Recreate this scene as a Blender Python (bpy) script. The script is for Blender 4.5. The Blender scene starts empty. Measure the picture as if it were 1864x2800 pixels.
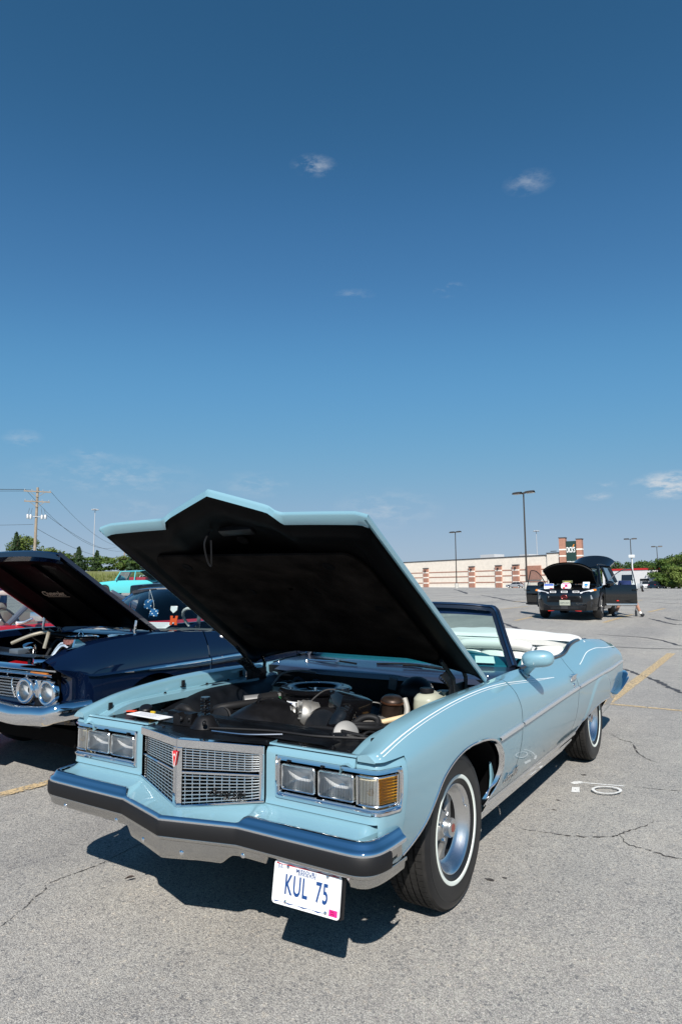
import bpy, bmesh, math, random
from mathutils import Vector, Matrix, Euler
from mathutils import noise as mnoise
random.seed(7)
R = math.radians
scene = bpy.context.scene
COL = scene.collection

# ------------------------------------------------------------------ camera
cam_d = bpy.data.cameras.new('camera')
cam = bpy.data.objects.new('camera', cam_d)
COL.objects.link(cam)
cam_d.sensor_fit = 'VERTICAL'
cam_d.sensor_height = 36.0
cam_d.lens = 1781.74 / 2800.0 * 36.0
cam_d.clip_start = 0.05
cam_d.clip_end = 4000.0
_f = Vector((-0.53323566, 0.83820997, 0.11429691)).normalized()
_r0 = Vector((math.cos(-0.566584), -math.sin(-0.566584), 0.0))
_u0 = _r0.cross(_f)
_roll = -0.00659209
_r = _r0 * math.cos(_roll) + _u0 * math.sin(_roll)
_u = -_r0 * math.sin(_roll) + _u0 * math.cos(_roll)
_m = Matrix((( _r.x, _u.x, -_f.x, 2.22945), (_r.y, _u.y, -_f.y, -3.09297), (_r.z, _u.z, -_f.z, 1.51683), (0, 0, 0, 1)))
cam.matrix_world = _m
scene.camera = cam

# ------------------------------------------------------------------ sky, sun, exposure
SUN_EL = R(42.2)
SUN_TO = Vector((0.516, -0.857, 0.0)).normalized() * math.cos(SUN_EL) + Vector((0, 0, math.sin(SUN_EL)))
world = bpy.data.worlds.new('World')
scene.world = world
world.use_nodes = True
wn = world.node_tree.nodes
wl = world.node_tree.links
for n in list(wn): wn.remove(n)
w_out = wn.new('ShaderNodeOutputWorld')
w_bg = wn.new('ShaderNodeBackground')
world.cycles.sampling_method = 'MANUAL'; world.cycles.sample_map_resolution = 256
w_bg.inputs['Strength'].default_value = 0.1
sky = wn.new('ShaderNodeTexSky')
sky.sky_type = 'NISHITA'
sky.sun_disc = False
sky.sun_elevation = SUN_EL
sky.sun_rotation = math.atan2(SUN_TO.x, SUN_TO.y)
sky.altitude = 0.0
sky.air_density = 1.0
sky.dust_density = 0.0
sky.ozone_density = 5.0
# thin fair-weather clouds: soft patches in sky directions, broken up by noise
w_tc = wn.new('ShaderNodeTexCoord')
def wmath(op, a, b=None, c=None):
    n = wn.new('ShaderNodeMath'); n.operation = op
    for i, v in enumerate((a, b, c)):
        if v is None: continue
        if isinstance(v, (int, float)): n.inputs[i].default_value = v
        else: wl.new(v, n.inputs[i])
    return n.outputs[0]
def wvmath(op, a, b):
    n = wn.new('ShaderNodeVectorMath'); n.operation = op
    for i, v in enumerate((a, b)):
        if isinstance(v, (tuple, Vector)): n.inputs[i].default_value = v
        else: wl.new(v, n.inputs[i])
    return n
w_noise = wn.new('ShaderNodeTexNoise'); w_noise.inputs['Scale'].default_value = 30.0
w_noise.inputs['Detail'].default_value = 6.0; w_noise.inputs['Roughness'].default_value = 0.68
w_map = wn.new('ShaderNodeMapping'); w_map.inputs['Scale'].default_value = (.8, .8, 2.3); w_map.inputs['Rotation'].default_value = (.35, .45, .2)
wl.new(w_tc.outputs['Generated'], w_map.inputs['Vector']); wl.new(w_map.outputs[0], w_noise.inputs['Vector'])
w_mask = None
#CLOUDS = (direction, horizontal half width, vertical half width, strength)
CLOUDS = [((-.47,.676,.567),.034,.016,.28),((-.222,.817,.531),.036,.018,.17),((-.345,.838,.422),.026,.012,.24),((-.468,.776,.423),.034,.009,.12),((-.789,.583,.191),.036,.014,.16),((-.837,.507,.205),.030,.015,.16),
 ((-.777,.608,.161),.14,.035,.17),((-.634,.758,.155),.06,.024,.16),((-.472,.874,.118),.09,.035,.20),((-.094,.986,.136),.055,.022,.75),((-.185,.974,.127),.022,.008,.40),((-.175,.975,.14),.02,.009,.2),((-.759,.641,.116),.05,.016,.16),
 ((.35,.93,.13),.08,.02,.5),((-.98,.05,.2),.1,.03,.3),((.9,.3,.3),.12,.03,.3)]
nz = wmath('MULTIPLY', wmath('MAXIMUM', wmath('SUBTRACT', w_noise.outputs['Fac'], 0.44), 0.0), 9.0)
for d, hw, vh, st in CLOUDS:
    d = Vector(d).normalized(); hx = Vector((d.y, -d.x, 0)).normalized(); vz = hx.cross(d)
    mp = wn.new('ShaderNodeMapping'); mp.vector_type = 'TEXTURE'; mp.inputs['Location'].default_value = d
    mp.inputs['Rotation'].default_value = Matrix((hx, d, vz)).transposed().to_euler(); mp.inputs['Scale'].default_value = (hw, 1.0, vh)
    wl.new(w_tc.outputs['Generated'], mp.inputs['Vector'])
    g = wn.new('ShaderNodeTexGradient'); g.gradient_type = 'SPHERICAL'; wl.new(mp.outputs[0], g.inputs['Vector'])
    k = wmath('MULTIPLY', g.outputs['Fac'], st)
    w_mask = k if w_mask is None else wmath('MAXIMUM', w_mask, k)
w_mask = wmath('MINIMUM', wmath('MULTIPLY', w_mask, nz), 0.75)
w_mix = wn.new('ShaderNodeMixRGB')
# the photograph's film response for the clear sky: deeper blue above, no yellow band at the horizon
w_pre = wn.new('ShaderNodeVectorMath'); w_pre.operation = 'SCALE'; w_pre.inputs['Scale'].default_value = 0.088; wl.new(sky.outputs[0], w_pre.inputs[0])
w_cv = wn.new('ShaderNodeRGBCurve'); wl.new(w_pre.outputs[0], w_cv.inputs['Color'])
for ci, pts in enumerate((((0, 0), (.054, .027), (.084, .058), (.15, .122), (.44, .315), (1, .42)), ((0, 0), (.102, .104), (.159, .188), (.275, .333), (.66, .462), (1, .52)), ((0, 0), (.212, .232), (.314, .40), (.491, .585), (.80, .62), (1, .66)))):
    c = w_cv.mapping.curves[ci]
    while len(c.points) < len(pts): c.points.new(0.5, 0.5)
    for q, (a, b) in zip(c.points, pts): q.location = (a, b); q.handle_type = 'AUTO_CLAMPED'
w_cv.mapping.update()
w_post = wn.new('ShaderNodeVectorMath'); w_post.operation = 'SCALE'; w_post.inputs['Scale'].default_value = 10.0 / 1.41; wl.new(w_cv.outputs[0], w_post.inputs[0])
wl.new(w_mask, w_mix.inputs['Fac']); wl.new(w_post.outputs[0], w_mix.inputs['Color1'])
w_mix.inputs['Color2'].default_value = (4.6, 4.9, 5.2, 1)
wl.new(w_mix.outputs[0], w_bg.inputs['Color'])
wl.new(w_bg.outputs[0], w_out.inputs['Surface'])

sun_d = bpy.data.lights.new('sun', 'SUN')
sun_d.energy = 4.5
sun_d.angle = R(0.53)
sun_d.color = (1.0, 0.955, 0.89)
sun = bpy.data.objects.new('sun', sun_d)
COL.objects.link(sun)
sun.rotation_euler = SUN_TO.to_track_quat('Z', 'Y').to_euler()
sun.location = (0, 0, 30)

scene.view_settings.view_transform = 'Standard'
scene.view_settings.look = 'None'
scene.view_settings.exposure = 0.5
scene.view_settings.gamma = 1.0
scene.view_settings.use_curve_mapping = False
scene.render.engine = 'CYCLES'
scene.cycles.max_bounces = 8
scene.cycles.transparent_max_bounces = 16
scene.cycles.caustics_reflective = False
scene.cycles.caustics_refractive = False
scene.cycles.sample_clamp_indirect = 8.0

# ------------------------------------------------------------------ mesh helpers
def V3(p): return Vector(p)
class MB:
    """collects shapes, build() links them as one mesh object"""
    def __init__(s): s.v = []; s.f = []; s.mi = []
    def add(s, vs, fs, m=None, mi=0):
        o = len(s.v)
        s.v += [tuple(m @ Vector(p)) if m is not None else tuple(p) for p in vs]
        s.f += [tuple(i + o for i in f) for f in fs]
        s.mi += [mi] * len(fs)
        return s
    def box(s, c, d, rot=None, bev=0.0, mi=0, m=None):
        x, y, z = d[0] / 2, d[1] / 2, d[2] / 2
        M = Matrix.Translation(c)
        if rot is not None: M = M @ Euler(rot).to_matrix().to_4x4()
        if m is not None: M = m @ M
        if bev > 0:
            bm = bmesh.new(); bmesh.ops.create_cube(bm, size=1.0)
            for v in bm.verts: v.co = Vector((v.co.x * d[0], v.co.y * d[1], v.co.z * d[2]))
            bmesh.ops.bevel(bm, geom=bm.edges[:], offset=bev, segments=2, profile=0.7, affect='EDGES')
            bm.verts.index_update()
            s.add([v.co[:] for v in bm.verts], [[v.index for v in f.verts] for f in bm.faces], M, mi); bm.free(); return s
        vs = [(-x,-y,-z),(x,-y,-z),(x,y,-z),(-x,y,-z),(-x,-y,z),(x,-y,z),(x,y,z),(-x,y,z)]
        return s.add(vs, [(0,3,2,1),(4,5,6,7),(0,1,5,4),(1,2,6,5),(2,3,7,6),(3,0,4,7)], M, mi)
    def tube(s, path, r, seg=8, cap=True, closed=False, mi=0, m=None):
        P = [Vector(p) for p in path]; n = len(P)
        rs = r if isinstance(r, (list, tuple)) else [r] * n
        vs = []; fs = []
        prev = None
        for i in range(n):
            if closed: t = P[(i + 1) % n] - P[i - 1]
            else: t = P[min(i + 1, n - 1)] - P[max(i - 1, 0)]
            t.normalize()
            if prev is None:
                a = Vector((0, 0, 1)) if abs(t.z) < 0.9 else Vector((1, 0, 0))
                u = t.cross(a).normalized()
            else:
                u = (prev - t * prev.dot(t))
                u = u.normalized() if u.length > 1e-6 else t.orthogonal().normalized()
            prev = u; w = t.cross(u)
            for k in range(seg):
                a = 2 * math.pi * k / seg
                vs.append(P[i] + (u * math.cos(a) + w * math.sin(a)) * rs[i])
        for i in range(n if closed else n - 1):
            j = (i + 1) % n
            for k in range(seg):
                l = (k + 1) % seg
                fs.append((i*seg+k, i*seg+l, j*seg+l, j*seg+k))
        if cap and not closed:
            fs.append(tuple(range(seg - 1, -1, -1))); fs.append(tuple((n-1)*seg + k for k in range(seg)))
        return s.add(vs, fs, m, mi)
    def lathe(s, prof, seg=24, m=None, mi=0, a0=0.0, a1=2*math.pi):
        """prof: (radius, height) about local Z"""
        full = abs(a1 - a0 - 2*math.pi) < 1e-6
        n = len(prof); vs = []; fs = []
        ns = seg if full else seg + 1
        for k in range(ns):
            a = a0 + (a1 - a0) * k / seg
            for r, h in prof: vs.append((r * math.cos(a), r * math.sin(a), h))
        for k in range(seg):
            l = (k + 1) % ns
            for i in range(n - 1):
                if prof[i][0] < 1e-9 and prof[i+1][0] < 1e-9: continue
                fs.append((k*n+i, l*n+i, l*n+i+1, k*n+i+1))
        return s.add(vs, fs, m, mi)
    def grid(s, fn, nu, nv, mi=0, m=None, flip=False, closeu=False):
        vs = [fn(i / nu, j / nv) for i in range(nu + (0 if closeu else 1)) for j in range(nv + 1)]
        fs = []
        N = nu if closeu else nu + 1
        for i in range(nu):
            i2 = (i + 1) % N
            for j in range(nv):
                q = (i*(nv+1)+j, i2*(nv+1)+j, i2*(nv+1)+j+1, i*(nv+1)+j+1)
                fs.append(q[::-1] if flip else q)
        return s.add(vs, fs, m, mi)
    def rows(s, rows, mi=0, m=None, closed=False, capends=False):
        n = len(rows[0]); vs = [p for r in rows for p in r]; fs = []
        for i in range(len(rows) - 1):
            for j in range(n if closed else n - 1):
                k = (j + 1) % n
                fs.append((i*n+j, i*n+k, (i+1)*n+k, (i+1)*n+j))
        if capends:
            fs.append(tuple(range(n - 1, -1, -1))); fs.append(tuple((len(rows)-1)*n + k for k in range(n)))
        return s.add(vs, fs, m, mi)
    def prism(s, poly, fn0, fn1, mi=0, m=None):
        """poly of 2D points; fn0/fn1 map them to the two end faces"""
        n = len(poly)
        vs = [fn0(*p) for p in poly] + [fn1(*p) for p in poly]
        fs = [tuple(range(n - 1, -1, -1)), tuple(range(n, 2*n))]
        for i in range(n):
            j = (i + 1) % n; fs.append((i, j, n + j, n + i))
        return s.add(vs, fs, m, mi)
    def sphere(s, c, r, seg=16, ring=10, mi=0, m=None):
        if isinstance(r, (int, float)): r = (r, r, r)
        def fn(u, v):
            a = 2*math.pi*u; b = math.pi*(v - 0.5)
            return (c[0] + r[0]*math.cos(a)*math.cos(b), c[1] + r[1]*math.sin(a)*math.cos(b), c[2] + r[2]*math.sin(b))
        return s.grid(fn, seg, ring, mi=mi, m=m, closeu=True)
    def mirror(s):
        o = MB(); o.v = [(-p[0], p[1], p[2]) for p in s.v]; o.f = [tuple(reversed(f)) for f in s.f]; o.mi = list(s.mi); return o
    def solid(s, th):
        """give an open sheet thickness along its normals"""
        me = bpy.data.meshes.new('t'); me.from_pydata(s.v, [], s.f); me.update()
        bm = bmesh.new(); bm.from_mesh(me)
        bmesh.ops.remove_doubles(bm, verts=bm.verts[:], dist=1e-5)
        bmesh.ops.recalc_face_normals(bm, faces=bm.faces[:])
        bmesh.ops.solidify(bm, geom=bm.faces[:], thickness=th)
        bm.verts.index_update()
        s.v = [v.co[:] for v in bm.verts]; s.f = [tuple(v.index for v in f.verts) for f in bm.faces]; s.mi = [0]*len(s.f)
        bm.free(); bpy.data.meshes.remove(me); return s
    def build(s, name, mat, parent=None, smooth=40, weld=True, recalc=True):
        me = bpy.data.meshes.new(name)
        me.from_pydata(s.v, [], s.f)
        if weld or recalc:
            bm = bmesh.new(); bm.from_mesh(me)
            for i, f in enumerate(bm.faces):
                f.material_index = s.mi[i] if i < len(s.mi) else 0
            if weld: bmesh.ops.remove_doubles(bm, verts=bm.verts[:], dist=1e-5)
            if recalc: bmesh.ops.recalc_face_normals(bm, faces=bm.faces[:])
            bm.to_mesh(me); bm.free()
        ms = mat if isinstance(mat, (list, tuple)) else [mat]
        for k in ms: me.materials.append(k)
        if smooth:
            me.polygons.foreach_set('use_smooth', [True] * len(me.polygons))
            me.set_sharp_from_angle(angle=R(smooth))
        me.update()
        o = bpy.data.objects.new(name, me)
        COL.objects.link(o)
        if parent is not None: o.parent = parent
        return o

def tag(o, label=None, cat=None, group=None, kind=None):
    if label: o['label'] = label
    if cat: o['category'] = cat
    if group: o['group'] = group
    if kind: o['kind'] = kind
    return o
def empty(name, loc=(0, 0, 0), rz=0.0, label=None, cat=None, group=None, parent=None):
    o = bpy.data.objects.new(name, None); COL.objects.link(o)
    o.location = loc; o.rotation_euler = (0, 0, rz); o.empty_display_size = 0.1
    if parent is not None: o.parent = parent
    return tag(o, label, cat, group)
def copy_tree(o, parent=None):
    c = o.copy(); COL.objects.link(c); c.parent = parent
    for ch in list(o.children): copy_tree(ch, c)
    return c
def lerp(a, b, t): return a + (b - a) * t
def clamp(x, a=0.0, b=1.0): return max(a, min(b, x))
def sstep(a, b, x):
    t = clamp((x - a) / (b - a)); return t * t * (3 - 2 * t)
def interp(xs, ys, x):
    if x <= xs[0]: return ys[0]
    for i in range(len(xs) - 1):
        if x <= xs[i + 1]: return lerp(ys[i], ys[i + 1], (x - xs[i]) / (xs[i + 1] - xs[i]))
    return ys[-1]
def spl(xs, ys, x):
    """smooth (monotone-ish cubic) interpolation"""
    n = len(xs)
    if x <= xs[0]: return ys[0]
    if x >= xs[-1]: return ys[-1]
    i = 0
    while x > xs[i + 1]: i += 1
    h = xs[i + 1] - xs[i]; t = (x - xs[i]) / h
    d = lambda k: (ys[k + 1] - ys[k]) / (xs[k + 1] - xs[k])
    m0 = d(i) if i == 0 else (0 if d(i - 1) * d(i) < 0 else (d(i - 1) + d(i)) / 2)
    m1 = d(i) if i == n - 2 else (0 if d(i) * d(i + 1) < 0 else (d(i) + d(i + 1)) / 2)
    t2 = t * t; t3 = t2 * t
    return (2*t3 - 3*t2 + 1) * ys[i] + (t3 - 2*t2 + t) * h * m0 + (-2*t3 + 3*t2) * ys[i + 1] + (t3 - t2) * h * m1
def smooth_path(pts, n=8, closed=False):
    P = [Vector(p) for p in pts]; N = len(P); out = []
    for i in range(N if closed else N - 1):
        if closed: a, b, c, d = P[i - 1], P[i], P[(i + 1) % N], P[(i + 2) % N]
        else: a, b, c, d = P[max(i - 1, 0)], P[i], P[i + 1], P[min(i + 2, N - 1)]
        for k in range(n):
            t = k / n
            out.append(0.5 * ((2*b) + (c - a)*t + (2*a - 5*b + 4*c - d)*t*t + (3*b - a - 3*c + d)*t*t*t))
    if not closed: out.append(P[-1])
    return out
def frame_to(p, z, x=None):
    z = Vector(z).normalized()
    if x is None: x = z.orthogonal()
    x = Vector(x); x = (x - z * x.dot(z)).normalized(); y = z.cross(x)
    return Matrix(((x.x, y.x, z.x, p[0]), (x.y, y.y, z.y, p[1]), (x.z, y.z, z.z, p[2]), (0, 0, 0, 1)))
def rrect(w, h, r, n=4):
    pts = []
    for cx, cy, a0 in ((w/2-r, h/2-r, 0), (-w/2+r, h/2-r, 90), (-w/2+r, -h/2+r, 180), (w/2-r, -h/2+r, 270)):
        for k in range(n + 1):
            a = R(a0 + 90 * k / n); pts.append((cx + r*math.cos(a), cy + r*math.sin(a)))
    return pts
def text_mesh(txt, size=1.0, depth=0.0, shear=0.0, sx=1.0, spacing=1.0, align='CENTER', bold=0.0):
    cu = bpy.data.curves.new('txt', 'FONT'); cu.body = txt; cu.size = size; cu.extrude = depth
    cu.align_x = align; cu.align_y = 'CENTER'; cu.shear = shear; cu.space_character = spacing; cu.offset = bold
    cu.resolution_u = 3
    ob = bpy.data.objects.new('txt', cu); COL.objects.link(ob)
    dg = bpy.context.evaluated_depsgraph_get(); dg.update()
    me = bpy.data.meshes.new_from_object(ob.evaluated_get(dg))
    mb = MB(); mb.add([(v.co.x * sx, v.co.y, v.co.z) for v in me.vertices], [tuple(p.vertices) for p in me.polygons])
    bpy.data.objects.remove(ob); bpy.data.curves.remove(cu); bpy.data.meshes.remove(me)
    return mb

# ------------------------------------------------------------------ materials
MATS = {}
def nt(m): return m.node_tree.nodes, m.node_tree.links
def pbr(name, col, rough=0.5, metal=0.0, coat=0.0, coat_rough=0.03, spec=0.5, var=0.0, vscale=8.0, bump=0.0, bscale=60.0, bdist=0.01, emis=None, trans=0.0, ior=1.45, rvar=0.0):
    if name in MATS: return MATS[name]
    m = bpy.data.materials.new(name); m.use_nodes = True; n, l = nt(m)
    p = n['Principled BSDF']
    p.inputs['Base Color'].default_value = (*col, 1); p.inputs['Roughness'].default_value = rough
    p.inputs['Metallic'].default_value = metal; p.inputs['Coat Weight'].default_value = coat
    p.inputs['Coat Roughness'].default_value = coat_rough; p.inputs['Specular IOR Level'].default_value = spec
    p.inputs['Transmission Weight'].default_value = trans; p.inputs['IOR'].default_value = ior
    if emis: p.inputs['Emission Color'].default_value = (*emis[0], 1); p.inputs['Emission Strength'].default_value = emis[1]
    if var or bump or rvar:
        tc = n.new('ShaderNodeTexCoord')
        if var or rvar:
            t = n.new('ShaderNodeTexNoise'); t.inputs['Scale'].default_value = vscale; t.inputs['Detail'].default_value = 5
            l.new(tc.outputs['Object'], t.inputs['Vector'])
        if var:
            mr = n.new('ShaderNodeMapRange'); mr.inputs[1].default_value = 0.3; mr.inputs[2].default_value = 0.7
            mr.inputs[3].default_value = 1 - var; mr.inputs[4].default_value = 1 + var
            l.new(t.outputs['Fac'], mr.inputs[0])
            mx = n.new('ShaderNodeVectorMath'); mx.operation = 'SCALE'; mx.inputs[0].default_value = col
            l.new(mr.outputs[0], mx.inputs['Scale']); l.new(mx.outputs[0], p.inputs['Base Color'])
        if rvar:
            m2 = n.new('ShaderNodeMapRange'); m2.inputs[1].default_value = 0.3; m2.inputs[2].default_value = 0.7
            m2.inputs[3].default_value = max(rough - rvar, 0.02); m2.inputs[4].default_value = min(rough + rvar, 1)
            l.new(t.outputs['Fac'], m2.inputs[0]); l.new(m2.outputs[0], p.inputs['Roughness'])
        if bump:
            b = n.new('ShaderNodeBump'); b.inputs['Strength'].default_value = bump; b.inputs['Distance'].default_value = bdist
            t2 = n.new('ShaderNodeTexNoise'); t2.inputs['Scale'].default_value = bscale; t2.inputs['Detail'].default_value = 4
            l.new(tc.outputs['Object'], t2.inputs['Vector']); l.new(t2.outputs['Fac'], b.inputs['Height']); l.new(b.outputs[0], p.inputs['Normal'])
    MATS[name] = m; return m
def glassy(name, tint, refl=1.0, rough=0.0, ribs=None):
    """thin glass: tinted see-through plus a Fresnel mirror"""
    if name in MATS: return MATS[name]
    m = bpy.data.materials.new(name); m.use_nodes = True; n, l = nt(m)
    n.remove(n['Principled BSDF'])
    tr = n.new('ShaderNodeBsdfTransparent'); tr.inputs['Color'].default_value = (*tint, 1)
    gl = n.new('ShaderNodeBsdfGlossy'); gl.inputs['Roughness'].default_value = rough
    fr = n.new('ShaderNodeFresnel'); fr.inputs['IOR'].default_value = 1.5
    mu = n.new('ShaderNodeMath'); mu.operation = 'MULTIPLY'; mu.inputs[1].default_value = refl; mu.use_clamp = True
    l.new(fr.outputs[0], mu.inputs[0])
    mx = n.new('ShaderNodeMixShader'); l.new(mu.outputs[0], mx.inputs[0]); l.new(tr.outputs[0], mx.inputs[1]); l.new(gl.outputs[0], mx.inputs[2])
    l.new(mx.outputs[0], n['Material Output'].inputs['Surface'])
    MATS[name] = m; return m

# ------------------------------------------------------------------ ground
CX, CY = 2.22945, -3.09297
DX, DY = -0.5367532, 0.8437393
def Gz(x, y):
    s = (x - CX) * DX + (y - CY) * DY; l = (x - CX) * DY - (y - CY) * DX
    return (spl([0, 8, 13.5, 20.4, 40, 80, 150, 200, 2000], [0, 0, .15, .47, .95, 1.25, 1.45, 1.55, 1.6], s)
            - 0.0105 * max(-160, min(160, l)) * sstep(15, 60, s) + 0.11 * sstep(-1.3, -3.0, x) * (1 - sstep(10, 25, s)))

def asphalt_mat():
    m = bpy.data.materials.new('weathered_asphalt'); m.use_nodes = True; n, l = nt(m); p = n['Principled BSDF']
    tc = n.new('ShaderNodeTexCoord')
    def vor(sc, feat='F1'):
        t = n.new('ShaderNodeTexVoronoi'); t.inputs['Scale'].default_value = sc; t.feature = feat; l.new(tc.outputs['Object'], t.inputs['Vector']); return t
    def noi(sc, det=4, ro=0.5):
        t = n.new('ShaderNodeTexNoise'); t.inputs['Scale'].default_value = sc; t.inputs['Detail'].default_value = det; t.inputs['Roughness'].default_value = ro
        l.new(tc.outputs['Object'], t.inputs['Vector']); return t
    def ramp(src, stops):
        r = n.new('ShaderNodeValToRGB'); e = r.color_ramp.elements
        while len(e) < len(stops): e.new(0.5)
        for i, (a, c) in enumerate(stops): e[i].position = a; e[i].color = (*c, 1)
        l.new(src, r.inputs[0]); return r.outputs[0]
    def mul(a, b, fac=1.0, mode='MULTIPLY'):
        x = n.new('ShaderNodeMixRGB'); x.blend_type = mode; x.inputs[0].default_value = fac; l.new(a, x.inputs[1])
        if isinstance(b, tuple): x.inputs[2].default_value = (*b, 1)
        else: l.new(b, x.inputs[2])
        return x.outputs[0]
    stones = vor(185.0); stones2 = vor(75.0)
    sx = n.new('ShaderNodeSeparateXYZ'); l.new(stones.outputs['Color'], sx.inputs[0])
    col = ramp(sx.outputs['X'], [(0.0, (.25, .242, .232)), (0.2, (.37, .353, .320)), (0.5, (.435, .415, .372)), (0.8, (.50, .477, .428)), (1.0, (.60, .577, .522))])
    # dark binder between the stones
    col = mul(col, ramp(stones.outputs['Distance'], [(0.35, (1, 1, 1)), (0.75, (.62, .62, .64))]))
    sx2 = n.new('ShaderNodeSeparateXYZ'); l.new(stones2.outputs['Color'], sx2.inputs[0])
    col = mul(col, ramp(sx2.outputs['Y'], [(0.0, (.60, .62, .66)), (0.12, (1, 1, 1)), (0.92, (1, 1, 1)), (1.0, (1.25, 1.2, 1.14))]))
    pits = noi(330, 2); col = mul(col, ramp(pits.outputs['Fac'], [(0.36, (.45, .47, .52)), (0.46, (1, 1, 1))]))
    big = noi(0.55, 6, 0.6); col = mul(col, ramp(big.outputs['Fac'], [(0.3, (.84, .85, .87)), (0.5, (1, 1, 1)), (0.7, (1.1, 1.08, 1.05))]))
    # long, faint wheel and seam streaks
    mp = n.new('ShaderNodeMapping'); mp.inputs['Scale'].default_value = (0.9, 0.05, 1); mp.inputs['Rotation'].default_value = (0, 0, R(82)); l.new(tc.outputs['Object'], mp.inputs['Vector'])
    st = n.new('ShaderNodeTexNoise'); st.inputs['Scale'].default_value = 1.0; st.inputs['Detail'].default_value = 5; l.new(mp.outputs[0], st.inputs['Vector'])
    col = mul(col, ramp(st.outputs['Fac'], [(0.34, (.86, .86, .87)), (0.5, (1, 1, 1)), (0.68, (1.07, 1.06, 1.05))]))
    mid = noi(5.0, 5, 0.65); col = mul(col, ramp(mid.outputs['Fac'], [(0.3, (.9, .9, .91)), (0.55, (1, 1, 1)), (0.75, (1.08, 1.07, 1.05))]))
    l.new(col, p.inputs['Base Color']); p.inputs['Roughness'].default_value = 0.88; p.inputs['Specular IOR Level'].default_value = 0.25
    b = n.new('ShaderNodeBump'); b.inputs['Strength'].default_value = 0.6; b.inputs['Distance'].default_value = 0.004; b.invert = True
    l.new(stones.outputs['Distance'], b.inputs['Height']); l.new(b.outputs[0], p.inputs['Normal'])
    return m
M_ASPH = asphalt_mat()
def ground():
    ss = [-60, -30, -15, -8, -4, -2]
    s = 0.0
    while s < 30: ss.append(s); s += 0.5
    while s < 220: ss.append(s); s *= 1.06
    ss += [250, 300, 400, 600, 1000, 1800]
    ls = [-1500, -900, -500, -300, -200, -150, -110, -80, -60, -45, -35, -27, -20, -16, -13] + [x * 0.5 for x in range(-22, 23)] + [13, 16, 20, 27, 35, 45, 60, 80, 110, 150, 200, 300, 500, 900, 1500]
    rows = [[(CX + a * DX + b * DY, CY + a * DY - b * DX) for b in ls] for a in ss]
    mb = MB(); mb.rows([[(x, y, Gz(x, y)) for x, y in r] for r in rows])
    return tag(mb.build('ground', M_ASPH, smooth=60), kind='structure')
ground()

def worn(name, col, wear=0.5, scale=35.0):
    m = bpy.data.materials.new(name); m.use_nodes = True; n, l = nt(m); p = n['Principled BSDF']
    p.inputs['Base Color'].default_value = (*col, 1); p.inputs['Roughness'].default_value = 0.8
    tc = n.new('ShaderNodeTexCoord'); t = n.new('ShaderNodeTexNoise'); t.inputs['Scale'].default_value = scale; t.inputs['Detail'].default_value = 6; t.inputs['Roughness'].default_value = 0.7
    l.new(tc.outputs['Object'], t.inputs['Vector'])
    r = n.new('ShaderNodeMapRange'); r.inputs[1].default_value = wear - 0.06; r.inputs[2].default_value = wear + 0.06; l.new(t.outputs['Fac'], r.inputs[0])
    tr = n.new('ShaderNodeBsdfTransparent'); mx = n.new('ShaderNodeMixShader'); l.new(r.outputs[0], mx.inputs[0]); l.new(tr.outputs[0], mx.inputs[1]); l.new(p.outputs[0], mx.inputs[2])
    l.new(mx.outputs[0], n['Material Output'].inputs['Surface']); return m
M_YEL = worn('worn_yellow_paint', (.56, .42, .24), 0.46)
M_WHT = worn('worn_white_paint', (.72, .72, .70), 0.40, 60)
M_TAR = worn('crack_tar', (.05, .05, .055), 0.36, 14)
M_CRK = worn('crack_dark', (.045, .04, .038), 0.45, 25)
def strip(name, pts, w, mat, lift=0.004, jitter=0.0, n=6, taper=False):
    P = smooth_path([(x, y, 0) for x, y in pts], n) if len(pts) > 2 else [Vector((*pts[0], 0)).lerp(Vector((*pts[1], 0)), k / 24) for k in range(25)]
    rows = []; rnd = random.Random(len(pts) * 17 + int(abs(pts[0][0]) * 1000))
    for i, p in enumerate(P):
        t = (P[min(i + 1, len(P) - 1)] - P[max(i - 1, 0)]).normalized(); q = Vector((-t.y, t.x, 0))
        ww = w * (1 + (rnd.random() - 0.5) * jitter) * (min(1.0, 4.0 * min(i + .3, len(P) - .7 - i) / len(P)) if taper else 1)
        o = (rnd.random() - 0.5) * w * jitter * 1.2
        rows.append([(p.x + q.x * (o + sgn * ww / 2), p.y + q.y * (o + sgn * ww / 2), Gz(p.x, p.y) + lift) for sgn in (-1, 1)])
    mb = MB(); mb.rows(rows); return tag(mb.build(name, mat, smooth=0), kind='structure')
for i, (a, b, w) in enumerate([((-2.42, -0.52), (-2.30, 2.5), .11), ((.471, 6.05), (.646, 11.74), .15), ((.30, 5.951), (2.6, 5.951), .085),
        ((-4.016, 16.43), (-3.98, 20.8), .14), ((-1.683, 17.34), (-1.46, 21.0), .14), ((-1.148, 22.4), (-.918, 25.0), .14), ((-6.276, 21.4), (-5.9, 24.2), .14),
        ((2.4, 17.0), (2.6, 22.8), .14), ((-3.0, 27.5), (-2.8, 33.0), .14), ((-7.6, 27.5), (-7.4, 33.0), .14)]):
    strip('road_marking', [a, b], w, M_YEL)
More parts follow.
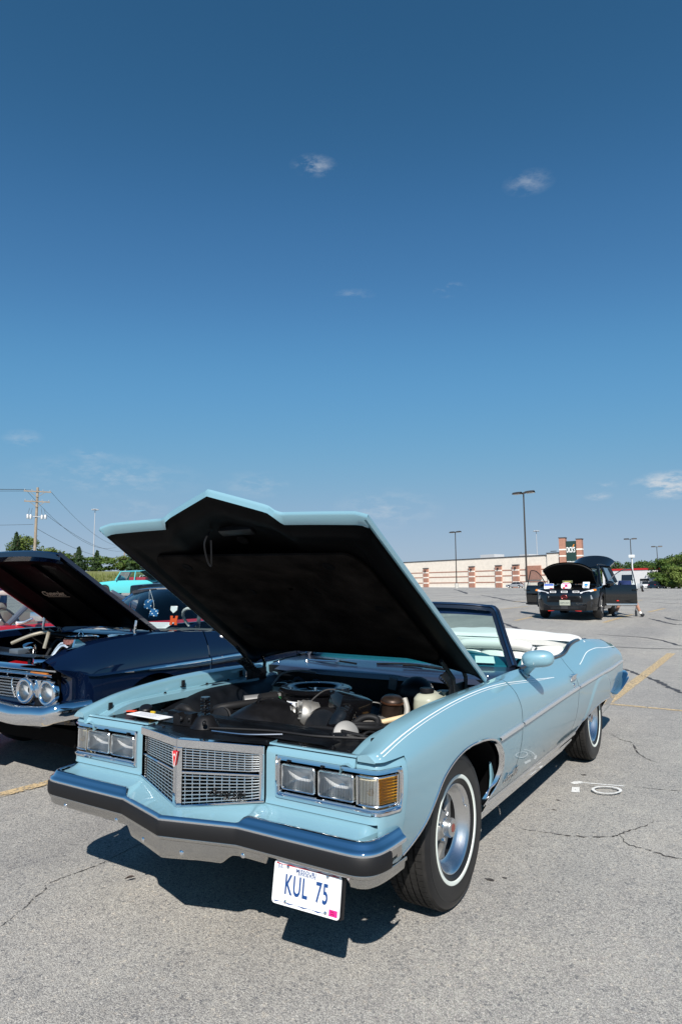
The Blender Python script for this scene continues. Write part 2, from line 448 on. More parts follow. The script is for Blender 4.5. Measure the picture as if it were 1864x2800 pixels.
# the sprayed white number on the lane
strip('road_marking', [(.957, 2.378), (1.106, 2.413), (1.255, 2.453)], .022, M_WHT)
mb = MB()
def flat(poly, z=.004): mb.add([(x, y, Gz(x, y) + z) for x, y in poly], [tuple(range(len(poly)))])
flat([(.885, 2.315), (.915, 2.30), (.95, 2.335), (.972, 2.365), (.955, 2.405), (.925, 2.40), (.897, 2.37)], .0045)
mb.build('road_marking', M_WHT, smooth=0)['kind'] = 'structure'
mb = MB(); flat([(.921, 2.218), (.970, 2.248), (1.000, 2.114), (.946, 2.089)]); mb.build('road_marking', M_WHT, smooth=0)['kind'] = 'structure'
mb = MB(); _c = Vector((1.170, 2.229, 0)); _a = Vector((1.27, 2.271, 0)) - _c; _b = Vector((1.152, 2.326, 0)) - _c
mb.rows([[(lambda q: (q.x, q.y, .004))(_c + (_a * math.cos(t * math.pi / 24) + _b * math.sin(t * math.pi / 24)) * k) for k in (0.80, 1.0)] for t in range(49)])
mb.build('road_marking', M_WHT, smooth=0)['kind'] = 'structure'
_cr = [
 ([(-.705, -1.40), (-.775, -1.272), (-.825, -1.176), (-.872, -1.076), (-.91, -1.023), (-.946, -.939), (-.996, -.894), (-.995, -.777), (-.979, -.685), (-.98, -.557), (-.995, -.44), (-1.015, -.27), (-1.03, -.05), (-1.01, .3)], .007, M_CRK, 1.3),
 ([(.728, 1.225), (.881, 1.173), (1.025, 1.192), (1.172, 1.214), (1.319, 1.291), (1.393, 1.376), (1.447, 1.491), (1.515, 1.647), (1.56, 1.80)], .010, M_CRK, 1.5),
 ([(1.4, 1.38), (1.468, 1.253), (1.587, 1.216), (1.679, 1.178), (1.763, 1.173), (1.9, 1.15)], .010, M_CRK, 1.5),
 ([(.82, 4.3), (.913, 4.126), (1.002, 4.015), (1.086, 3.966), (1.168, 3.659), (1.261, 3.439), (1.4, 3.3)], .012, M_CRK, 1.5),
 ([(1.255, 2.46), (1.45, 2.50), (1.7, 2.56), (2.0, 2.62)], .006, M_CRK, 1.5),
 ([(-.35, 9.6), (.152, 9.17), (.477, 8.67), (.855, 8.063), (1.023, 7.692), (1.226, 7.288), (1.6, 6.9)], .085, M_TAR, .7),
 ([(-1.2, 12.1), (-.398, 12.218), (.188, 12.311), (.772, 12.542), (2.0, 12.8)], .075, M_TAR, .5),
 ([(-1.4, 14.36), (-.764, 14.304), (-.137, 14.242), (.421, 13.584), (.729, 13.035), (1.6, 12.6)], .08, M_TAR, .6),
 ([(-.433, 20.368), (-.058, 19.335), (.209, 19.112), (1.2, 18.9)], .15, M_TAR, .5),
 ([(-.8, 19.6), (-.413, 18.774), (-.025, 17.991), (.329, 17.71), (1.4, 17.3)], .12, M_TAR, .5),
 ([(-4.7, 16.6), (-4.002, 15.345), (-3.46, 14.513), (-3.127, 14.022), (-2.4, 13.5)], .12, M_TAR, .5),
 ([(-13.7, 39.2), (-10.763, 33.517), (-8.822, 30.031), (-7.015, 27.163), (-5.0, 25.2)], .22, M_TAR, .5),
 ([(-31, 76), (-21, 54), (-15.03, 40.52)], .3, M_TAR, .4), ([(-28, 64), (-14, 52), (-2, 48)], .2, M_TAR, .4),
 ([(-16, 44), (-6, 36), (3, 33.5)], .2, M_TAR, .4), ([(-2.2, 30.5), (1.5, 27.0), (5, 26.2)], .17, M_TAR, .4),
 ([(-20, 90), (-6, 74), (12, 66)], .3, M_TAR, .4),
]
for pts, w, mt, j in _cr: strip('pavement_crack', pts, w, mt, lift=.003, jitter=j, n=7, taper=True)
for k, (x, y) in enumerate([(.938, .364), (.994, .422), (.923, 2.611), (.939, 1.638), (.908, 1.856), (1.035, 2.328)]):
    mb = MB(); rr = random.Random(k); r0 = .008 + .008 * rr.random()
    flat([(x + r0 * (1.6 if i % 2 else 1.0) * rr.uniform(.6, 1.3) * math.cos(i * .7) * 1.5, y + r0 * rr.uniform(.5, 1.2) * math.sin(i * .7)) for i in range(9)], .003)
    mb.build('oil_spot', M_CRK, smooth=0)['kind'] = 'structure'
# a fallen leaf
mb = MB()
mb.rows([[(lerp(-.672, -.640, t) + s * .004 * math.sin(math.pi * t), lerp(-.668, -.622, t) - s * .008 * math.sin(math.pi * t), .006 + .010 * abs(s) * math.sin(math.pi * t) + .004 * t) for s in (-1, -.5, 0, .5, 1)] for t in [k / 8 for k in range(9)]])
tag(mb.build('fallen_leaf', pbr('dead_leaf', (.035, .02, .015), .6), smooth=60), 'small dark dead leaf lying on the pavement ahead of the front bumper', 'leaf')

# ================================================================== the pale blue convertible
def car_paint(name, col, flake=0.0, rough=0.38):
    dark = max(col) < .05
    m = pbr(name, col, rough if not dark else .5, 0.0, 1.0, 0.02, 0.5 if not dark else .0, var=0.015, vscale=1.5)
    nt(m)[0]['Principled BSDF'].inputs['Coat IOR'].default_value = 1.75
    return m
M_BLUE = car_paint('light_blue_paint', (.190, .355, .425))
M_CHROME = pbr('chrome', (.80, .81, .83), .045, 1.0, rvar=.02, vscale=4)
M_CHROME2 = pbr('satin_chrome', (.78, .78, .77), .24, 1.0)
M_PITTED = pbr('pitted_chrome', (.50, .49, .47), .07, 1.0, bump=.25, bscale=28, bdist=.004)
M_ALU = pbr('brushed_aluminium', (.66, .66, .66), .26, 1.0, bump=.12, bscale=90, bdist=.002)
M_CAST = pbr('cast_aluminium', (.36, .35, .33), .5, .8, var=.2, vscale=30)
M_BLK = pbr('black_gloss', (.004, .004, .005), .3, 0, .8, .04, spec=.1)
M_BLKS = pbr('black_satin', (.007, .007, .008), .40, spec=.35, var=.25, vscale=12, rvar=.1)
M_BLKM = pbr('black_matte', (.004, .004, .0045), .8, spec=.08)
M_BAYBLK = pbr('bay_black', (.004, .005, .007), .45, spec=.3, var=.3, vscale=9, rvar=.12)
M_RUB = pbr('black_rubber', (.009, .009, .010), .6, spec=.35, bump=.1, bscale=40, bdist=.002)
M_TREAD = pbr('tyre_rubber', (.022, .021, .020), .82, spec=.3, var=.25, vscale=20)
M_SIDEW = pbr('tyre_sidewall', (.010, .010, .011), .42, var=.2, vscale=14)
M_WWALL = pbr('whitewall', (.70, .74, .68), .6)
M_VINYL = pbr('white_vinyl', (.74, .74, .70), .42, var=.03, vscale=4, bump=.08, bscale=25, bdist=.004)
M_BOOT = pbr('white_boot_cover', (.76, .75, .71), .6, var=.03, vscale=3, bump=.25, bscale=9, bdist=.02)
M_TEAL = pbr('teal_vinyl', (.010, .115, .165), .45, var=.06, vscale=6)
M_NAVY = pbr('navy_cowl_paint', (.020, .030, .058), .28, 0, .8, .1)
M_PAD = pbr('hood_pad', (.0125, .0100, .0088), .95, spec=.05, var=.65, vscale=7, bump=.5, bscale=70, bdist=.006)
M_GLASS = glassy('tinted_windshield', (.62, .80, .78), 1.0)
M_BAND = glassy('blue_shade_band', (.05, .10, .30), 1.0)
M_LENS = glassy('lamp_glass', (.93, .94, .94), 1.6)
M_AMBER = pbr('amber_lens', (.85, .30, .02), .15, 0, .5, .03, trans=.25)
M_PLATE = pbr('plate_white', (.78, .79, .80), .35)
M_PBLUE = pbr('plate_blue', (.010, .055, .20), .4)
M_PRED = pbr('plate_red', (.42, .02, .04), .4)
M_PINK = pbr('sticker_pink', (.80, .02, .22), .45)
M_RED = pbr('badge_red', (.62, .012, .015), .25, 0, .8)
M_STRIPE = pbr('pinstripe_white', (.82, .84, .83), .35)
M_PAPER = pbr('paper_white', (.78, .79, .80), .6)
M_WPLAST = pbr('milky_plastic', (.62, .60, .46), .4, var=.08, vscale=10)
M_BROWN = pbr('rusty_steel', (.045, .030, .023), .42, .6, var=.35, vscale=25)
M_RIBLENS = None
def ribbed(name, col, freq, rough=.1, tint=None, metal=0.0):
    """fluted lens or reflector: vertical flutes as real bump, set across the object's local X"""
    m = pbr(name, col, rough, metal, .4, .03); n, l = nt(m); p = n['Principled BSDF']
    tc = n.new('ShaderNodeTexCoord'); w = n.new('ShaderNodeTexWave'); w.wave_type = 'BANDS'; w.bands_direction = 'X'; w.inputs['Scale'].default_value = freq
    w.inputs['Distortion'].default_value = 0.0
    l.new(tc.outputs['Object'], w.inputs['Vector'])
    b = n.new('ShaderNodeBump'); b.inputs['Strength'].default_value = .55; b.inputs['Distance'].default_value = .004
    l.new(w.outputs['Fac'], b.inputs['Height']); l.new(b.outputs[0], p.inputs['Normal']); return m

car = empty('convertible_car', (0, 0, 0), label='pale blue vintage convertible with raised hood, white seats and whitewall tyres in the foreground', cat='car')

# ---- body side surface -----------------------------------------------------
_cy = [-.83, -.576, -.19, .30, .86, 1.3, 1.7, 2.2, 2.5, 2.89, 3.2, 3.6, 4.0, 4.36]
_cz = [.858, .911, .955, .972, .949, .910, .875, .866, .884, .948, .956, .930, .907, .880]
_cx = [.925, .928, .93, .93, .93, .942, .955, .957, .950, .925, .925, .93, .93, .915]
def crest(y): return spl(_cy, _cx, y), spl(_cy, _cz, y)
_zk = [.22, .27, .31, .40, .50, .59, .70]
_xk = [.83, .852, .875, .927, .967, .988, .999]
def Xs(y, z):
    xc, zc = crest(y)
    if z <= .70: x = spl(_zk, _xk, z)
    else:
        w = clamp((z - .70) / (zc - .70), 0, 1.15); x = .999 - (.999 - xc) * w ** 3.2
    x -= .022 * sstep(-.25, -.72, y) * sstep(.95, .5, z) + .03 * sstep(3.5, 4.4, y) + .030 * sstep(-.775, -.835, y) ** 2
    # raised flare round the rear wheel
    r = math.hypot((y - 3.13) / .50, (z - .36) / .36)
    x += .010 * sstep(1.06, .98, r) * sstep(2.35, 2.7, y)
    return x
_iy = [-.83, -.75, -.59, -.42, -.22, .1, .57, .80, .95, 1.2, 1.43, 1.8, 2.2, 2.38, 2.56, 2.9, 3.3, 3.7, 4.1, 4.36]
_iz = [.850, .874, .924, .944, .957, .963, .963, .970, .980, .984, .986, .978, .971, .985, 1.022, 1.040, 1.022, .995, .962, .925]
_ix = [.850, .850, .850, .850, .850, .850, .850, .855, .868, .885, .890, .890, .885, .880, .870, .858, .845, .835, .82, .79]
def inner(y): return spl(_iy, _ix, y), spl(_iy, _iz, y)
def sect(y, t):
    """t 0..1 rocker to crest, 1..2 crest to inner top edge"""
    xc, zc = crest(y)
    if t <= 1:
        z = lerp(.24, zc, t); return (Xs(y, z), y, z)
    s = t - 1; xi, zi = inner(y); x0 = Xs(y, zc)
    dz = 0.02 + .35 * max(0, zi - zc); dx = -.75 * dz
    qx, qz = x0 + dx, zc + dz
    if zi < qz: qz = lerp(zc, zi, .5) + .012
    x = (1-s)**2 * x0 + 2*s*(1-s)*qx + s*s*xi; z = (1-s)**2 * zc + 2*s*(1-s)*qz + s*s*zi
    return (x, y, z)
ARCH_F = [(-.75, .20), (-.75, .398), (-.60, .400), (-.575, .415), (-.51, .455), (-.445, .513), (-.37, .615), (-.305, .675), (-.2, .717), (-.047, .741), (.14, .739), (.287, .720), (.40, .683), (.46, .636), (.500, .585), (.525, .51), (.505, .437), (.455, .383), (.43, .333), (.425, .20)]
ARCH_R = [(2.45, .18), (2.50, .34), (2.60, .405), (2.80, .452), (3.1, .475), (3.4, .472), (3.62, .458), (3.78, .42), (3.86, .34), (3.90, .18)]
def inpoly(p, poly):
    x, y = p; c = False; n = len(poly)
    for i in range(n):
        x1, y1 = poly[i]; x2, y2 = poly[i - 1]
        if (y1 > y) != (y2 > y) and x < (x2 - x1) * (y - y1) / (y2 - y1) + x1: c = not c
    return c
def nearest(p, poly):
    best = None
    for i in range(len(poly) - 1):
        a = Vector(poly[i]); b = Vector(poly[i + 1]); d = b - a; t = clamp((Vector(p) - a).dot(d) / d.length_squared); q = a + d * t
        e = (q - Vector(p)).length
        if best is None or e < best[0]: best = (e, q)
    return best[1]
def side_patch(ya, yb, ny, nt1, nt2, hole=None, t0=0.0, lowcut=None):
    """ya/yb: functions z -> y of the seam at each end"""
    pts = []; tz = [k / nt1 for k in range(nt1 + 1)] + [1 + (k + 1) / nt2 for k in range(nt2)]
    tz = [t for t in tz if t >= t0]
    for i in range(ny + 1):
        u = i / ny; col = []
        for t in tz:
            z = sect(lerp(ya(.6), yb(.6), u), t)[2]
            y = lerp(ya(z), yb(z), u); col.append(list(sect(y, t)))
        pts.append(col)
    nv = len(tz); dead = set()
    if hole:
        sm = [(q.x, q.y) for q in smooth_path([(a, b, 0) for a, b in hole], 6)]
        for i in range(ny):
            for j in range(nv - 1):
                c = [(pts[a][b][1] + 0, pts[a][b][2]) for a, b in ((i, j), (i+1, j), (i+1, j+1), (i, j+1))]
                m = (sum(k[0] for k in c) / 4, sum(k[1] for k in c) / 4)
                if inpoly(m, sm): dead.add((i, j))
        bnd = set()
        for (i, j) in dead:
            for a, b in ((i, j), (i+1, j), (i+1, j+1), (i, j+1)):
                if any((x, y) not in dead and 0 <= x < ny and 0 <= y < nv - 1 for x, y in ((a-1, b-1), (a, b-1), (a-1, b), (a, b))): bnd.add((a, b))
        for a, b in bnd:
            q = nearest((pts[a][b][1], pts[a][b][2]), sm)
            if q.y > .25: pts[a][b] = [Xs(q.x, q.y), q.x, q.y]
    mb = MB(); vs = [tuple(p) for c in pts for p in c]; fs = []
    for i in range(ny):
        for j in range(nv - 1):
            if (i, j) in dead: continue
            fs.append((i*nv+j, (i+1)*nv+j, (i+1)*nv+j+1, i*nv+j+1))
    mb.add(vs, fs); return mb
SEAM_A = lambda z: -.655
SEAM_B = lambda z: interp([.24, .5, .65, .80, .90, .96, 1.2], [.785, .800, .823, .822, .790, .735, .715], z)
SEAM_C = lambda z: interp([.24, .6, .72, .80, .90, 1.0], [2.24, 2.243, 2.255, 2.225, 2.19, 2.17], z)
GAP = .0035
fender = side_patch(SEAM_A, lambda z: SEAM_B(z) - GAP, 110, 46, 8, ARCH_F)
# the fender's top runs forward over the lamp panel as a cap
def _cap():
    ys = [lerp(-.818, -.655, k / 10) for k in range(11)]; rows = []
    for y in ys:
        xc, zc = crest(y); t0 = (.838 - .24) / (zc - .24); ts = [lerp(t0, 1, k / 5) for k in range(6)] + [1 + k / 8 for k in range(1, 9)]
        rows.append([sect(y, t) for t in ts])
    q = MB(); q.rows(rows); fr0 = rows[0]
    q.rows([fr0, [(p[0], p[1] + .001, .834) for p in fr0]]); return q
_c = _cap(); fender.add(_c.v, _c.f)
door = side_patch(lambda z: SEAM_B(z) + GAP, lambda z: SEAM_C(z) - GAP, 60, 34, 8)
quarter = side_patch(lambda z: SEAM_C(z) + GAP, lambda z: 4.36, 110, 44, 10, ARCH_R)
def both(mb, name, mat, parent=None, th=None, smooth=40, **k):
    out = []
    for q in (mb, mb.mirror()):
        if th: q.solid(th)
        out.append(q.build(name, mat, parent if parent is not None else car, smooth=smooth, **k))
    return out
for q in (fender, door, quarter): q.f = [tuple(reversed(f)) for f in q.f]
fL, fR = both(fender, 'front_fender', M_BLUE, smooth=50)
dL, dR = both(door, 'door', M_BLUE, smooth=50)
qL, qR = both(quarter, 'quarter_panel', M_BLUE, smooth=50)
# inner returns of the fender: blue flange that carries the hood seal, stepping down and inboard
def flange(s0):
    mb = MB(); rows = []
    ys = [lerp(-.82, .80, k / 40) for k in range(41)]
    for y in ys:
        xi, zi = inner(y)
        w = .05 + .045 * sstep(-.5, .1, y) - .04 * sstep(.4, .8, y)
        d = .045 + .02 * sstep(-.7, -.2, y)
        rows.append([(xi, y, zi), (xi - .006, y, zi - .012), (xi - .010, y, zi - d), (xi - .022, y, zi - d - .003), (xi - .026 - w * .5, y, zi - d + .006), (xi - .03 - w, y, zi - d), (xi - .034 - w, y, zi - d - .035)])
    mb.rows(rows); return mb
for side, par in ((1, fL), (-1, fR)):
    q = flange(side)
    if side < 0: q = q.mirror()
    q.build('inner_flange', M_BLUE, par, smooth=35)
    for y in (-.66, -.12, .42):        # rubber bumpers and clips on the flange
        mb = MB(); xi, zi = inner(y)
        mb.box((side * (xi - .018), y, zi - .030), (.012, .022, .034), bev=.004); mb.box((side * (xi - .018), y, zi - .052), (.02, .03, .006))
        mb.build('rubber_stop', M_BLKS, par)
    for y in (-.70, -.60, -.50, -.30, .05, .25):
        mb = MB(); xi, zi = inner(y); mb.lathe([(0, .008), (.007, .008), (.008, 0), (.012, 0)], 8, Matrix.Translation((side * (xi - .055), y, zi - .058)))
        mb.build('flange_bolt', M_BLKS, par)
# chrome wheel-opening mouldings
def arch_trim(poly, z0):
    P = [q for q in smooth_path([(a, b, 0) for a, b in poly if b > z0], 5)]
    rows = []
    for q in P:
        x = Xs(q.x, q.y); rows.append(Vector((x, q.x, q.y)))
    mb = MB()
    inn = []
    c = Vector((0, sum(p.y for p in rows) / len(rows), .40))
    sec = []
    for i, p in enumerate(rows):
        t = (rows[min(i+1, len(rows)-1)] - rows[max(i-1, 0)]).normalized(); o = Vector((1, 0, 0)); o = (o - t * o.dot(t)).normalized(); n = t.cross(o)
        if n.dot(c - p) < 0: n = -n
        sec.append([p - n * .009 + o * .001, p - n * .007 + o * .004, p - n * .001 + o * .005, p + n * .003 + o * .002, p + n * .004 - o * .006, p + n * .010 - o * .022])
    mb.rows(sec); return mb
both(arch_trim(ARCH_F[3:], .32), 'wheel_arch_trim', M_CHROME)
both(arch_trim(ARCH_R, .30), 'wheel_arch_trim', M_CHROME)
# wheel houses: dark liners behind the openings
def liner(y0, y1, zt):
    mb = MB(); yc = (y0 + y1) / 2; hw = (y1 - y0) / 2
    def pt(a, x):
        y = yc + hw * math.cos(a); z = .30 + (zt - .30) * math.sin(a) ** .8
        return (min(x, Xs(y, z) - .035), y, z)
    A = [math.pi * k / 24 for k in range(25)]
    mb.rows([[pt(a, x) for a in A] for x in (2.0, .60, .45)]); mb.add([pt(a, .45) for a in A], [tuple(range(25))]); return mb
both(liner(-.62, .56, .78), 'wheel_house', M_BLKM); both(liner(2.44, 3.92, .62), 'wheel_house', M_BLKM)
# fender brace seen behind the front wheel
both(MB().prism([(.475, .40), (.50, .42), (.535, .47), (.54, .575), (.495, .58), (.50, .47)], lambda a, b: (.915, a, b), lambda a, b: (.905, a, b)), 'fender_brace', M_BLUE)
both(MB().tube([(.917, .527, .555), (.922, .527, .555)], .010, 10), 'brace_bolt', M_BLKS)
# side mouldings
def side_strip(ya, yb, zf, w, lift, n=40, prof=True):
    rows = []
    for i in range(n + 1):
        y = lerp(ya, yb, i / n); z = zf(y); e = w / 2 * (1 if 0 < i < n else .6)
        rows.append([(Xs(y, z - e) + .0005, y, z - e), (Xs(y, z) + lift * .8, y, z - e * .8), (Xs(y, z) + lift, y, z), (Xs(y, z) + lift * .8, y, z + e * .8), (Xs(y, z + e) + .0005, y, z + e)])
    return MB().rows(rows)
zm = lambda y: spl([.4, .8, 1.5, 2.2, 3.2, 4.3], [.698, .706, .722, .734, .738, .735], y)
for a, b in ((.415, .815), (.832, 2.246), (2.262, 4.33)):
    for q in both(side_strip(a, b, zm, .026, .012), 'side_moulding', pbr('brushed_moulding', (.84, .84, .83), .42, .85), smooth=60): pass
# rocker moulding
def rocker():
    rows = []
    for i in range(41):
        y = lerp(.44, 2.50, i / 40)
        rows.append([(Xs(y, .345) + .001, y, .345), (Xs(y, .335) + .010, y, .333), (Xs(y, .30) + .012, y, .30), (Xs(y, .285) + .004, y, .285), (Xs(y, .28) + .008, y, .275), (Xs(y, .25) + .004, y, .235), (Xs(y, .25) - .05, y, .225)])
    return MB().rows(rows)
both(rocker(), 'rocker_moulding', M_CHROME, smooth=50)
# pinstripes (double line) on fender, door and quarter
def pinstripe(ya, yb, zf, w, n=40):
    rows = []
    for i in range(n + 1):
        y = lerp(ya, yb, i / n); z = zf(y); rows.append([(Xs(y, z - w / 2) + .0012, y, z - w / 2), (Xs(y, z + w / 2) + .0012, y, z + w / 2)])
    return MB().rows(rows)
zcr = lambda y: spl(_cy, _cz, y) - .006
for off, w in ((0, .0030), (-.0095, .0018)):
    both(pinstripe(-.80, .735, lambda y: zcr(y) + off, w), 'pinstripe', M_STRIPE, smooth=60)
    both(pinstripe(.765, 1.70, lambda y: spl([.765, 1.2, 1.7], [.948, .912, .870], y) + off * sstep(1.75, 1.2, y), w), 'pinstripe', M_STRIPE, smooth=60)
both(pinstripe(2.50, 4.34, lambda y: zcr(y), .0042), 'pinstripe', M_STRIPE, smooth=60)
# door handle, lock, mirror
mb = MB(); mb.box((0, 0, 0), (.022, .15, .030), bev=.006); mb.box((.004, .02, .020), (.030, .11, .010), bev=.003)
M0 = Matrix.Translation((Xs(2.10, .82) + .008, 2.10, .822))
for sgn, par in ((1, dL), (-1, dR)):
    q = MB(); q.add(mb.v, mb.f, M0)
    if sgn < 0: q = q.mirror()
    q.build('door_handle', M_CHROME, par)
    q = MB(); q.lathe([(0, .008), (.010, .008), (.014, .003), (.015, 0)], 14, frame_to((Xs(2.11, .768), 2.11, .768), (1, 0, .1)))
    if sgn < 0: q = q.mirror()
    q.build('door_lock', M_CHROME, par)
# mirror: head and stalk, driver's door
mb = MB()
def mir(u, v):
    a = 2 * math.pi * u; r = v
    y = math.cos(a); z = math.sin(a)
    k = (abs(y) ** 2.6 + abs(z) ** 2.6) ** (-1 / 2.6)
    prof = [(0, -.055), (.45, -.050), (.80, -.036), (.97, -.012), (1.0, .015), (.97, .034), (.90, .040), (0, .036)]
    i = v * (len(prof) - 1); j = min(int(i), len(prof) - 2); f = i - j
    rr = lerp(prof[j][0], prof[j + 1][0], f); h = lerp(prof[j][1], prof[j + 1][1], f)
    return (rr * k * y * .098, h, rr * k * z * .052)
mirM = Matrix.Translation((1.035, 1.055, 1.062)) @ Euler((R(4), R(-4), R(14))).to_matrix().to_4x4()
mb.grid(mir, 32, 14, m=mirM, closeu=True)
mirror_o = mb.build('door_mirror', M_BLUE, car, smooth=50)
mb = MB(); mb.tube(smooth_path([(.915, 1.16, .950), (.935, 1.145, .968), (.975, 1.11, 1.005), (1.02, 1.075, 1.04)], 5), [.026] * 3 + [.022] * 13, 14)
mb.lathe([(.036, -.004), (.036, .003), (.030, .008)], 18, frame_to((.924, 1.152, .956), (.7, 0, .7)))
mb.build('mirror_stalk', M_BLUE, mirror_o)
MB().grid(lambda u, v: tuple(mirM @ Vector((math.cos(2*math.pi*u) * v * .088, .0415, math.sin(2*math.pi*u) * v * .044))), 24, 3, closeu=True).build('mirror_glass', M_CHROME, mirror_o)

# ---- nose: header panel, grille, lamps, filler, bumper ----------------------
# header panel front face runs across at y=-0.805 and wraps round the corner to the fender seam
HP = [(.385, -.812), (.44, -.812), (.60, -.812), (.75, -.812), (.86, -.812), (.900, -.811), (.925, -.804), (.940, -.786), (.950, -.750), (.9595, -.705), (.967, -.657)]
def hp_at(s):
    """s = arc position along HP"""
    L = [0.0]
    for a, b in zip(HP, HP[1:]): L.append(L[-1] + math.hypot(b[0]-a[0], b[1]-a[1]))
    xs = [p[0] for p in HP]; ys = [p[1] for p in HP]
    return spl(L, xs, s), spl(L, ys, s), L[-1]
HPL = hp_at(0)[2]
def s_of_x(x): return x - .385
BZ0, BZ1 = .632, .806          # bezel opening, bottom and top
S0 = s_of_x(.436)              # inner edge of the lamp opening
S1 = HPL - .036                # outer edge on the side
def header():
    mb = MB(); n = 64
    ss = sorted(set([HPL * k / n for k in range(n + 1)] + [S0, S1]))
    def col(s, z):
        x, y, _ = hp_at(s); x += (Xs(-.657, z) - .967) * sstep(HPL - .14, HPL - .01, s)
        # panel leans back a little with height, rounds over at the top, sweeps out at the bottom
        y += .006 - .012 * (.80 - z) / .2 * 0
        top = sstep(.800, .846, z); y += .022 * top * top; x -= .015 * top * top * sstep(.88, .94, x)
        low = sstep(.625, .585, z); y -= .010 * low * sstep(.95, .90, x)
        return (x, y, z)
    zl = [.535, .56, .588, .602, .615, BZ0]; zu = [BZ1, .815, .825, .834, .841, .846]
    zm_ = [lerp(BZ0, BZ1, k / 6) for k in range(7)]
    for s0, s1 in zip(ss, ss[1:]):
        for za, zb in list(zip(zl, zl[1:])) + list(zip(zu, zu[1:])):
            if zb <= .603 and hp_at(s0)[0] < .925: continue
            mb.add([col(s0, za), col(s1, za), col(s1, zb), col(s0, zb)], [(0, 1, 2, 3)])
        if s1 <= S0 + 1e-6 or s0 >= S1 - 1e-6:
            for za, zb in zip(zm_, zm_[1:]): mb.add([col(s0, za), col(s1, za), col(s1, zb), col(s0, zb)], [(0, 1, 2, 3)])
    # top return to the radiator support, inner wall beside the grille
    for s0, s1 in zip(ss, ss[1:]):
        a = col(s0, .846); b = col(s1, .846)
        if a[0] < .93: mb.add([a, b, (min(b[0], .85), b[1] + .03, .842), (min(a[0], .85), a[1] + .03, .842)], [(0, 1, 2, 3)])
    c0 = [col(0, z) for z in zl + zm_[1:] + zu[1:]]
    mb.rows([c0, [(p[0] - .004, p[1] + .06, p[2]) for p in c0]])
    return mb
for h in both(header(), 'header_panel', M_BLUE, smooth=45): pass
# bezel: stepped chrome frame with black inside, lamps set back
def bz_pt(s, z, d):
    """point on the bezel opening, pushed back by d along the local inward normal"""
    x, y, _ = hp_at(s); x2, y2, _ = hp_at(min(s + .01, HPL)); x1, y1, _ = hp_at(max(s - .01, 0))
    t = Vector((x2 - x1, y2 - y1, 0)).normalized(); nrm = Vector((-t.y, t.x, 0))
    x += (Xs(-.657, z) - .967) * sstep(HPL - .14, HPL - .01, s)
    return (x + nrm.x * d, y + .006 + nrm.y * d, z)
def ring_loops(loops):
    """loops: list of (s0,s1,z0,z1,r,depth) -> rows of matching dense loops"""
    rows = []
    for (sa, sb, za, zb, r, d) in loops:
        w = sb - sa; h = zb - za; P = []
        c = rrect(w, h, r, 4)
        # densify the straights evenly so that all loops match
        for i in range(len(c)):
            a = c[i]; b = c[(i + 1) % len(c)]
            k = 18 if (i % 5 == 4) else 1
            for q in range(k): P.append((lerp(a[0], b[0], q / k), lerp(a[1], b[1], q / k)))
        rows.append([bz_pt((sa + sb) / 2 + x, (za + zb) / 2 + z, d) for x, z in P])
    return rows
def mirrored_build(mb, name, mat, parents, **k):
    return [mb.build(name, mat, parents[0], **k), mb.mirror().build(name, mat, parents[1], **k)]
mb = MB()
mb.rows(ring_loops([(S0, S1, BZ0, BZ1, .012, .002), (S0 + .002, S1 - .002, BZ0 + .002, BZ1 - .002, .012, -.006), (S0 + .010, S1 - .008, BZ0 + .012, BZ1 - .010, .012, -.008), (S0 + .014, S1 - .010, BZ0 + .018, BZ1 - .014, .010, .004), (S0 + .020, S1 - .013, BZ0 + .024, BZ1 - .020, .010, .002), (S0 + .024, S1 - .016, BZ0 + .032, BZ1 - .026, .008, .024)]), closed=True)
bez = mirrored_build(mb, 'headlight_bezel', M_CHROME, (car, car), smooth=40)
mb = MB(); mb.rows(ring_loops([(S0 + .022, S1 - .014, BZ0 + .030, BZ1 - .024, .008, .020), (S0 + .026, S1 - .018, BZ0 + .034, BZ1 - .028, .008, .075), (S0 + .10, S1 - .10, BZ0 + .08, BZ1 - .08, .006, .078)]), closed=True)
lp = ring_loops([(S0 + .06, S1 - .06, BZ0 + .07, BZ1 - .07, .008, .021)])[0]
mirrored_build(mb, 'bezel_backing', M_BLKM, bez, smooth=40)
for s in (S0 + .07, S0 + .24): mirrored_build(MB().box(bz_pt(s, BZ1 - .017, -.002), (.010, .014, .010), bev=.002), 'adjuster_screw', M_BLKS, bez)
M_REFL = pbr('lamp_reflector', (.93, .94, .95), .30, .45)
M_LENSR = pbr('fluted_glass', (.9, .91, .92), .12); nt(M_LENSR)[0]['Principled BSDF'].inputs['Alpha'].default_value = .4
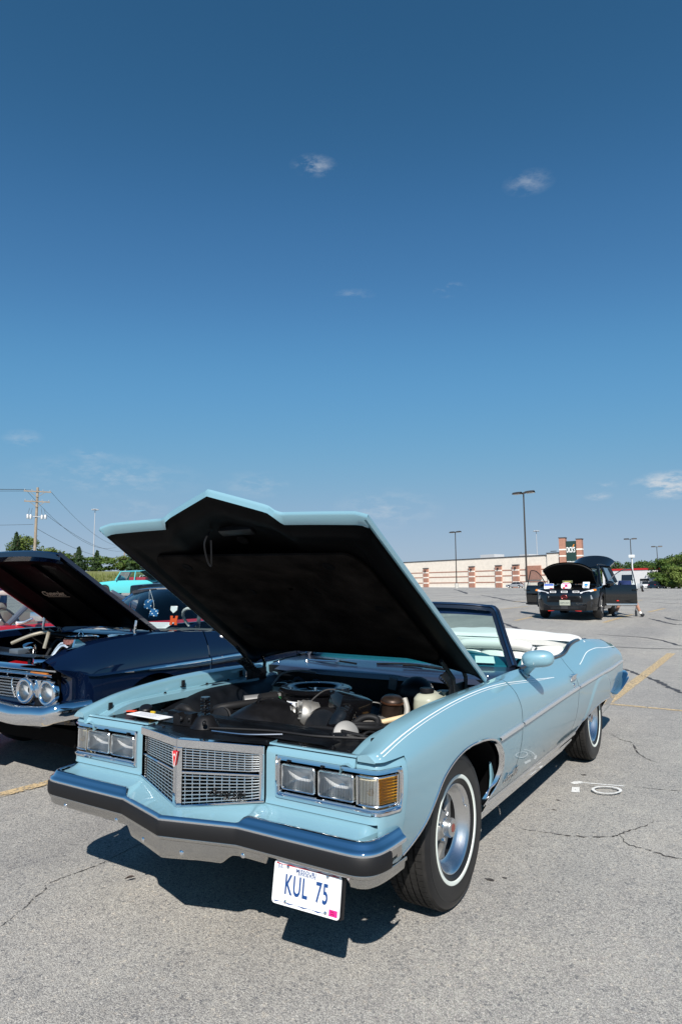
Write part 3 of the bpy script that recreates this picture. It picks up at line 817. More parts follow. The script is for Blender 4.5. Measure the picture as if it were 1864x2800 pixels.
def lamp(x0, x1, z0, z1, y):
    """rectangular sealed beam: chrome rim, bowl reflector, fluted glass"""
    cx, cz = (x0 + x1) / 2, (z0 + z1) / 2; w, h = x1 - x0, z1 - z0
    rim = MB(); rows = []
    for dw, yy in ((.0, .008), (.0, -.004), (-.006, -.008), (-.012, -.006), (-.013, .004)):
        rows.append([(cx + px, y + yy, cz + pz) for px, pz in rrect(w + dw, h + dw, .014 + dw * .3, 5)])
    rim.rows(rows, closed=True)
    bowl = MB(); rows = []
    for k in range(8):
        f = 1 - k / 7; rows.append([(cx + px * max(f, .08), y + .052 - .050 * f ** 2, cz + pz * max(f, .08)) for px, pz in rrect(w - .013, h - .013, .012, 5)])
    bowl.rows(rows, closed=True); bowl.add([(cx, y + .0525, cz)] + rows[-1], [(0, i + 1, (i + 1) % len(rows[-1]) + 1) for i in range(len(rows[-1]))])
    gl = MB()
    def lens(u, v):
        px = (u - .5) * (w - .012); pz = (v - .5) * (h - .012)
        return (px, -.0065 * (1 - (2*u-1)**4) * (1 - (2*v-1)**4) - .002, pz)
    gl.grid(lens, 10, 8)
    return rim, bowl, gl, (cx, y, cz)
for (x0, x1) in ((.464, .638), (.652, .826)):
    rim, bowl, gl, c = lamp(x0, x1, .668, .774, -.800)
    for sgn, par in ((1, bez[0]), (-1, bez[1])):
        (rim if sgn > 0 else rim.mirror()).build('headlight_rim', M_CHROME2, par)
        (bowl if sgn > 0 else bowl.mirror()).build('headlight_reflector', M_REFL, par, smooth=60)
        g = gl.build('headlight_lens', M_LENS, par, smooth=60); g.location = (sgn * c[0], c[1], c[2])
        # fluting bars moulded into the lens
        fb = MB()
        for k in range(19):
            u = (k + 1) / 20; px = (u - .5) * (x1 - x0 - .016)
            if abs(u - .5) > .47: continue
            fb.tube([(px, -.001, -.044), (px, -.003, 0), (px, -.001, .010 + .012 * math.sin(u * 9))], .0012, 4, cap=False)
        fb2 = fb.build('lens_flutes', M_LENSR, par); fb2.location = (sgn * c[0], c[1] + .001, c[2])
# wrap-round turn signal
def sig_rows(sa, sb, d, n, z0=.668, z1=.774):
    return [[bz_pt(lerp(sa, sb, k / n), z, d) for z in (z0, z0 + .003, z1 - .003, z1)] for k in range(n + 1)]
sA, sM, sB = s_of_x(.838), s_of_x(.838) + .098, S1 - .020
M_SIGB = pbr('signal_reflector', (.92, .82, .55), .3, .2); M_AMBG = glassy('amber_glass', (1.0, .60, .05), 1.2); M_AMBR = pbr('amber_rib', (.95, .42, .02), .15); nt(M_AMBR)[0]['Principled BSDF'].inputs['Alpha'].default_value = .55
mb = MB(); mb.rows(sig_rows(sA, sM, .028, 8)); mirrored_build(mb, 'signal_reflector', M_SIGB, bez, smooth=60)
mb = MB(); mb.rows(sig_rows(sM, sB, .020, 12)); mirrored_build(mb, 'signal_reflector', M_REFL, bez, smooth=60)
mb = MB(); mb.rows(sig_rows(sA, sM, .006, 8)); mirrored_build(mb, 'turn_signal_lens', M_LENS, bez, smooth=60)
mb = MB(); mb.rows(sig_rows(sM + .001, sB, .006, 12)); mirrored_build(mb, 'marker_lens', M_AMBG, bez, smooth=60)
mb = MB()
for k in range(15):
    s_ = lerp(sA + .004, sM - .003, k / 14); mb.tube([bz_pt(s_, .671, .007), bz_pt(s_, .771, .007)], .0016, 4, cap=False)
mirrored_build(mb, 'lens_flutes', M_LENSR, bez)
mb = MB()
for k in range(9):
    z_ = lerp(.676, .766, k / 8); mb.tube([bz_pt(lerp(sM + .003, sB - .003, q / 8), z_, .008) for q in range(9)], .0022, 4, cap=False)
mirrored_build(mb, 'lens_flutes', M_AMBR, bez)
mb = MB(); mb.sphere(bz_pt(lerp(sA, sM, .55), .715, .020), .014, 12, 8); mirrored_build(mb, 'signal_bulb', pbr('amber_bulb', (.85, .45, .05), .2), bez)
mb = MB()
lo = [bz_pt(lerp(sA, sB, k / 20), .667, .004) for k in range(21)]; hi = [bz_pt(lerp(sA, sB, k / 20), .775, .004) for k in range(21)]
mb.tube(lo + hi[::-1], .0035, 6, closed=True); mirrored_build(mb, 'signal_rim', M_CHROME2, bez)
# grille: a shallow V with a stepped chrome frame and egg-crate inserts
GC = Vector((0.0, -.948, 0)); GE = Vector((.383, -.815, 0)); GD = (GE - GC); GLEN = GD.length; GD.normalize(); GN = Vector((GD.y, -GD.x, 0))
def gp(u, z, o=0.0):
    """u metres from the ridge along the half grille, o forward"""
    p = GC + GD * u + GN * o; return (p.x, p.y, z)
def gtop(u): return .850 - .012 * u / GLEN
def gbot(u): return lerp(.556, .604, u / GLEN)
grille = empty('grille', (0, 0, 0), parent=car)
def gbar(us, zs, w, d, o):
    """bar following (u,z) points, w tall, d deep, front at o"""
    return None
fr = MB()
def gframe(u0, u1, zf0, zf1, o0, o1, n=10):
    q = MB(); rows = []
    for k in range(n + 1):
        u = lerp(u0, u1, k / n); a, b = zf0(u), zf1(u)
        rows.append([gp(u, a, o0), gp(u, a, o1 - .002), gp(u, a + .002, o1), gp(u, b - .002, o1), gp(u, b, o1 - .002), gp(u, b, o0)])
    q.rows(rows, capends=True, closed=True); return q
parts = [gframe(0, GLEN, lambda u: gtop(u) - .036, gtop, -.02, .012),              # top band
         gframe(0, GLEN, gbot, lambda u: gbot(u) + .010, -.02, .010),              # bottom band
         gframe(0, .024, lambda u: gbot(u) + .010, lambda u: gtop(u) - .036, -.02, .013, 2),   # ridge
         gframe(.024, GLEN - .018, lambda u: lerp(.700, .708, u / GLEN), lambda u: lerp(.712, .718, u / GLEN), -.02, .008)]
for q in parts: fr.add(q.v, q.f)
# outer upright with rounded lower corner, curls back
rows = []
for k in range(9):
    a = k / 8 * math.pi / 2; u = GLEN - .020 + .020 * math.sin(a); o = .012 - .030 * (1 - math.cos(a))
    rows.append([gp(u, lerp(gbot(GLEN), gtop(GLEN), t / 8) if t else gbot(GLEN) + .012 * (1 - math.sin(a)), o) for t in range(9)])
fr.rows(rows)
fr2 = MB(); fr2.add(fr.v, fr.f); m_ = fr.mirror(); fr2.add(m_.v, m_.f)
fr2.build('grille_frame', M_CHROME, grille, smooth=35)
for half in (1, -1):
    for (za, zb) in ((lambda u: lerp(.718, .724, u / GLEN), lambda u: gtop(u) - .038), (lambda u: gbot(u) + .011, lambda u: lerp(.699, .707, u / GLEN))):
        ins = MB(); nb = 8
        for k in range(nb):
            f = (k + .5) / nb
            rows = []
            for j in range(13):
                u = lerp(.026, GLEN - .014, j / 12); z = lerp(za(u), zb(u), f); o = .006 - .014 * sstep(.34, .39, u)
                rows.append([gp(u, z - .0022, -.030), gp(u, z - .0022, o - .001), gp(u, z, o), gp(u, z + .0022, o - .001), gp(u, z + .0022, -.030)])
            ins.rows(rows)
        for j in range(11):
            u = lerp(.034, GLEN - .022, j / 10)
            q = gframe(u - .0020, u + .0020, za, zb, -.030, -.001, 1); ins.add(q.v, q.f)
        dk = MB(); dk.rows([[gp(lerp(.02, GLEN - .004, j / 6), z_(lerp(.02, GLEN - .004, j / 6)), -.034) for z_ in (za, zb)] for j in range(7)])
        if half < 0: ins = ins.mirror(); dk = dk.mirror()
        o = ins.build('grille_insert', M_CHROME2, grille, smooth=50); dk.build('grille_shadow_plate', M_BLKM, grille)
# red arrowhead badge on the ridge with a small white star
mb = MB(); mb.prism([(-.013, 0), (.013, -.002), (.002, -.062), (-.002, -.062)], lambda a, b: (a, -.961, .800 + b), lambda a, b: (a, -.972, .798 + b))
badge = mb.build('ridge_badge', M_RED, grille)
mb = MB(); mb.prism([(.007 * (1 if k % 2 == 0 else .3) * math.cos(k * math.pi / 4), .009 * (1 if k % 2 == 0 else .3) * math.sin(k * math.pi / 4)) for k in range(8)], lambda a, b: (a, -.971, .784 + b), lambda a, b: (a, -.9735, .784 + b))
mb.tube([(-.014, -.972, .799), (-.003, -.974, .735), (.003, -.974, .735), (.014, -.972, .797)], .0012, 5)
mb.build('badge_star', M_STRIPE, grille)
# script on the lower right insert
t = text_mesh('Grand Ville', .041, .002, .35, 1.0, .9); t.v = [gp(.235 + p[0], .628 + p[1], .012 + p[2]) for p in t.v]
t.build('grille_script', M_BLKS, grille, smooth=0)
t = text_mesh('BY PONTIAC', .014, .0015, 0, 1.3); t.v = [gp(.275 + p[0], .604 + p[1] + .002, .010 + p[2]) for p in t.v]
t.build('grille_script', M_CHROME2, grille, smooth=0)
# painted filler between nose and bumper
def bump_y(x):     # front line of the bumper in plan
    a = abs(x)
    if a < .352: return lerp(-1.056, -.957, a / .352)
    return -.957 + .006 * sstep(.6, .9, a)
def nose_y(x):     # foot line of nose/grille
    a = abs(x)
    if a < .383: return lerp(-.958, -.822, a / .383)
    return -.814
def filler():
    mb = MB(); rows = []
    xs = sorted(set([k / 60 * .945 for k in range(61)] + [.345, .352, .358, .364, .370]))
    for x in xs:
        a = x; k = sstep(.345, .372, a)
        yn = nose_y(x) + .006; yb = bump_y(x) + lerp(.012, .050, k)
        zt = lerp(.557, .600, clamp(a / .383)) if a < .383 else .600; zb = lerp(.545, .573, k)
        wrap = sstep(.87, .948, a); yn += .155 * wrap * wrap; yb += .215 * wrap * wrap
        rows.append([(x, yn + .01, zt), (x, yn - .004, zt - .001), (x, lerp(yn, yb, .35), lerp(zt, zb, .55)), (x, lerp(yn, yb, .75), lerp(zt, zb, .9)), (x, yb, zb), (x, yb - .004 * (1 - k), zb - .02)])
    mb.rows(rows); q = mb.mirror(); mb.add(q.v, q.f); return mb
filler().build('bumper_filler', M_BLUE, car, smooth=45)
# bumper: chrome bar with black rubber strip
BL = [(0.0, -1.056), (.352, -.957), (.60, -.957), (.85, -.955), (.925, -.948), (.963, -.925), (.985, -.885), (.996, -.82), (1.0, -.70)]
def bpath(n=90):
    P = []
    L = [0.0]
    for a, b in zip(BL, BL[1:]): L.append(L[-1] + math.hypot(b[0]-a[0], b[1]-a[1]))
    for k in range(n + 1):
        s = L[-1] * k / n
        if s <= L[3]: P.append((interp(L, [p[0] for p in BL], s), interp(L, [p[1] for p in BL], s)))
        else: P.append((spl(L, [p[0] for p in BL], s), spl(L, [p[1] for p in BL], s)))
    return P
BP = bpath()
def bframe(i):
    a = Vector(BP[max(i - 1, 0)]); b = Vector(BP[min(i + 1, len(BP) - 1)]); t = (b - a).normalized()
    if i == 0: t = Vector((1, 0))
    return Vector(BP[i]), Vector((t.y, -t.x))
def bsweep(prof, i0=0, i1=None, capends=False):
    """prof: function i -> list of (out, z)"""
    rows = []
    for i in range(i0, (len(BP) if i1 is None else i1)):
        p, n = bframe(i); rows.append([(p.x + n.x * o, p.y + n.y * o, z) for o, z in prof(i)])
    return MB().rows(rows, capends=capends)
def sym(mb): q = mb.mirror(); mb.add(q.v, q.f); return mb
def upper(i):
    x = BP[i][0]; k = sstep(.345, .372, x)
    def q(a, b): return (lerp(a[0], b[0], k), lerp(a[1], b[1], k))
    return [q((-.024, .530), (-.058, .550)), q((-.022, .546), (-.053, .572)), q((-.018, .549), (-.046, .5775)), q((-.015, .5495), (-.034, .5765)), q((-.013, .549), (-.023, .566)), q((-.012, .5485), (-.017, .556)), (-.010, .5505), (-.003, .546), (.0015, .538), (-.001, .528)]
def lower(i, cut=False):
    x = BP[i][0]; b = lerp(.374, .380, sstep(0, .2, x)); b = lerp(b, .416, sstep(.27, .33, x))
    if cut and .49 < x < .885: b = .452
    return [(-.001, .472), (.002, .466), (.000, .458), (-.008, .452), (-.010, lerp(b, .452, .5)), (-.013, b + .008), (-.022, b), (-.060, b - .002), (-.075, b + .010)]
bumper = sym(bsweep(upper)).build('front_bumper', M_CHROME, car, smooth=45)
_lo = bsweep(lambda i: lower(i, True)); _l2 = bsweep(lower).mirror(); _lo.add(_l2.v, _l2.f); _lo.build('lower_bumper', M_PITTED, bumper, smooth=45)
rb = sym(bsweep(lambda i: [(-.01, .532), (.003, .530), (.007, .524), (.008, .500), (.007, .477), (.003, .470), (-.01, .468)], 0, len(BP) - 9, False))
rb.build('rubber_strip', M_RUB, bumper, smooth=40)
mb = MB(); p, n = bframe(len(BP) - 1)
back = [[(BP[i][0] + bframe(i)[1].x * -.02, BP[i][1] + bframe(i)[1].y * -.02, z) for z in (.475, .525)] for i in range(len(BP))]
sym(MB().rows(back)).build('bumper_core', M_PITTED, bumper)
for x in (-.80, -.40, -.16, .10, .38):
    mb = MB(); i = min(range(len(BP)), key=lambda k: abs(BP[k][0] - abs(x))); p, n = bframe(i); sg = 1 if x > 0 else -1
    mb.lathe([(0, .007), (.006, .0062), (.0105, .003), (.012, -.002), (.012, -.01)], 14, frame_to((sg * (p.x + n.x * -.012), p.y + n.y * -.012, .430 - .022 * (abs(x) < .2)), (sg * n.x, n.y, .1)))
    mb.build('bumper_bolt', M_CHROME, bumper)
# licence plate and its black holder
PM = frame_to((.694, -.946, .372), (0.045, -1, .16), (1, .045, 0))
PMi = PM
def plate_xy(a, b, o): return tuple(PM @ Vector((a, b, o)))
holder = MB(); holder.prism(rrect(.318, .150, .008), lambda a, b: plate_xy(a + .004, b, -.016), lambda a, b: plate_xy(a + .004, b, -.003)); holder.box((.694, -.90, .40), (.12, .06, .03))
hold = holder.build('plate_holder', M_BLKS, bumper)
plate = empty('licence_plate', (0, 0, 0), parent=car)
MB().prism(rrect(.305, .152, .014), lambda a, b: plate_xy(a, b, -.002), lambda a, b: plate_xy(a, b, 0)).build('plate_sheet', M_PLATE, plate, smooth=0)
def ptext(t, size, x, y, mat, sx=1.0, bold=0.0, sp=1.0, rot=0, name='plate_lettering'):
    q = text_mesh(t, size, .0004, 0, sx, sp, bold=bold)
    c, s_ = math.cos(rot), math.sin(rot)
    q.v = [plate_xy(x + a * c - b * s_, y + a * s_ + b * c, .0012 + o) for a, b, o in q.v]; q.build(name, mat, plate, smooth=0)
ptext('KUL', .098, -.045, -.004, M_PBLUE, .55, .0016, 1.12); ptext('75', .098, .072, -.004, M_PBLUE, .55, .0016, 1.12)
ptext('MISSOURI', .019, -.004, .054, M_PBLUE, 1.0, .0003, 1.12); ptext('SHOW-ME STATE', .0105, .0, .043, M_PBLUE, 1.0)
ptext('JUL', .020, -.122, .058, M_PBLUE, .8)
MB().prism([(-.018, -.011), (.018, -.011), (.018, .011), (-.018, .011)], lambda a, b: plate_xy(.125 + a, -.057 + b, .0004), lambda a, b: plate_xy(.125 + a, -.057 + b, .0009)).build('plate_sticker', M_PINK, plate, smooth=0)
ptext('27', .019, .124, -.057, M_BLKM, .8, 0, 1.0, R(90))
def wave(y0, amp, th, x0, x1, mat, up):
    mb = MB(); mb.rows([[plate_xy(x, y0 + up * amp * abs(math.sin((x - x0) * 48)) , .0007), plate_xy(x, y0 - up * th, .0007)] for x in [lerp(x0, x1, k / 60) for k in range(61)]]); mb.build('plate_wave', mat, plate, smooth=0)
wave(.0705, .004, -.006, -.142, .142, M_PRED, -1); wave(-.069, .004, -.005, -.138, .095, M_PBLUE, 1)
for a, b in ((-.088, .060), (.092, .060), (-.088, -.062), (.092, -.062)):
    mb = MB(); mb.lathe([(0, .005), (.004, .0045), (.0065, .002), (.007, 0)], 10, PM @ Matrix.Translation((a, b, .0005))); mb.build('plate_screw', M_CHROME, plate)

# ---- hood, raised -----------------------------------------------------------
HW = .868
HC = {(1, 0): Vector((HW, .615, 1.004)), (-1, 0): Vector((-HW, .615, 1.012)), (1, 1): Vector((HW, -.73, 1.833)), (-1, 1): Vector((-HW, -.73, 1.877))}
HN = Vector((0, .524, .852)).normalized()
HD = (HC[(1, 1)] - HC[(1, 0)]); HLEN = HD.length
def hood_pt(u, v, off=0.0):
    """u -1..1 across, v metres from the rear edge line towards the front"""
    a = (u + 1) / 2; f = v / HLEN
    p = HC[(-1, 0)].lerp(HC[(1, 0)], a).lerp(HC[(-1, 1)].lerp(HC[(1, 1)], a), f)
    au = abs(u) * HW
    g = sstep(-.2, .5, f)                               # bulge grows towards the front
    h = .055 * (1 - u * u) * (1 - .55 * f)              # crown
    h += g * (.020 * sstep(.385, .31, au) + .043 * max(0, 1 - au / .36) )
    h -= .018 * sstep(.80, .868, au)
    return p + HN * (h + off)
def hood_v0(u): return .17 * (1 - u * u)                # rear edge bows forward in the middle
def hood_v1(u):
    au = abs(u) * HW
    return HLEN + .125 * max(0, 1 - au / .40)
US = sorted(set([k / 24 for k in range(-24, 25)] + [s * x / HW for x in (.30, .33, .36, .385, .40, .02) for s in (1, -1)]))
NV = 30
hood = empty('hood', parent=car)
M_UNDER = pbr('hood_underside', (.0018, .0018, .0022), .45, spec=.08, var=.3, vscale=8)
rows = [[hood_pt(u, lerp(hood_v0(u), hood_v1(u), j / NV)) for j in range(NV + 1)] for u in US]
skin = MB(); skin.rows(rows)
# turned-down lips: front and sides
def lip(edge, drop=.034, inset=.010):
    return edge
fe = [(u, hood_v1(u)) for u in US]
skin.rows([[hood_pt(u, v) for u, v in fe], [hood_pt(u, v + .002, -.008) for u, v in fe], [hood_pt(u * .998, v - .004, -.019) for u, v in fe], [hood_pt(u * .985, v - lerp(.012, .052, sstep(.36, .40, abs(u) * HW)), -.036) for u, v in fe]])
for s in (1, -1):
    ve = [lerp(0, HLEN, k / 24) for k in range(25)]
    skin.rows([[hood_pt(s, v) for v in ve], [hood_pt(s * 1.001, v, -.010) for v in ve], [hood_pt(s * .996, v, -.026) for v in ve], [hood_pt(s * .985, v, -.030) for v in ve]])
skin.build('hood_skin', M_BLUE, hood, smooth=45, recalc=False)
# inner panel, black: sides step in, deep frame then pad
def ins(u, v, m):                                        # inset coordinates
    return u
def vv(u, t, m0, m1): return lerp(hood_v0(u) + m0, hood_v1(u) - m1, t)
inn = MB()
prof = [(1.0, .962, -.028), (.955, .955, -.050), (.90, .90, -.062), (.86, .86, -.052), (.82, .82, -.050)]
T = [0, .015, .05, .09, .12] + [lerp(.15, .85, k / 12) for k in range(13)] + [.90, .935, .96, .985, 1.0]
def under(u, t):
    e = min((1 - abs(u)) * HW, t * 1.5, (1 - t) * 1.5)   # distance from the edge
    d = interp([0, .03, .045, .09, .12, .145, .16, .5], [-.030, -.032, -.052, -.066, -.066, -.050, -.046, -.046], e)
    return hood_pt(u, vv(u, t, .012, lerp(.012, .048, sstep(.36, .40, abs(u) * HW))), d)
UU = sorted(set([s * k for s in (1, -1) for k in (.986, .970, .955, .93, .90, .875, .85, .83, .815)] + [k / 14 * .8 for k in range(-14, 15)]))
inn.rows([[under(u, t) for t in T] for u in UU])
inn.build('inner_panel', M_UNDER, hood, smooth=45, recalc=False)
# back edge closing strip
bk = MB(); bk.rows([[hood_pt(u, hood_v0(u)) for u in US], [hood_pt(u, hood_v0(u) - .002, -.016) for u in US], [hood_pt(u * .965, hood_v0(u) + .012, -.030) for u in US]]); bk.build('rear_lip', M_BLKS, hood, smooth=45)
# insulation pad with rounded corners and dished fasteners
pad = MB(); pr = []
def pad_pt(a, b, off):
    u = a; t = b
    return hood_pt(u, vv(u, t, .012, .045), off)
outline = rrect(1.60, .76, .10, 5)
for k, off in ((1.0, -.050), (1.0, -.062), (.99, -.066), (.75, -.067), (.5, -.068), (.25, -.068), (.02, -.068)):
    pr.append([pad_pt(x * k, .475 + z * k, off - .0) for x, z in outline])
pad.rows(pr, closed=True); pad.build('insulation_pad', M_PAD, hood, smooth=40, recalc=False)
for a, b in ((-.55, .78), (0, .80), (.55, .78), (-.3, .52), (.25, .52), (.66, .50), (.0, .30), (.62, .25), (-.6, .30)):
    mb = MB(); p = pad_pt(a, b, -.069); q = frame_to(p, -HN); mb.lathe([(0, .001), (.018, .002), (.026, .004), (.032, .002), (.034, -.004)], 16, q); mb.build('pad_clip', M_BLKM, hood, smooth=40)
# latch loop and brace seen under the nose
mb = MB(); b0 = hood_pt(-.17, 1.46, -.06); mb.tube(smooth_path([b0, b0 - HN * .05 + Vector((0, -.01, -.02)), b0 - HN * .06 + Vector((0, .02, -.10)), b0 - HN * .05 + Vector((.012, .03, -.135)), b0 - HN * .05 + Vector((.022, .02, -.10)), b0 - HN * .03 + Vector((.026, 0, -.02))], 5), .005, 6); mb.build('latch_loop', M_BLKS, hood)
mb = MB(); c0 = hood_pt(.02, 1.44, -.05); mb.box(c0, (.22, .05, .05), rot=(R(-32), 0, 0), bev=.012); mb.build('latch_plate', M_BLKS, hood)
mb = MB(); o0 = hood_pt(.10, 1.36, .0); mb.prism([(-.06, 0), (.02, .0), (.05, .05), (.03, .055), (-.02, .02)], lambda a, b: o0 + HN * b + HD.normalized() * a + Vector((-.006, 0, 0)), lambda a, b: o0 + HN * b + HD.normalized() * a + Vector((.006, 0, 0))); mb.build('hood_ornament', M_CHROME, hood)
# washer jets / nameplate along the front edge are omitted in shadow; hinges:
for s in (1, -1):
    x = s * .735; hg = empty('hood_hinge', parent=car)
    MB().box((x, .47, .905), (.012, .20, .12), bev=.004).build('hinge_plate', M_BLKS, hg)
    top1 = hood_pt(s * .84, .30, -.05); top2 = hood_pt(s * .84, .13, -.05)
    MB().tube([(x, .43, .905), (x + s * .004, .415, 1.0), (x, top1.y - .08, top1.z - .02)], .013, 6).build('hinge_arm', M_BLKS, hg)
    MB().tube([(x + s * .015, .56, .90), (x + s * .015, .575, .99), (x + s * .012, top2.y + .03, top2.z + .02)], .012, 6).build('hinge_arm', M_BLKS, hg)
    sp = MB(); pts = []
    for k in range(61):
        a = k / 60 * 2 * math.pi * 8; y = lerp(.30, .50, k / 60); z = lerp(1.02, .93, k / 60)
        pts.append((x - s * .02 + .014 * math.cos(a), y + .014 * math.sin(a) * .4, z + .014 * math.sin(a)))
    sp.tube(pts, .003, 5); sp.build('hinge_spring', M_BLKS, hg)
    MB().prism([(.26, 1.03), (.36, 1.06), (.44, .99), (.50, .90), (.44, .87), (.38, .94), (.33, .99)], lambda a, b: (x - .004, a, b), lambda a, b: (x + .004, a, b)).build('hinge_bracket', M_BLKS, hg)

# ---- engine bay -------------------------------------------------------------
bay = empty('engine_bay', parent=car)
def bp_(mb, name, mat, **k): return mb.build(name, mat, bay, **k)
# radiator support: flat black panel behind the nose, stepping down
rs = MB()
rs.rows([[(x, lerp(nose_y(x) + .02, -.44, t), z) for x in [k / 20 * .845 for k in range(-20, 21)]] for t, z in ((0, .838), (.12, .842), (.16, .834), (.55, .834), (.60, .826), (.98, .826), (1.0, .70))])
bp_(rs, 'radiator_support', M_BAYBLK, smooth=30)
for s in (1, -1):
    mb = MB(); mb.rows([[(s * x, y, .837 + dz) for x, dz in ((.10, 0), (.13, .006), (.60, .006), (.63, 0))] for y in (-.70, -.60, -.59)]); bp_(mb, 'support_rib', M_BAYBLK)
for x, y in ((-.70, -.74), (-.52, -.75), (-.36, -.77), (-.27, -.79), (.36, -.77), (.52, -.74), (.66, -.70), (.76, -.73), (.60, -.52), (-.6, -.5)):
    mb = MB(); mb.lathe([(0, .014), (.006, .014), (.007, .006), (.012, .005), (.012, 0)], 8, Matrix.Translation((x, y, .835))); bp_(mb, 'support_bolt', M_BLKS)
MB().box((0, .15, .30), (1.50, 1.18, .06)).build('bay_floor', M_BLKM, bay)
# inner wheel housings: broad black humps beside the engine
def hump(s):
    rows = []
    for k in range(21):
        y = lerp(-.44, .70, k / 20); h = spl([-.44, -.3, -.05, .2, .45, .7], [.70, .78, .86, .87, .86, .86], y)
        rows.append([(s * .80, y, h + .035), (s * .74, y, h + .030), (s * .66, y, h - .01), (s * .58, y, h - .12), (s * .54, y, h - .30), (s * .53, y, .32)])
    return MB().rows(rows)
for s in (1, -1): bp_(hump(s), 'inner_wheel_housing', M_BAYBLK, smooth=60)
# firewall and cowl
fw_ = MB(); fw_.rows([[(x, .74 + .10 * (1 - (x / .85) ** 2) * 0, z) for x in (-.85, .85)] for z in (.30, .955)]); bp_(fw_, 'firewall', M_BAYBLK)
def cowl_front(x): return .765 - .10 * (1 - (x / .86) ** 2)
def glass_base(x): return 1.215 - .235 * (1 - (x / .84) ** 2)
cw = MB(); xs = [k / 24 * .86 for k in range(-24, 25)]
cw.rows([[(x, cowl_front(x) - .01, .925) for x in xs], [(x, cowl_front(x), .955) for x in xs], [(x, cowl_front(x) + .02, .962) for x in xs], [(x, lerp(cowl_front(x), glass_base(x), .5), .976) for x in xs], [(x, glass_base(x), .982 + .018 * (1 - (x / .86) ** 2)) for x in xs], [(x, glass_base(x) + .03, .97) for x in xs]])
cw.build('cowl', M_NAVY, car, smooth=50)
for s in (1, -1):
    mb = MB(); mb.lathe([(0, .004), (.007, .003), (.009, 0)], 10, frame_to((s * .80, .80, .972), (0, -.2, 1))); mb.build('cowl_screw', M_CHROME2, car)
# wipers
for xa, xb, xp in ((-.60, -.15, -.62), (-.02, .46, .50)):
    wp = empty('wiper', parent=car)
    ya = lambda x: lerp(cowl_front(x), glass_base(x), .55)
    MB().tube(smooth_path([(xp, ya(xp) - .03, .985), (lerp(xa, xb, .65), ya(xb) - .02, .998), (lerp(xa, xb, .45), ya(xa) + .02, .998)], 6), [.008] * 13, 6).build('wiper_arm', M_CHROME2 if xa < -.3 else M_BLKS, wp)
    MB().tube(smooth_path([(xa, ya(xa) + .05, .992), (lerp(xa, xb, .5), ya(xb) + .03, .999), (xb, ya(xb) - .01, .99)], 6), .007, 6).build('wiper_blade', M_BLKS, wp)
    MB().lathe([(0, .012), (.012, .010), (.016, 0)], 12, Matrix.Translation((xp, ya(xp) - .03, .975))).build('wiper_pivot', M_CHROME2, wp)
# air cleaner: drum with a dished lid, snorkel, label
ac = empty('air_cleaner', parent=car); AM = Matrix.Translation((-.045, .185, 0))
MB().lathe([(.0, .80), (.205, .80), (.205, .905), (.200, .910)], 48, AM).build('drum', M_BLK, ac, smooth=40)
MB().lathe([(.214, .902), (.219, .908), (.219, .918), (.212, .926), (.200, .930), (.178, .930), (.170, .929), (.150, .926), (.140, .921), (.128, .908), (.10, .903), (.05, .902), (0, .903)], 56, AM).build('lid', M_BLK, ac, smooth=40)
MB().lathe([(0, .018), (.010, .016), (.012, 0), (.03, -.002)], 12, AM @ Matrix.Translation((0, 0, .905))).build('wing_nut', M_CHROME2, ac)
for k in range(3):
    a = k * 2.1 + .5; mb = MB(); mb.box((.085 * math.cos(a), .085 * math.sin(a), .908), (.085, .010, .008), rot=(0, 0, a), bev=.003, m=AM); mb.build('lid_rib', M_BLK, ac)
mb = MB(); mb.rows([[(-.045 + .2065 * math.cos(a), .185 + .2065 * math.sin(a), z) for z in (.825, .868)] for a in [R(lerp(-108, -84, k / 8)) for k in range(9)]]); lab = mb.build('service_label', M_PAPER, ac, smooth=60)
for r_, z_, m_ in ((-100, .857, M_PBLUE), (-98, .847, M_BLKM), (-99, .837, M_PRED)):
    mb = MB(); mb.rows([[(-.045 + .2072 * math.cos(a), .185 + .2072 * math.sin(a), z) for z in (z_ - .0025, z_ + .0025)] for a in [R(lerp(r_ - 5, r_ + 5, k / 4)) for k in range(5)]]); mb.build('label_print', m_, lab, smooth=0)
sn = MB(); sn.box((.37, -.09, .905), (.13, .20, .10), rot=(R(-14), R(6), R(-28)), bev=.028); sn.box((.24, .03, .90), (.16, .10, .09), rot=(0, 0, R(-30)), bev=.03); sn.build('snorkel', M_BLK, ac, smooth=50)
mb = MB(); mb.lathe([(0, .045), (.035, .043), (.040, .030), (.040, 0)], 18, Matrix.Translation((.265, .00, .925))); mb.build('vacuum_motor', M_BLK, ac)
MB().tube(smooth_path([(.25, -.01, .955), (.19, -.05, .955), (.15, -.10, .92), (.12, -.14, .87)], 6), .006, 6).build('vacuum_hose', M_RUB, ac)
# corrugated duct and silver duct mouth
pth = smooth_path([(.375, -.13, .885), (.385, -.20, .850), (.405, -.27, .825), (.43, -.33, .80)], 14); MB().tube(pth, [.046 + (.007 if k % 3 == 1 else 0) for k in range(len(pth))], 16).build('corrugated_duct', M_BLK, bay, smooth=30)
mb = MB(); mb.lathe([(0, .004), (.055, .004), (.060, .002), (.060, -.02)], 28, frame_to((.555, -.43, .835), (.55, -.70, .45))); bp_(mb, 'silver_cover', pbr('silver_cover', (.16, .16, .155), .5, .3))
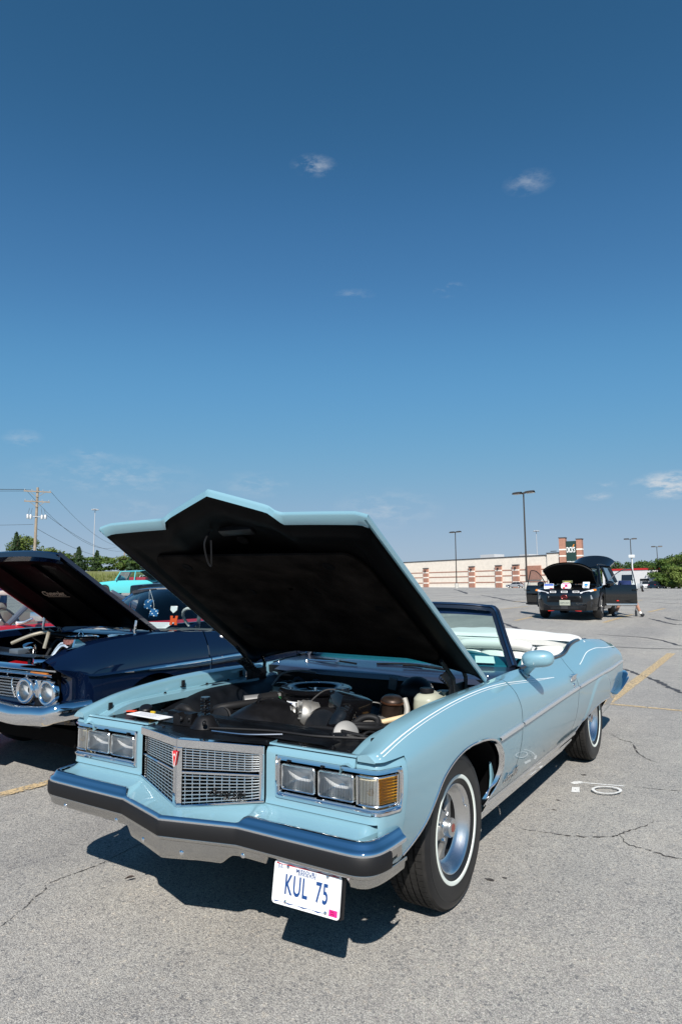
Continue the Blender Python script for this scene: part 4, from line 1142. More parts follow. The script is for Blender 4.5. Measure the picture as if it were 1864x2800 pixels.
# fan shroud: arched black plastic in front of the engine
sh = MB(); rows = []
for k in range(15):
    a = math.pi * k / 14
    rows.append([(-.045 - .225 * math.cos(a), y, .69 + hh * math.sin(a) ** .85) for y, hh in ((-.455, .12), (-.44, .16), (-.40, .190), (-.34, .210), (-.25, .222), (-.19, .222), (-.185, .18))])
sh.rows(rows); bp_(sh, 'fan_shroud', M_BLKS, smooth=60)
MB().prism([(-.455, .805), (-.40, .80), (-.28, .925), (-.30, .90), (-.40, .84)], lambda a, b: (-.09, a, b), lambda a, b: (-.075, a, b)).build('shroud_rib', M_BLKS, bay)
MB().box((0, -.445, .825), (1.18, .05, .035), bev=.008).build('radiator_top_plate', M_BAYBLK, bay)
MB().box((0, -.475, .832), (1.0, .03, .02), bev=.005).build('radiator_top_plate', M_BAYBLK, bay)
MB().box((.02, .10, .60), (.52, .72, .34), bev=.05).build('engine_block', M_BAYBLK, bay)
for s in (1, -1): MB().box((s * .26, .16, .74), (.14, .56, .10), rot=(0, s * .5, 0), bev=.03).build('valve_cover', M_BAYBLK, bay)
# alternator: finned cast case, pulley, wiring
al = empty('alternator', parent=car); ALM = frame_to((.135, -.150, .832), (-.62, -.74, .22))
MB().lathe([(0, .062), (.045, .060), (.068, .050), (.076, .036), (.076, .010), (.079, .008), (.079, -.010), (.076, -.012), (.076, -.045), (.060, -.058), (0, -.06)], 30, ALM).build('alternator_case', M_CAST, al, smooth=35)
for k in range(12):
    a = 2 * math.pi * k / 12; MB().box((.050 * math.cos(a), .050 * math.sin(a), .058), (.036, .007, .016), rot=(0, 0, a + .3), bev=.002, m=ALM).build('cooling_fin', M_CAST, al)
MB().lathe([(0, .105), (.03, .105), (.034, .10), (.028, .092), (.034, .084), (.034, .078), (.012, .076)], 24, ALM).build('pulley', M_CAST, al)
mb = MB(); mb.tube([tuple(ALM @ Vector((.076 * math.cos(a), .076 * math.sin(a), 0))) for a in [k * .2 for k in range(32)]], .0025, 4, closed=True); mb.build('case_band', M_BLKS, al)
for k in range(5):
    MB().tube(smooth_path([(.16, -.10 + .02 * k, .80), (.22, -.13 + .01 * k, .83 - .01 * k), (.25, -.22, .79), (.21, -.30 + .02 * k, .75)], 6), .005, 5).build('wire', pbr('wire_%d' % (k % 3), ((.02, .02, .02), (.16, .03, .02), (.10, .08, .05))[k % 3], .6), bay)
# hoses
def hose(pts, r, mat=None, name='hose', n=7, seg=10): return MB().tube(smooth_path(pts, n), r, seg).build(name, mat or M_RUB, bay, smooth=60)
hose([(-.46, -.18, .80), (-.42, -.26, .83), (-.36, -.22, .845), (-.28, -.06, .85), (-.25, .06, .845), (-.30, .18, .83)], .024)
hose([(-.33, .02, .845), (-.29, .12, .85)], .040, M_RUB)
hose([(-.44, .0, .83), (-.36, .10, .835), (-.29, .22, .83)], .038, pbr('grey_canister', (.30, .30, .30), .4, .5), 'steel_canister')
hose([(-.60, -.42, .80), (-.56, -.40, .845), (-.50, -.40, .84), (-.47, -.36, .80)], .024)
hose([(-.22, .0, .86), (-.20, -.05, .85), (-.17, -.10, .84)], .012, M_CAST, 'heater_pipe')
hose([(-.24, .10, .86), (-.22, .06, .87), (-.18, .05, .855)], .004, pbr('green_wire', (.02, .12, .04), .5), 'wire')
mb = MB(); mb.box((-.30, -.02, .845), (.05, .03, .02), rot=(.2, .3, .5), bev=.004); bp_(mb, 'yellow_connector', pbr('yellow_conn', (.50, .33, .04), .5))
# compressor-like ribbed drum and coil spring hood latch at the nose
mb = MB(); CM = frame_to((-.34, -.30, .80), (.25, -.9, .25))
mb.lathe([(0, .03), (.03, .03), (.05, .028), (.052, .018), (.044, .014), (.044, .006), (.056, .004), (.058, -.06), (0, -.06)], 26, CM); bp_(mb, 'compressor', M_BLKS, smooth=35)
lt = empty('hood_latch', parent=car)
MB().lathe([(0, .0), (.075, 0), (.06, .02), (.045, .045), (.03, .055), (0, .056)], 18, Matrix.Translation((-.12, -.66, .836))).build('latch_base', M_BLKS, lt)
sp = MB(); sp.tube([(-.12 + .021 * math.cos(a), -.66 + .021 * math.sin(a), .882 + a * .0024) for a in [k * .3 for k in range(130)]], .0028, 5, cap=True); sp.v = sp.v
sp.build('latch_spring', M_BLK, lt)
MB().tube([(-.12, -.66, .87), (-.12, -.66, .975)], .006, 8).build('latch_pin', M_BLK, lt)
MB().lathe([(0, .006), (.022, .006), (.024, 0)], 14, Matrix.Translation((-.12, -.66, .974))).build('latch_cap', M_BLK, lt)
for x, y in ((-.235, -.70), (-.19, -.69), (-.30, -.66), (-.06, -.72)):
    MB().lathe([(.005, .0), (.012, .0), (.014, .006), (.012, .012), (.005, .012)], 12, frame_to((x, y, .868), (-.5, -.8, .2))).build('latch_eye', M_BLKS, lt)
MB().prism([(-.30, .836), (-.18, .836), (-.17, .90), (-.20, .89), (-.235, .86), (-.27, .895), (-.30, .885)], lambda a, b: (a, -.70, b), lambda a, b: (a, -.66, b)).build('latch_bracket', M_BLKS, lt)
MB().tube(smooth_path([(-.05, -.70, .845), (.25, -.62, .85), (.50, -.60, .85), (.72, -.50, .845)], 8), .006, 6).build('release_cable', M_RUB, lt)
MB().tube(smooth_path([(.02, -.76, .85), (.20, -.73, .848), (.36, -.66, .853)], 8), .004, 5).build('latch_rod', M_CHROME2, lt)
# driver's side cluster: brown cylinder, washer bottle, hoses
dr = empty('brake_unit', parent=car)
BMx = frame_to((.46, .20, .80), (.12, -.10, 1))
MB().lathe([(0, .115), (.045, .113), (.062, .100), (.064, .092), (.060, .088), (.060, -.05), (0, -.05)], 26, BMx).build('reservoir', M_BROWN, dr, smooth=40)
MB().lathe([(.066, .080), (.068, .086), (.066, .092)], 26, BMx).build('clamp_band', pbr('copper_band', (.20, .09, .05), .35, .8), dr)
MB().box((.43, .13, .775), (.07, .05, .06), rot=(.2, .1, .5), bev=.012).build('valve_body', M_CAST, dr)
MB().tube(smooth_path([(.53, .22, .90), (.555, .20, .84), (.55, .16, .77)], 6), .016, 8).build('return_pipe', pbr('pale_pipe', (.30, .29, .26), .5), dr)
MB().tube(smooth_path([(.46, .12, .80), (.50, .09, .79), (.54, .08, .76)], 5), .007, 6).build('brake_line', M_CAST, dr)
MB().sphere((.44, .56, .86), (.115, .11, .115), 20, 12).build('brake_booster', M_BAYBLK, dr)
MB().box((.30, .52, .93), (.05, .03, .08), rot=(.4, .2, .3), bev=.006).build('relay', pbr('relay', (.09, .10, .11), .4), dr)
wb = empty('washer_bottle', parent=car)
def bottle(u, v):
    a = 2 * math.pi * u; k = (abs(math.cos(a)) ** 3 + abs(math.sin(a)) ** 3) ** (-1/3)
    prof = [(0, .74), (.9, .74), (1, .76), (1, .86), (.95, .895), (.75, .915), (.42, .925), (.40, .93), (0, .93)]
    i = v * (len(prof) - 1); j = min(int(i), len(prof) - 2); f = i - j
    r = lerp(prof[j][0], prof[j+1][0], f); return (.615 + r * k * .075 * math.cos(a), .36 + r * k * .105 * math.sin(a), lerp(prof[j][1], prof[j+1][1], f))
M_BOT = pbr('washer_plastic', (.38, .39, .31), .35, var=.1, vscale=8)
MB().grid(bottle, 28, 24, closeu=True).build('bottle', M_BOT, wb, smooth=50)
MB().grid(lambda u, v: (lambda p: (.615 + (p[0] - .615) * 1.012, .36 + (p[1] - .36) * 1.012, p[2]))(bottle(u, .12 + .19 * v)), 28, 6, closeu=True).build('fluid_level', pbr('washer_fluid', (.28, .44, .42), .4), wb, smooth=50)
MB().lathe([(0, .022), (.036, .022), (.040, .018), (.040, 0)], 18, Matrix.Translation((.615, .33, .928))).build('bottle_cap', M_BLKS, wb)
MB().box((.66, .45, .895), (.07, .08, .06), bev=.02).build('bottle_neck', M_BOT, wb)
hose([(.30, -.34, .78), (.44, -.32, .84), (.54, -.22, .84), (.58, -.12, .82), (.52, -.08, .80)], .012)
hose([(.40, -.40, .80), (.50, -.34, .84), (.60, -.24, .83), (.62, -.10, .80)], .014)
hose([(.22, -.40, .82), (.42, -.42, .845), (.60, -.44, .84), (.74, -.42, .82)], .010)
hose([(.45, -.30, .80), (.50, -.18, .86), (.56, -.14, .85), (.57, -.20, .80)], .016)
MB().tube([(.555, -.09, .828), (.66, .02, .852)], .014, 10).build('cream_tube', pbr('cream_tube', (.62, .47, .28), .5), bay)
MB().tube([(.66, .02, .852), (.675, .036, .856)], .008, 8).build('tube_tip', M_STRIPE, bay)
MB().box((.42, -.10, .80), (.07, .17, .05), rot=(.15, .3, -.5), bev=.012).build('battery_box', M_CAST, bay)
MB().box((.47, -.06, .845), (.022, .035, .014), rot=(.1, .2, -.5), bev=.003).build('orange_terminal', pbr('orange_term', (.62, .34, .09), .5), bay)
for k in range(7):
    r_ = random.Random(k); x0 = .50 + .22 * r_.random(); y0 = -.40 + .35 * r_.random()
    hose([(x0, y0, .74), (x0 + .03, y0 + .05, .80 + .03 * r_.random()), (x0 + .05, y0 + .12, .81), (x0 + .10, y0 + .18, .76)], .006 + .005 * r_.random())
for x, y, z in ((.70, -.45, .838), (.62, -.47, .84), (.56, -.40, .83)):
    MB().box((x, y, z), (.06, .02, .004), rot=(.1, .1, .4)).build('bright_clip', M_CHROME2, bay)
MB().lathe([(.0, .02), (.10, .02), (.115, .0), (.115, -.05), (.0, -.05)], 28, frame_to((.30, -.24, .79), (.1, -1, .25))).build('fan_pulley', M_BLKS, bay, smooth=40)
_mm = (M_BAYBLK, M_RUB, M_BLKS, M_CAST, M_BAYBLK, M_BLK, M_BROWN)
for k in range(34):     # wiring, small lines and brackets over the engine
    r_ = random.Random(k + 400); x0 = -.42 + 1.0 * r_.random(); y0 = -.30 + .85 * r_.random(); z0 = .76 + .08 * r_.random()
    if abs(x0 + .045) < .24 and abs(y0 - .185) < .24: z0 = .74
    if k % 3 == 0: MB().box((x0, y0, z0), (.02 + .05 * r_.random(), .02 + .04 * r_.random(), .015 + .03 * r_.random()), rot=(r_.random(), r_.random(), r_.random() * 3), bev=.004).build('bracket', _mm[k % 7], bay)
    else: hose([(x0, y0, z0), (x0 + r_.uniform(-.06, .06), y0 + .05, z0 + .04), (x0 + r_.uniform(-.12, .12), y0 + .11, z0 + .03), (x0 + r_.uniform(-.15, .15), y0 + .17, z0 - .03)], .003 + .006 * r_.random(), _mm[(k * 3) % 7], 'hose' if k % 2 else 'wire', 5, 6)
for k in range(10):     # fittings in the dark right-hand rear of the bay
    r_ = random.Random(k + 50); x0 = -.55 + .3 * r_.random(); y0 = .25 + .35 * r_.random()
    hose([(x0, y0, .70), (x0 + .04 * r_.random(), y0 + .05, .84 + .06 * r_.random()), (x0 + .12, y0 + .10, .80)], .006 + .012 * r_.random(), M_BAYBLK)
MB().lathe([(0, .10), (.03, .098), (.055, .08), (.062, .05), (.075, .045), (.075, .035), (.060, .03), (.060, -.06)], 22, Matrix.Translation((-.36, .26, .82))).build('choke_valve', pbr('dull_green_metal', (.05, .06, .06), .35, .7), bay, smooth=40)
hose([(-.40, .22, .90), (-.38, .30, .97), (-.31, .40, .98), (-.26, .50, .96)], .007, pbr('grey_hose', (.10, .11, .12), .5))
# radiator overflow cap, red tag and a printed card at the far corner
MB().lathe([(0, .035), (.03, .035), (.036, .028), (.036, .0)], 18, frame_to((-.66, -.56, .838), (.2, -.3, 1))).build('overflow_cap', M_BLKS, bay)
MB().box((-.60, -.565, .845), (.03, .012, .012), bev=.003).build('yellow_tag', pbr('yellow_tag', (.65, .45, .03), .5), bay)
MB().box((-.755, -.59, .842), (.075, .025, .006), rot=(0, 0, .3)).build('red_tag', pbr('red_tag', (.65, .06, .02), .5), bay)
card = MB(); cM = Matrix.Translation((-.525, -.655, .8500)) @ Matrix.Rotation(-.06, 4, 'Z')
card.box((0, 0, 0), (.27, .085, .003), m=cM)
cd_ = tag(card.build('information_card', M_PAPER), 'white printed card lying flat on the black panel behind the headlights', 'card')
for k in range(5):
    MB().box((-.02 + .01 * (k % 2), .028 - .013 * k, .0019), (.20 - .03 * (k % 3), .004, .0004), m=cM).build('printed_line', pbr('grey_print', (.35, .36, .40), .7), cd_)

# ---- windshield, interior, rear --------------------------------------------
ws = empty('windshield', parent=car)
M_FRAME = pbr('windshield_frame_paint', (.010, .014, .026), .25, 0, .6, .08)
def ws_base(a):  # a -1..1
    x = .838 * a; return Vector((x, glass_base(x), .985 + .018 * (1 - a * a)))
def ws_top(a):
    x = .602 * a; return Vector((x, 1.565 - .10 * (1 - a * a), 1.352 + .030 * (1 - abs(a) ** 3)))
def ws_pt(a, t):
    p = ws_base(a).lerp(ws_top(a), t); n = Vector((0, -.75, .66)); return p + n * (.03 * math.sin(math.pi * t))
AA = [k / 20 for k in range(-20, 21)]
MB().rows([[ws_pt(a * .96, t) for t in [.02 + .95 * k / 16 for k in range(17)]] for a in AA]).build('windshield_glass', M_GLASS, ws, smooth=60)
MB().rows([[ws_pt(a * .958, t) + Vector((0, .004, 0)) for t in (.80 + .02 * abs(a), .86, .92, .965)] for a in AA]).build('shade_band', M_BAND, ws, smooth=60)
# frame: header and pillars as one bent section
loop = [ws_pt(1.0, t) for t in [k / 10 * .90 for k in range(11)]]
corner = [ws_pt(1.0, .90).lerp(ws_pt(.90, 1.0), f) + Vector((.010, 0, .014)) * math.sin(math.pi * f) for f in (.25, .5, .75)]
topl = [ws_pt(.90 - 1.8 * k / 24, 1.0) for k in range(25)]
mir_ = lambda v: Vector((-v.x, v.y, v.z))
path = loop + corner + topl + [mir_(p) for p in corner[::-1]] + [mir_(p) for p in loop[::-1]]
def frame_sweep(path, prof, name, mat, par):
    rows = []
    for i, p in enumerate(path):
        t = (path[min(i+1, len(path)-1)] - path[max(i-1, 0)]).normalized()
        f = Vector((0, -.80, .60)); f = (f - t * f.dot(t)).normalized(); o = t.cross(f)
        rows.append([p + f * a + o * b for a, b in prof])
    q = MB(); q.rows(rows, closed=True, capends=True); return q.build(name, mat, par, smooth=35)
frame_sweep(path, [(.022, -.030), (.026, -.018), (.018, -.012), (.022, -.004), (.018, .004), (.020, .010), (.008, .020), (-.030, .016), (-.040, -.010), (-.030, -.040), (.0, -.046), (.016, -.040)], 'windshield_frame', M_FRAME, ws)
frame_sweep([p + Vector((0, -.020, .014)) for p in path], [(.006, -.010), (.008, -.004), (.006, .003), (-.004, .006), (-.006, -.012)], 'windshield_moulding', pbr('dark_chrome', (.30, .33, .38), .15, 1.0), ws)
# paper in the corner of the windshield
MB().rows([[ws_pt(a, t) + Vector((0, .02, 0)) for t in (.035, .13)] for a in (.72, .86)]).build('windshield_card', M_PAPER, ws, smooth=0)
# dash
db = MB(); xs = [k / 20 * .80 for k in range(-20, 21)]
db.rows([[(x, glass_base(x) + .02, .975) for x in xs], [(x, glass_base(x) + .10, 1.0 + .02 * (1 - (x / .8) ** 2)) for x in xs], [(x, 1.36 + .05 * abs(x), 1.018 + .022 * (1 - (x / .8) ** 4)) for x in xs], [(x, 1.44 + .05 * abs(x), 1.012 + .02 * (1 - (x / .8) ** 4)) for x in xs], [(x, 1.47, .96) for x in xs], [(x, 1.40, .82) for x in xs], [(x, 1.30, .60) for x in xs]])
db.build('dashboard', M_TEAL, car, smooth=50)
st = empty('steering_wheel', parent=car); SM = frame_to((.40, 1.62, .96), (0, .45, .9))
MB().tube([tuple(SM @ Vector((.19 * math.cos(a), .19 * math.sin(a), 0))) for a in [k * math.pi / 20 for k in range(40)]], .012, 8, closed=True).build('wheel_rim', M_TEAL, st)
MB().box((0, 0, -.01), (.36, .05, .02), bev=.008, m=SM).build('wheel_spoke', M_TEAL, st); MB().tube([(.40, 1.62, .95), (.40, 1.42, .86)], .03, 10).build('steering_column', M_TEAL, st)
# door tops, inner panels
def belt():
    rows = []
    for k in range(41):
        y = lerp(1.16, 2.95, k / 40); xi, zi = inner(y)
        rows.append([(xi + .010, y, zi - .004), (xi + .008, y, zi + .008), (xi - .004, y, zi + .014), (xi - .022, y, zi + .012), (xi - .030, y, zi - .004), (xi - .034, y, zi - .03)])
    return MB().rows(rows)
both(belt(), 'belt_moulding', pbr('belt_black', (.02, .021, .025), .22, .3), smooth=50)
def ipanel():
    return MB().rows([[(inner(y)[0] - .032, y, inner(y)[1] - .01), (inner(y)[0] - .05, y, inner(y)[1] - .05), (inner(y)[0] - .06, y, .70), (inner(y)[0] - .05, y, .40)] for y in [lerp(1.15, 2.95, k / 20) for k in range(21)]])
both(ipanel(), 'door_trim', M_TEAL, smooth=40)
both(MB().grid(lambda u, v: (.855, lerp(2.42, 2.80, u) - .05 * v, lerp(.99, 1.015 + .035 * u, v)), 8, 3), 'quarter_glass', M_GLASS)
# seats: tufted white vinyl
def seat_back(name, x0, x1, y0, z0, z1, depth, rake, cush, bolster=.0, roll=.05):
    o = empty(name, parent=car); w = (x1 - x0) / cush
    for k in range(cush):
        a, b = x0 + w * k, x0 + w * (k + 1)
        def fn(u, v, a=a, b=b):
            # closed loop section front-top-back, swelling between the seams
            L = [(0, 0), (.0, .35), (.0, .70), (.0, .92), (.12, 1.0), (.5, 1.02), (.9, 1.0), (1.0, .9), (1.0, 0)]
            i = v * (len(L) - 1); j = min(int(i), len(L) - 2); f = i - j
            dd = lerp(L[j][0], L[j+1][0], f); zz = lerp(L[j][1], L[j+1][1], f)
            puff = (1 - abs(2*u - 1) ** 3) * .018
            return (lerp(a + .002, b - .002, u), y0 + rake * zz + depth * dd - puff * (1 - dd) , lerp(z0, z1, zz) + puff * .7 * sstep(.6, 1, zz) - .02 * (k in (0, cush - 1)) * abs(2*(u if k else 1-u) - 1) ** 6 * 0)
        MB().grid(fn, 10, 24).build('seat_pleat', M_VINYL, o, smooth=60)
    return o
fs = seat_back('front_seat', .06, .70, 1.96, .55, 1.02, .13, .16, 3)
MB().tube(smooth_path([(.08, 2.10, 1.035), (.22, 2.10, 1.05), (.55, 2.10, 1.05), (.69, 2.10, 1.03)], 6), [.02, .03, .036] + [.040] * 13 + [.036, .03, .02], 16).build('headrest_roll', M_VINYL, fs, smooth=60)
seat_back('front_seat', -.70, -.06, 1.96, .55, 1.03, .13, .16, 3)
rs_ = seat_back('rear_seat', -.78, .78, 2.66, .50, 1.035, .12, .14, 6)
for nm, y0, y1, z in (('front_cushion', 1.50, 2.02, .60), ('rear_cushion', 2.30, 2.74, .58)):
    MB().box((0, (y0 + y1) / 2, z), (1.5, y1 - y0, .16), bev=.05).build(nm, M_VINYL, car)
# folded-top boot cover, draped
def boot(u, v):
    x = lerp(-.875, .875, u); e = abs(2*u - 1)
    yf = 2.74 + .05 * e ** 4; yb = 3.36 - .16 * e ** 3
    y = lerp(yf, yb, v)
    z = 1.105 - .055 * e ** 5 - .02 * (2*v - 1) ** 2 - .05 * sstep(.75, 1, v) - .04 * sstep(.12, 0, v)
    z += .006 * math.sin(u * 40 + 3 * v) * sstep(.5, 1, v) + .010 * math.sin(9 * u + 5 * v)
    z -= .05 * sstep(.93, 1, e) * (1 - .6 * v)
    return (x, y, z)
bt = MB(); bt.grid(boot, 70, 26)
edge = [boot(k / 70, 0) for k in range(71)]
bt.rows([edge, [(p[0], p[1] + .01, p[2] - .05) for p in edge]])
for u in (0.0, 1.0):
    e2 = [boot(u, k / 20) for k in range(21)]
    bt.rows([e2, [(p[0] + (.012 if u else -.012), p[1] + .01, p[2] - .035 - .012 * math.sin(k * .9)) for k, p in enumerate(e2)]])
bt.build('boot_cover', M_BOOT, car, smooth=50)
# deck and tail
dk = MB(); dk.grid(lambda u, v: (lerp(-1, 1, u) * lerp(inner(lerp(2.75, 4.36, v))[0], inner(lerp(2.75, 4.36, v))[0], v), lerp(2.75, 4.36, v), inner(lerp(2.75, 4.36, v))[1] + .018 * (1 - (2*u-1)**2)), 24, 30); dk.build('trunk_deck', M_BLUE, car, smooth=50)
tl = MB(); secs = [sect(4.36, k / 14) for k in range(4, 15)] + [sect(4.36, 1 + k / 6) for k in range(1, 7)]
tl.rows([[(p[0], p[1], p[2]) for p in secs], [(p[0] - .05, 4.43, p[2] - .02 * (p[2] > .8)) for p in secs], [(0, 4.47, p[2] - .02 * (p[2] > .8)) for p in secs]]); tl = sym(tl); tl.build('tail_panel', M_BLUE, car, smooth=40)
for y in (3.10, 3.22, 3.34):
    MB().lathe([(0, .006), (.007, .004), (.010, 0)], 10, Matrix.Translation((inner(y)[0] - .02, y, inner(y)[1] + .003))).build('boot_snap', M_CHROME, car)
# rear bumper wrapping the corner
RB = [(.962, 3.92, .447, .452), (.970, 4.08, .456, .472), (.980, 4.22, .476, .506), (.990, 4.36, .500, .560), (.992, 4.45, .510, .600), (.965, 4.55, .505, .61), (.88, 4.60, .50, .61), (.6, 4.63, .50, .61), (0, 4.64, .50, .61)]
rp = smooth_path([(a, b, 0) for a, b, c, d in RB], 8); zz0 = smooth_path([(c, d, 0) for a, b, c, d in RB], 8); rows = []
for i, p in enumerate(rp):
    t = (rp[min(i+1, len(rp)-1)] - rp[max(i-1, 0)]).normalized(); n = Vector((t.y, -t.x, 0)); z0, z1 = zz0[i].x, zz0[i].y
    rows.append([p + n * a + Vector((0, 0, z)) for a, z in ((-.05, z1), (-.008, z1), (.006, lerp(z0, z1, .85)), (.003, lerp(z0, z1, .55)), (.014, lerp(z0, z1, .45)), (.006, lerp(z0, z1, .15)), (-.015, z0), (-.05, z0))])
sym(MB().rows(rows, closed=True)).build('rear_bumper', M_CHROME, car, smooth=45)
# body floor of the cabin, exhaust, dangling engine number badge on the fender
t = text_mesh('Grand Ville', .078, .003, .3, 1.0, .92, bold=.0012); t.v = [(Xs(.735 + p[0] * .75, .430 + p[1]) + .004 + p[2], .735 + p[0] * .75, .430 + p[1]) for p in t.v]; t.build('fender_script', M_CHROME, car, smooth=0)

# ---- wheels ----------------------------------------------------------------
def make_wheel(name):
    w = empty(name, parent=car)
    # tyre about local X (outboard = +x)
    MX = Matrix(((0, 0, 1, 0), (1, 0, 0, 0), (0, 1, 0, 0), (0, 0, 0, 1)))   # lathe Z -> X
    tr = []; hw = .088
    xs = [-hw]
    grooves = (-.052, -.018, .018, .052)
    prof = [(.345, -.100), (.350, -.094), (.3535, -.088)]
    for g in grooves: prof += [(.356, g - .0065), (.347, g - .0045), (.347, g + .0045), (.356, g + .0065)]
    prof += [(.3535, .088), (.350, .094), (.345, .100)]
    MB().lathe(prof, 96, MX).build('tread', M_TREAD, w, smooth=30)
    # shoulder sipes as small raised blocks
    bl = MB()
    for k in range(72):
        a = 2 * math.pi * k / 72; rot = Matrix.Rotation(a, 4, 'X')
        for x0, x1 in ((.057, .088), (.0235, .046), (-.012, .012), (-.046, -.0235), (-.088, -.057)):
            bl.box((0, 0, 0), (x1 - x0, .0262, .003), m=rot @ Matrix.Translation(((x0 + x1) / 2, 0, .3558)) @ Matrix.Rotation(.10, 4, 'Z'))
    o = bl.build('tread_blocks', M_TREAD, w, smooth=0); o['kind'] = 'stuff'
    side = [(.345, .100), (.338, .106), (.325, .110), (.305, .1125), (.285, .113), (.262, .112), (.240, .109), (.222, .103), (.208, .096), (.204, .088)]
    sd = MB(); sd.lathe(side, 72, MX); sd.lathe([(a, -b) for a, b in side[::-1]], 72, MX); sd.lathe([(.204, .088), (.20, 0), (.204, -.088)], 48, MX)
    sd.lathe([(.318, .1115), (.317, .1128), (.315, .1132), (.313, .1128), (.312, .1125)], 72, MX)
    sd.build('sidewall', M_SIDEW, w, smooth=50)
    MB().lathe([(.2475, .1102), (.2465, .1118), (.244, .1122), (.232, .1108), (.229, .1098), (.228, .1075)], 72, MX).build('whitewall_band', M_WWALL, w, smooth=50)
    # bright trim ring and deep dish
    MB().lathe([(.206, .088), (.2055, .094), (.203, .0965), (.199, .095), (.190, .084), (.178, .066), (.168, .050), (.160, .040), (.150, .036)], 64, MX).build('trim_ring', M_ALU, w, smooth=40)
    MB().lathe([(.152, .036), (.150, .028), (.140, .010), (.08, .004), (.0, .002)], 48, MX).build('wheel_dish', M_BLKS, w, smooth=50)
    for k in range(5):
        a = 2 * math.pi * (k + .25) / 5; rot = Matrix.Rotation(a, 4, 'X')
        sp = MB(); rows = []
        for r, wd, h in ((.045, .036, .056), (.07, .030, .052), (.10, .026, .044), (.13, .030, .036), (.152, .040, .034)):
            rows.append([rot @ Vector(q) for q in ((h - .022, -wd, r), (h - .004, -wd * .9, r), (h, -wd * .55, r), (h - .003, 0, r), (h, wd * .55, r), (h - .004, wd * .9, r), (h - .022, wd, r))])
        sp.rows(rows); sp.build('spoke', M_CAST, w, smooth=60)
        nt_ = MB(); nt_.lathe([(0, .024), (.007, .024), (.0105, .018), (.0115, 0)], 6, MX @ Matrix.Translation((0, 0, 0))); nt_.v = [tuple(rot @ Matrix.Rotation(math.pi / 5, 4, 'X') @ Vector((p[0] + .040, p[1], p[2] + .062))) for p in nt_.v]
        nt_.build('lug_nut', M_CHROME, w)
    MB().lathe([(.060, .020), (.058, .046), (.047, .054), (.044, .058), (.044, .082), (.042, .087), (.036, .089), (.0, .0895)], 36, MX).build('hub_cap', M_ALU, w, smooth=40)
    MB().lathe([(.020, .0900), (.019, .0912), (0, .0914)], 20, MX).build('hub_emblem', pbr('hub_emblem', (.30, .08, .06), .4, .3), w)
    vs_ = MB(); vs_.tube([(.080, .178, .02), (.100, .165, .018)], .004, 6); vs_.build('valve_stem', M_CHROME, w)
    return w
w0 = make_wheel('wheel')
w0.location = (.806, 0, .349); w0.rotation_euler = (R(14), 0, 0)
for i, (x, y, f, a) in enumerate(((.806, 3.134, 0, 40), (-.806, 0, 1, 10), (-.806, 3.134, 1, 70))):
    c = copy_tree(w0, car); c.location = (x, y, .349); c.rotation_euler = (R(a), 0, R(180) * f)
MB().box((0, 1.9, .33), (1.5, 3.4, .10)).build('floor_pan', M_BLKM, car)
MB().tube([(-.7, 0, .33), (.7, 0, .33)], .05, 10).build('axle', M_BLKM, car); MB().tube([(-.7, 3.134, .35), (.7, 3.134, .35)], .06, 10).build('axle', M_BLKM, car)

# ================================================================== shared builders for the other cars
M_TYRE = pbr('dark_tyre', (.012, .012, .013), .7)
M_CGLASS = glassy('car_glass', (.78, .84, .84), 1.0)
M_DGLASS = pbr('privacy_glass', (.012, .015, .018), .05, 0, .5, .02)
M_INT = pbr('dark_interior', (.02, .02, .022), .8)
def simple_wheel(par, c, r, w, rim_mat, rim_r=.62, spokes=0, white=False, side=1):
    MX = Matrix(((0, 0, side, c[0]), (1, 0, 0, c[1]), (0, 1, 0, c[2]), (0, 0, 0, 1)))
    o = empty('wheel', parent=par)
    MB().lathe([(r * rim_r, w / 2 - .01), (r * .8, w / 2), (r * .93, w / 2 - .01), (r, w / 2 - .04), (r, -w / 2 + .04), (r * .9, -w / 2), (r * rim_r, -w / 2)], 36, MX).build('tyre', M_TYRE, o, smooth=50)
    if white: MB().lathe([(r * .84, w / 2 - .001), (r * .83, w / 2 + .002), (r * .68, w / 2 + .001), (r * .67, w / 2 - .003)], 36, MX).build('whitewall_band', M_WWALL, o, smooth=50)
    MB().lathe([(r * rim_r, w / 2 - .005), (r * rim_r * .95, w / 2 - .02), (r * rim_r * .7, w / 2 - .045), (r * .2, w / 2 - .02), (0, w / 2 - .015)], 28, MX).build('rim', rim_mat, o, smooth=40)
    for k in range(spokes):
        a = 2 * math.pi * k / spokes; q = MB(); q.box((r * .36 * math.cos(a), r * .36 * math.sin(a), w / 2 - .018), (r * .5, r * .13, .02), rot=(0, 0, a), bev=.004, m=MX); q.build('spoke', M_CHROME2, o)
    return o
def shell(par, W, ys, deck, belt, zb, mat, taper=None, name='body', arches=((0, .36), (2.7, .36)), bulge=.02, arch_z=.35):
    """car body: full-length sides with wheel openings and a flat-crowned deck"""
    mb = MB(); rows = []
    for y in ys:
        w = W * (taper(y) if taper else 1); b = belt(y); d = deck(y)
        z0 = zb
        for ay, ar in arches:
            if abs(y - ay) < ar: z0 = max(z0, arch_z + math.sqrt(max(0, ar * ar - (y - ay) ** 2)))
        z0 = min(z0, b - .12)
        pts = [(w * .93, y, z0), (w * (.985 if z0 < .5 else 1), y, lerp(z0, b, .22)), (w, y, lerp(z0, b, .5)), (w * .99, y, lerp(z0, b, .78)), (w * .955, y, b - .015), (w * .92, y, b), (w * .80, y, lerp(b, d, .6) + bulge * .4), (w * .4, y, d + bulge * .9), (0, y, d + bulge)]
        rows.append(pts)
    mb.rows(rows); n = len(ys)
    for e in (0, -1): mb.add(rows[e] + [(0, rows[e][0][1], rows[e][0][2])], [tuple(range(len(rows[e]) + 1))])
    q = mb.mirror(); mb.add(q.v, q.f); return mb.build(name, mat, par, smooth=38)
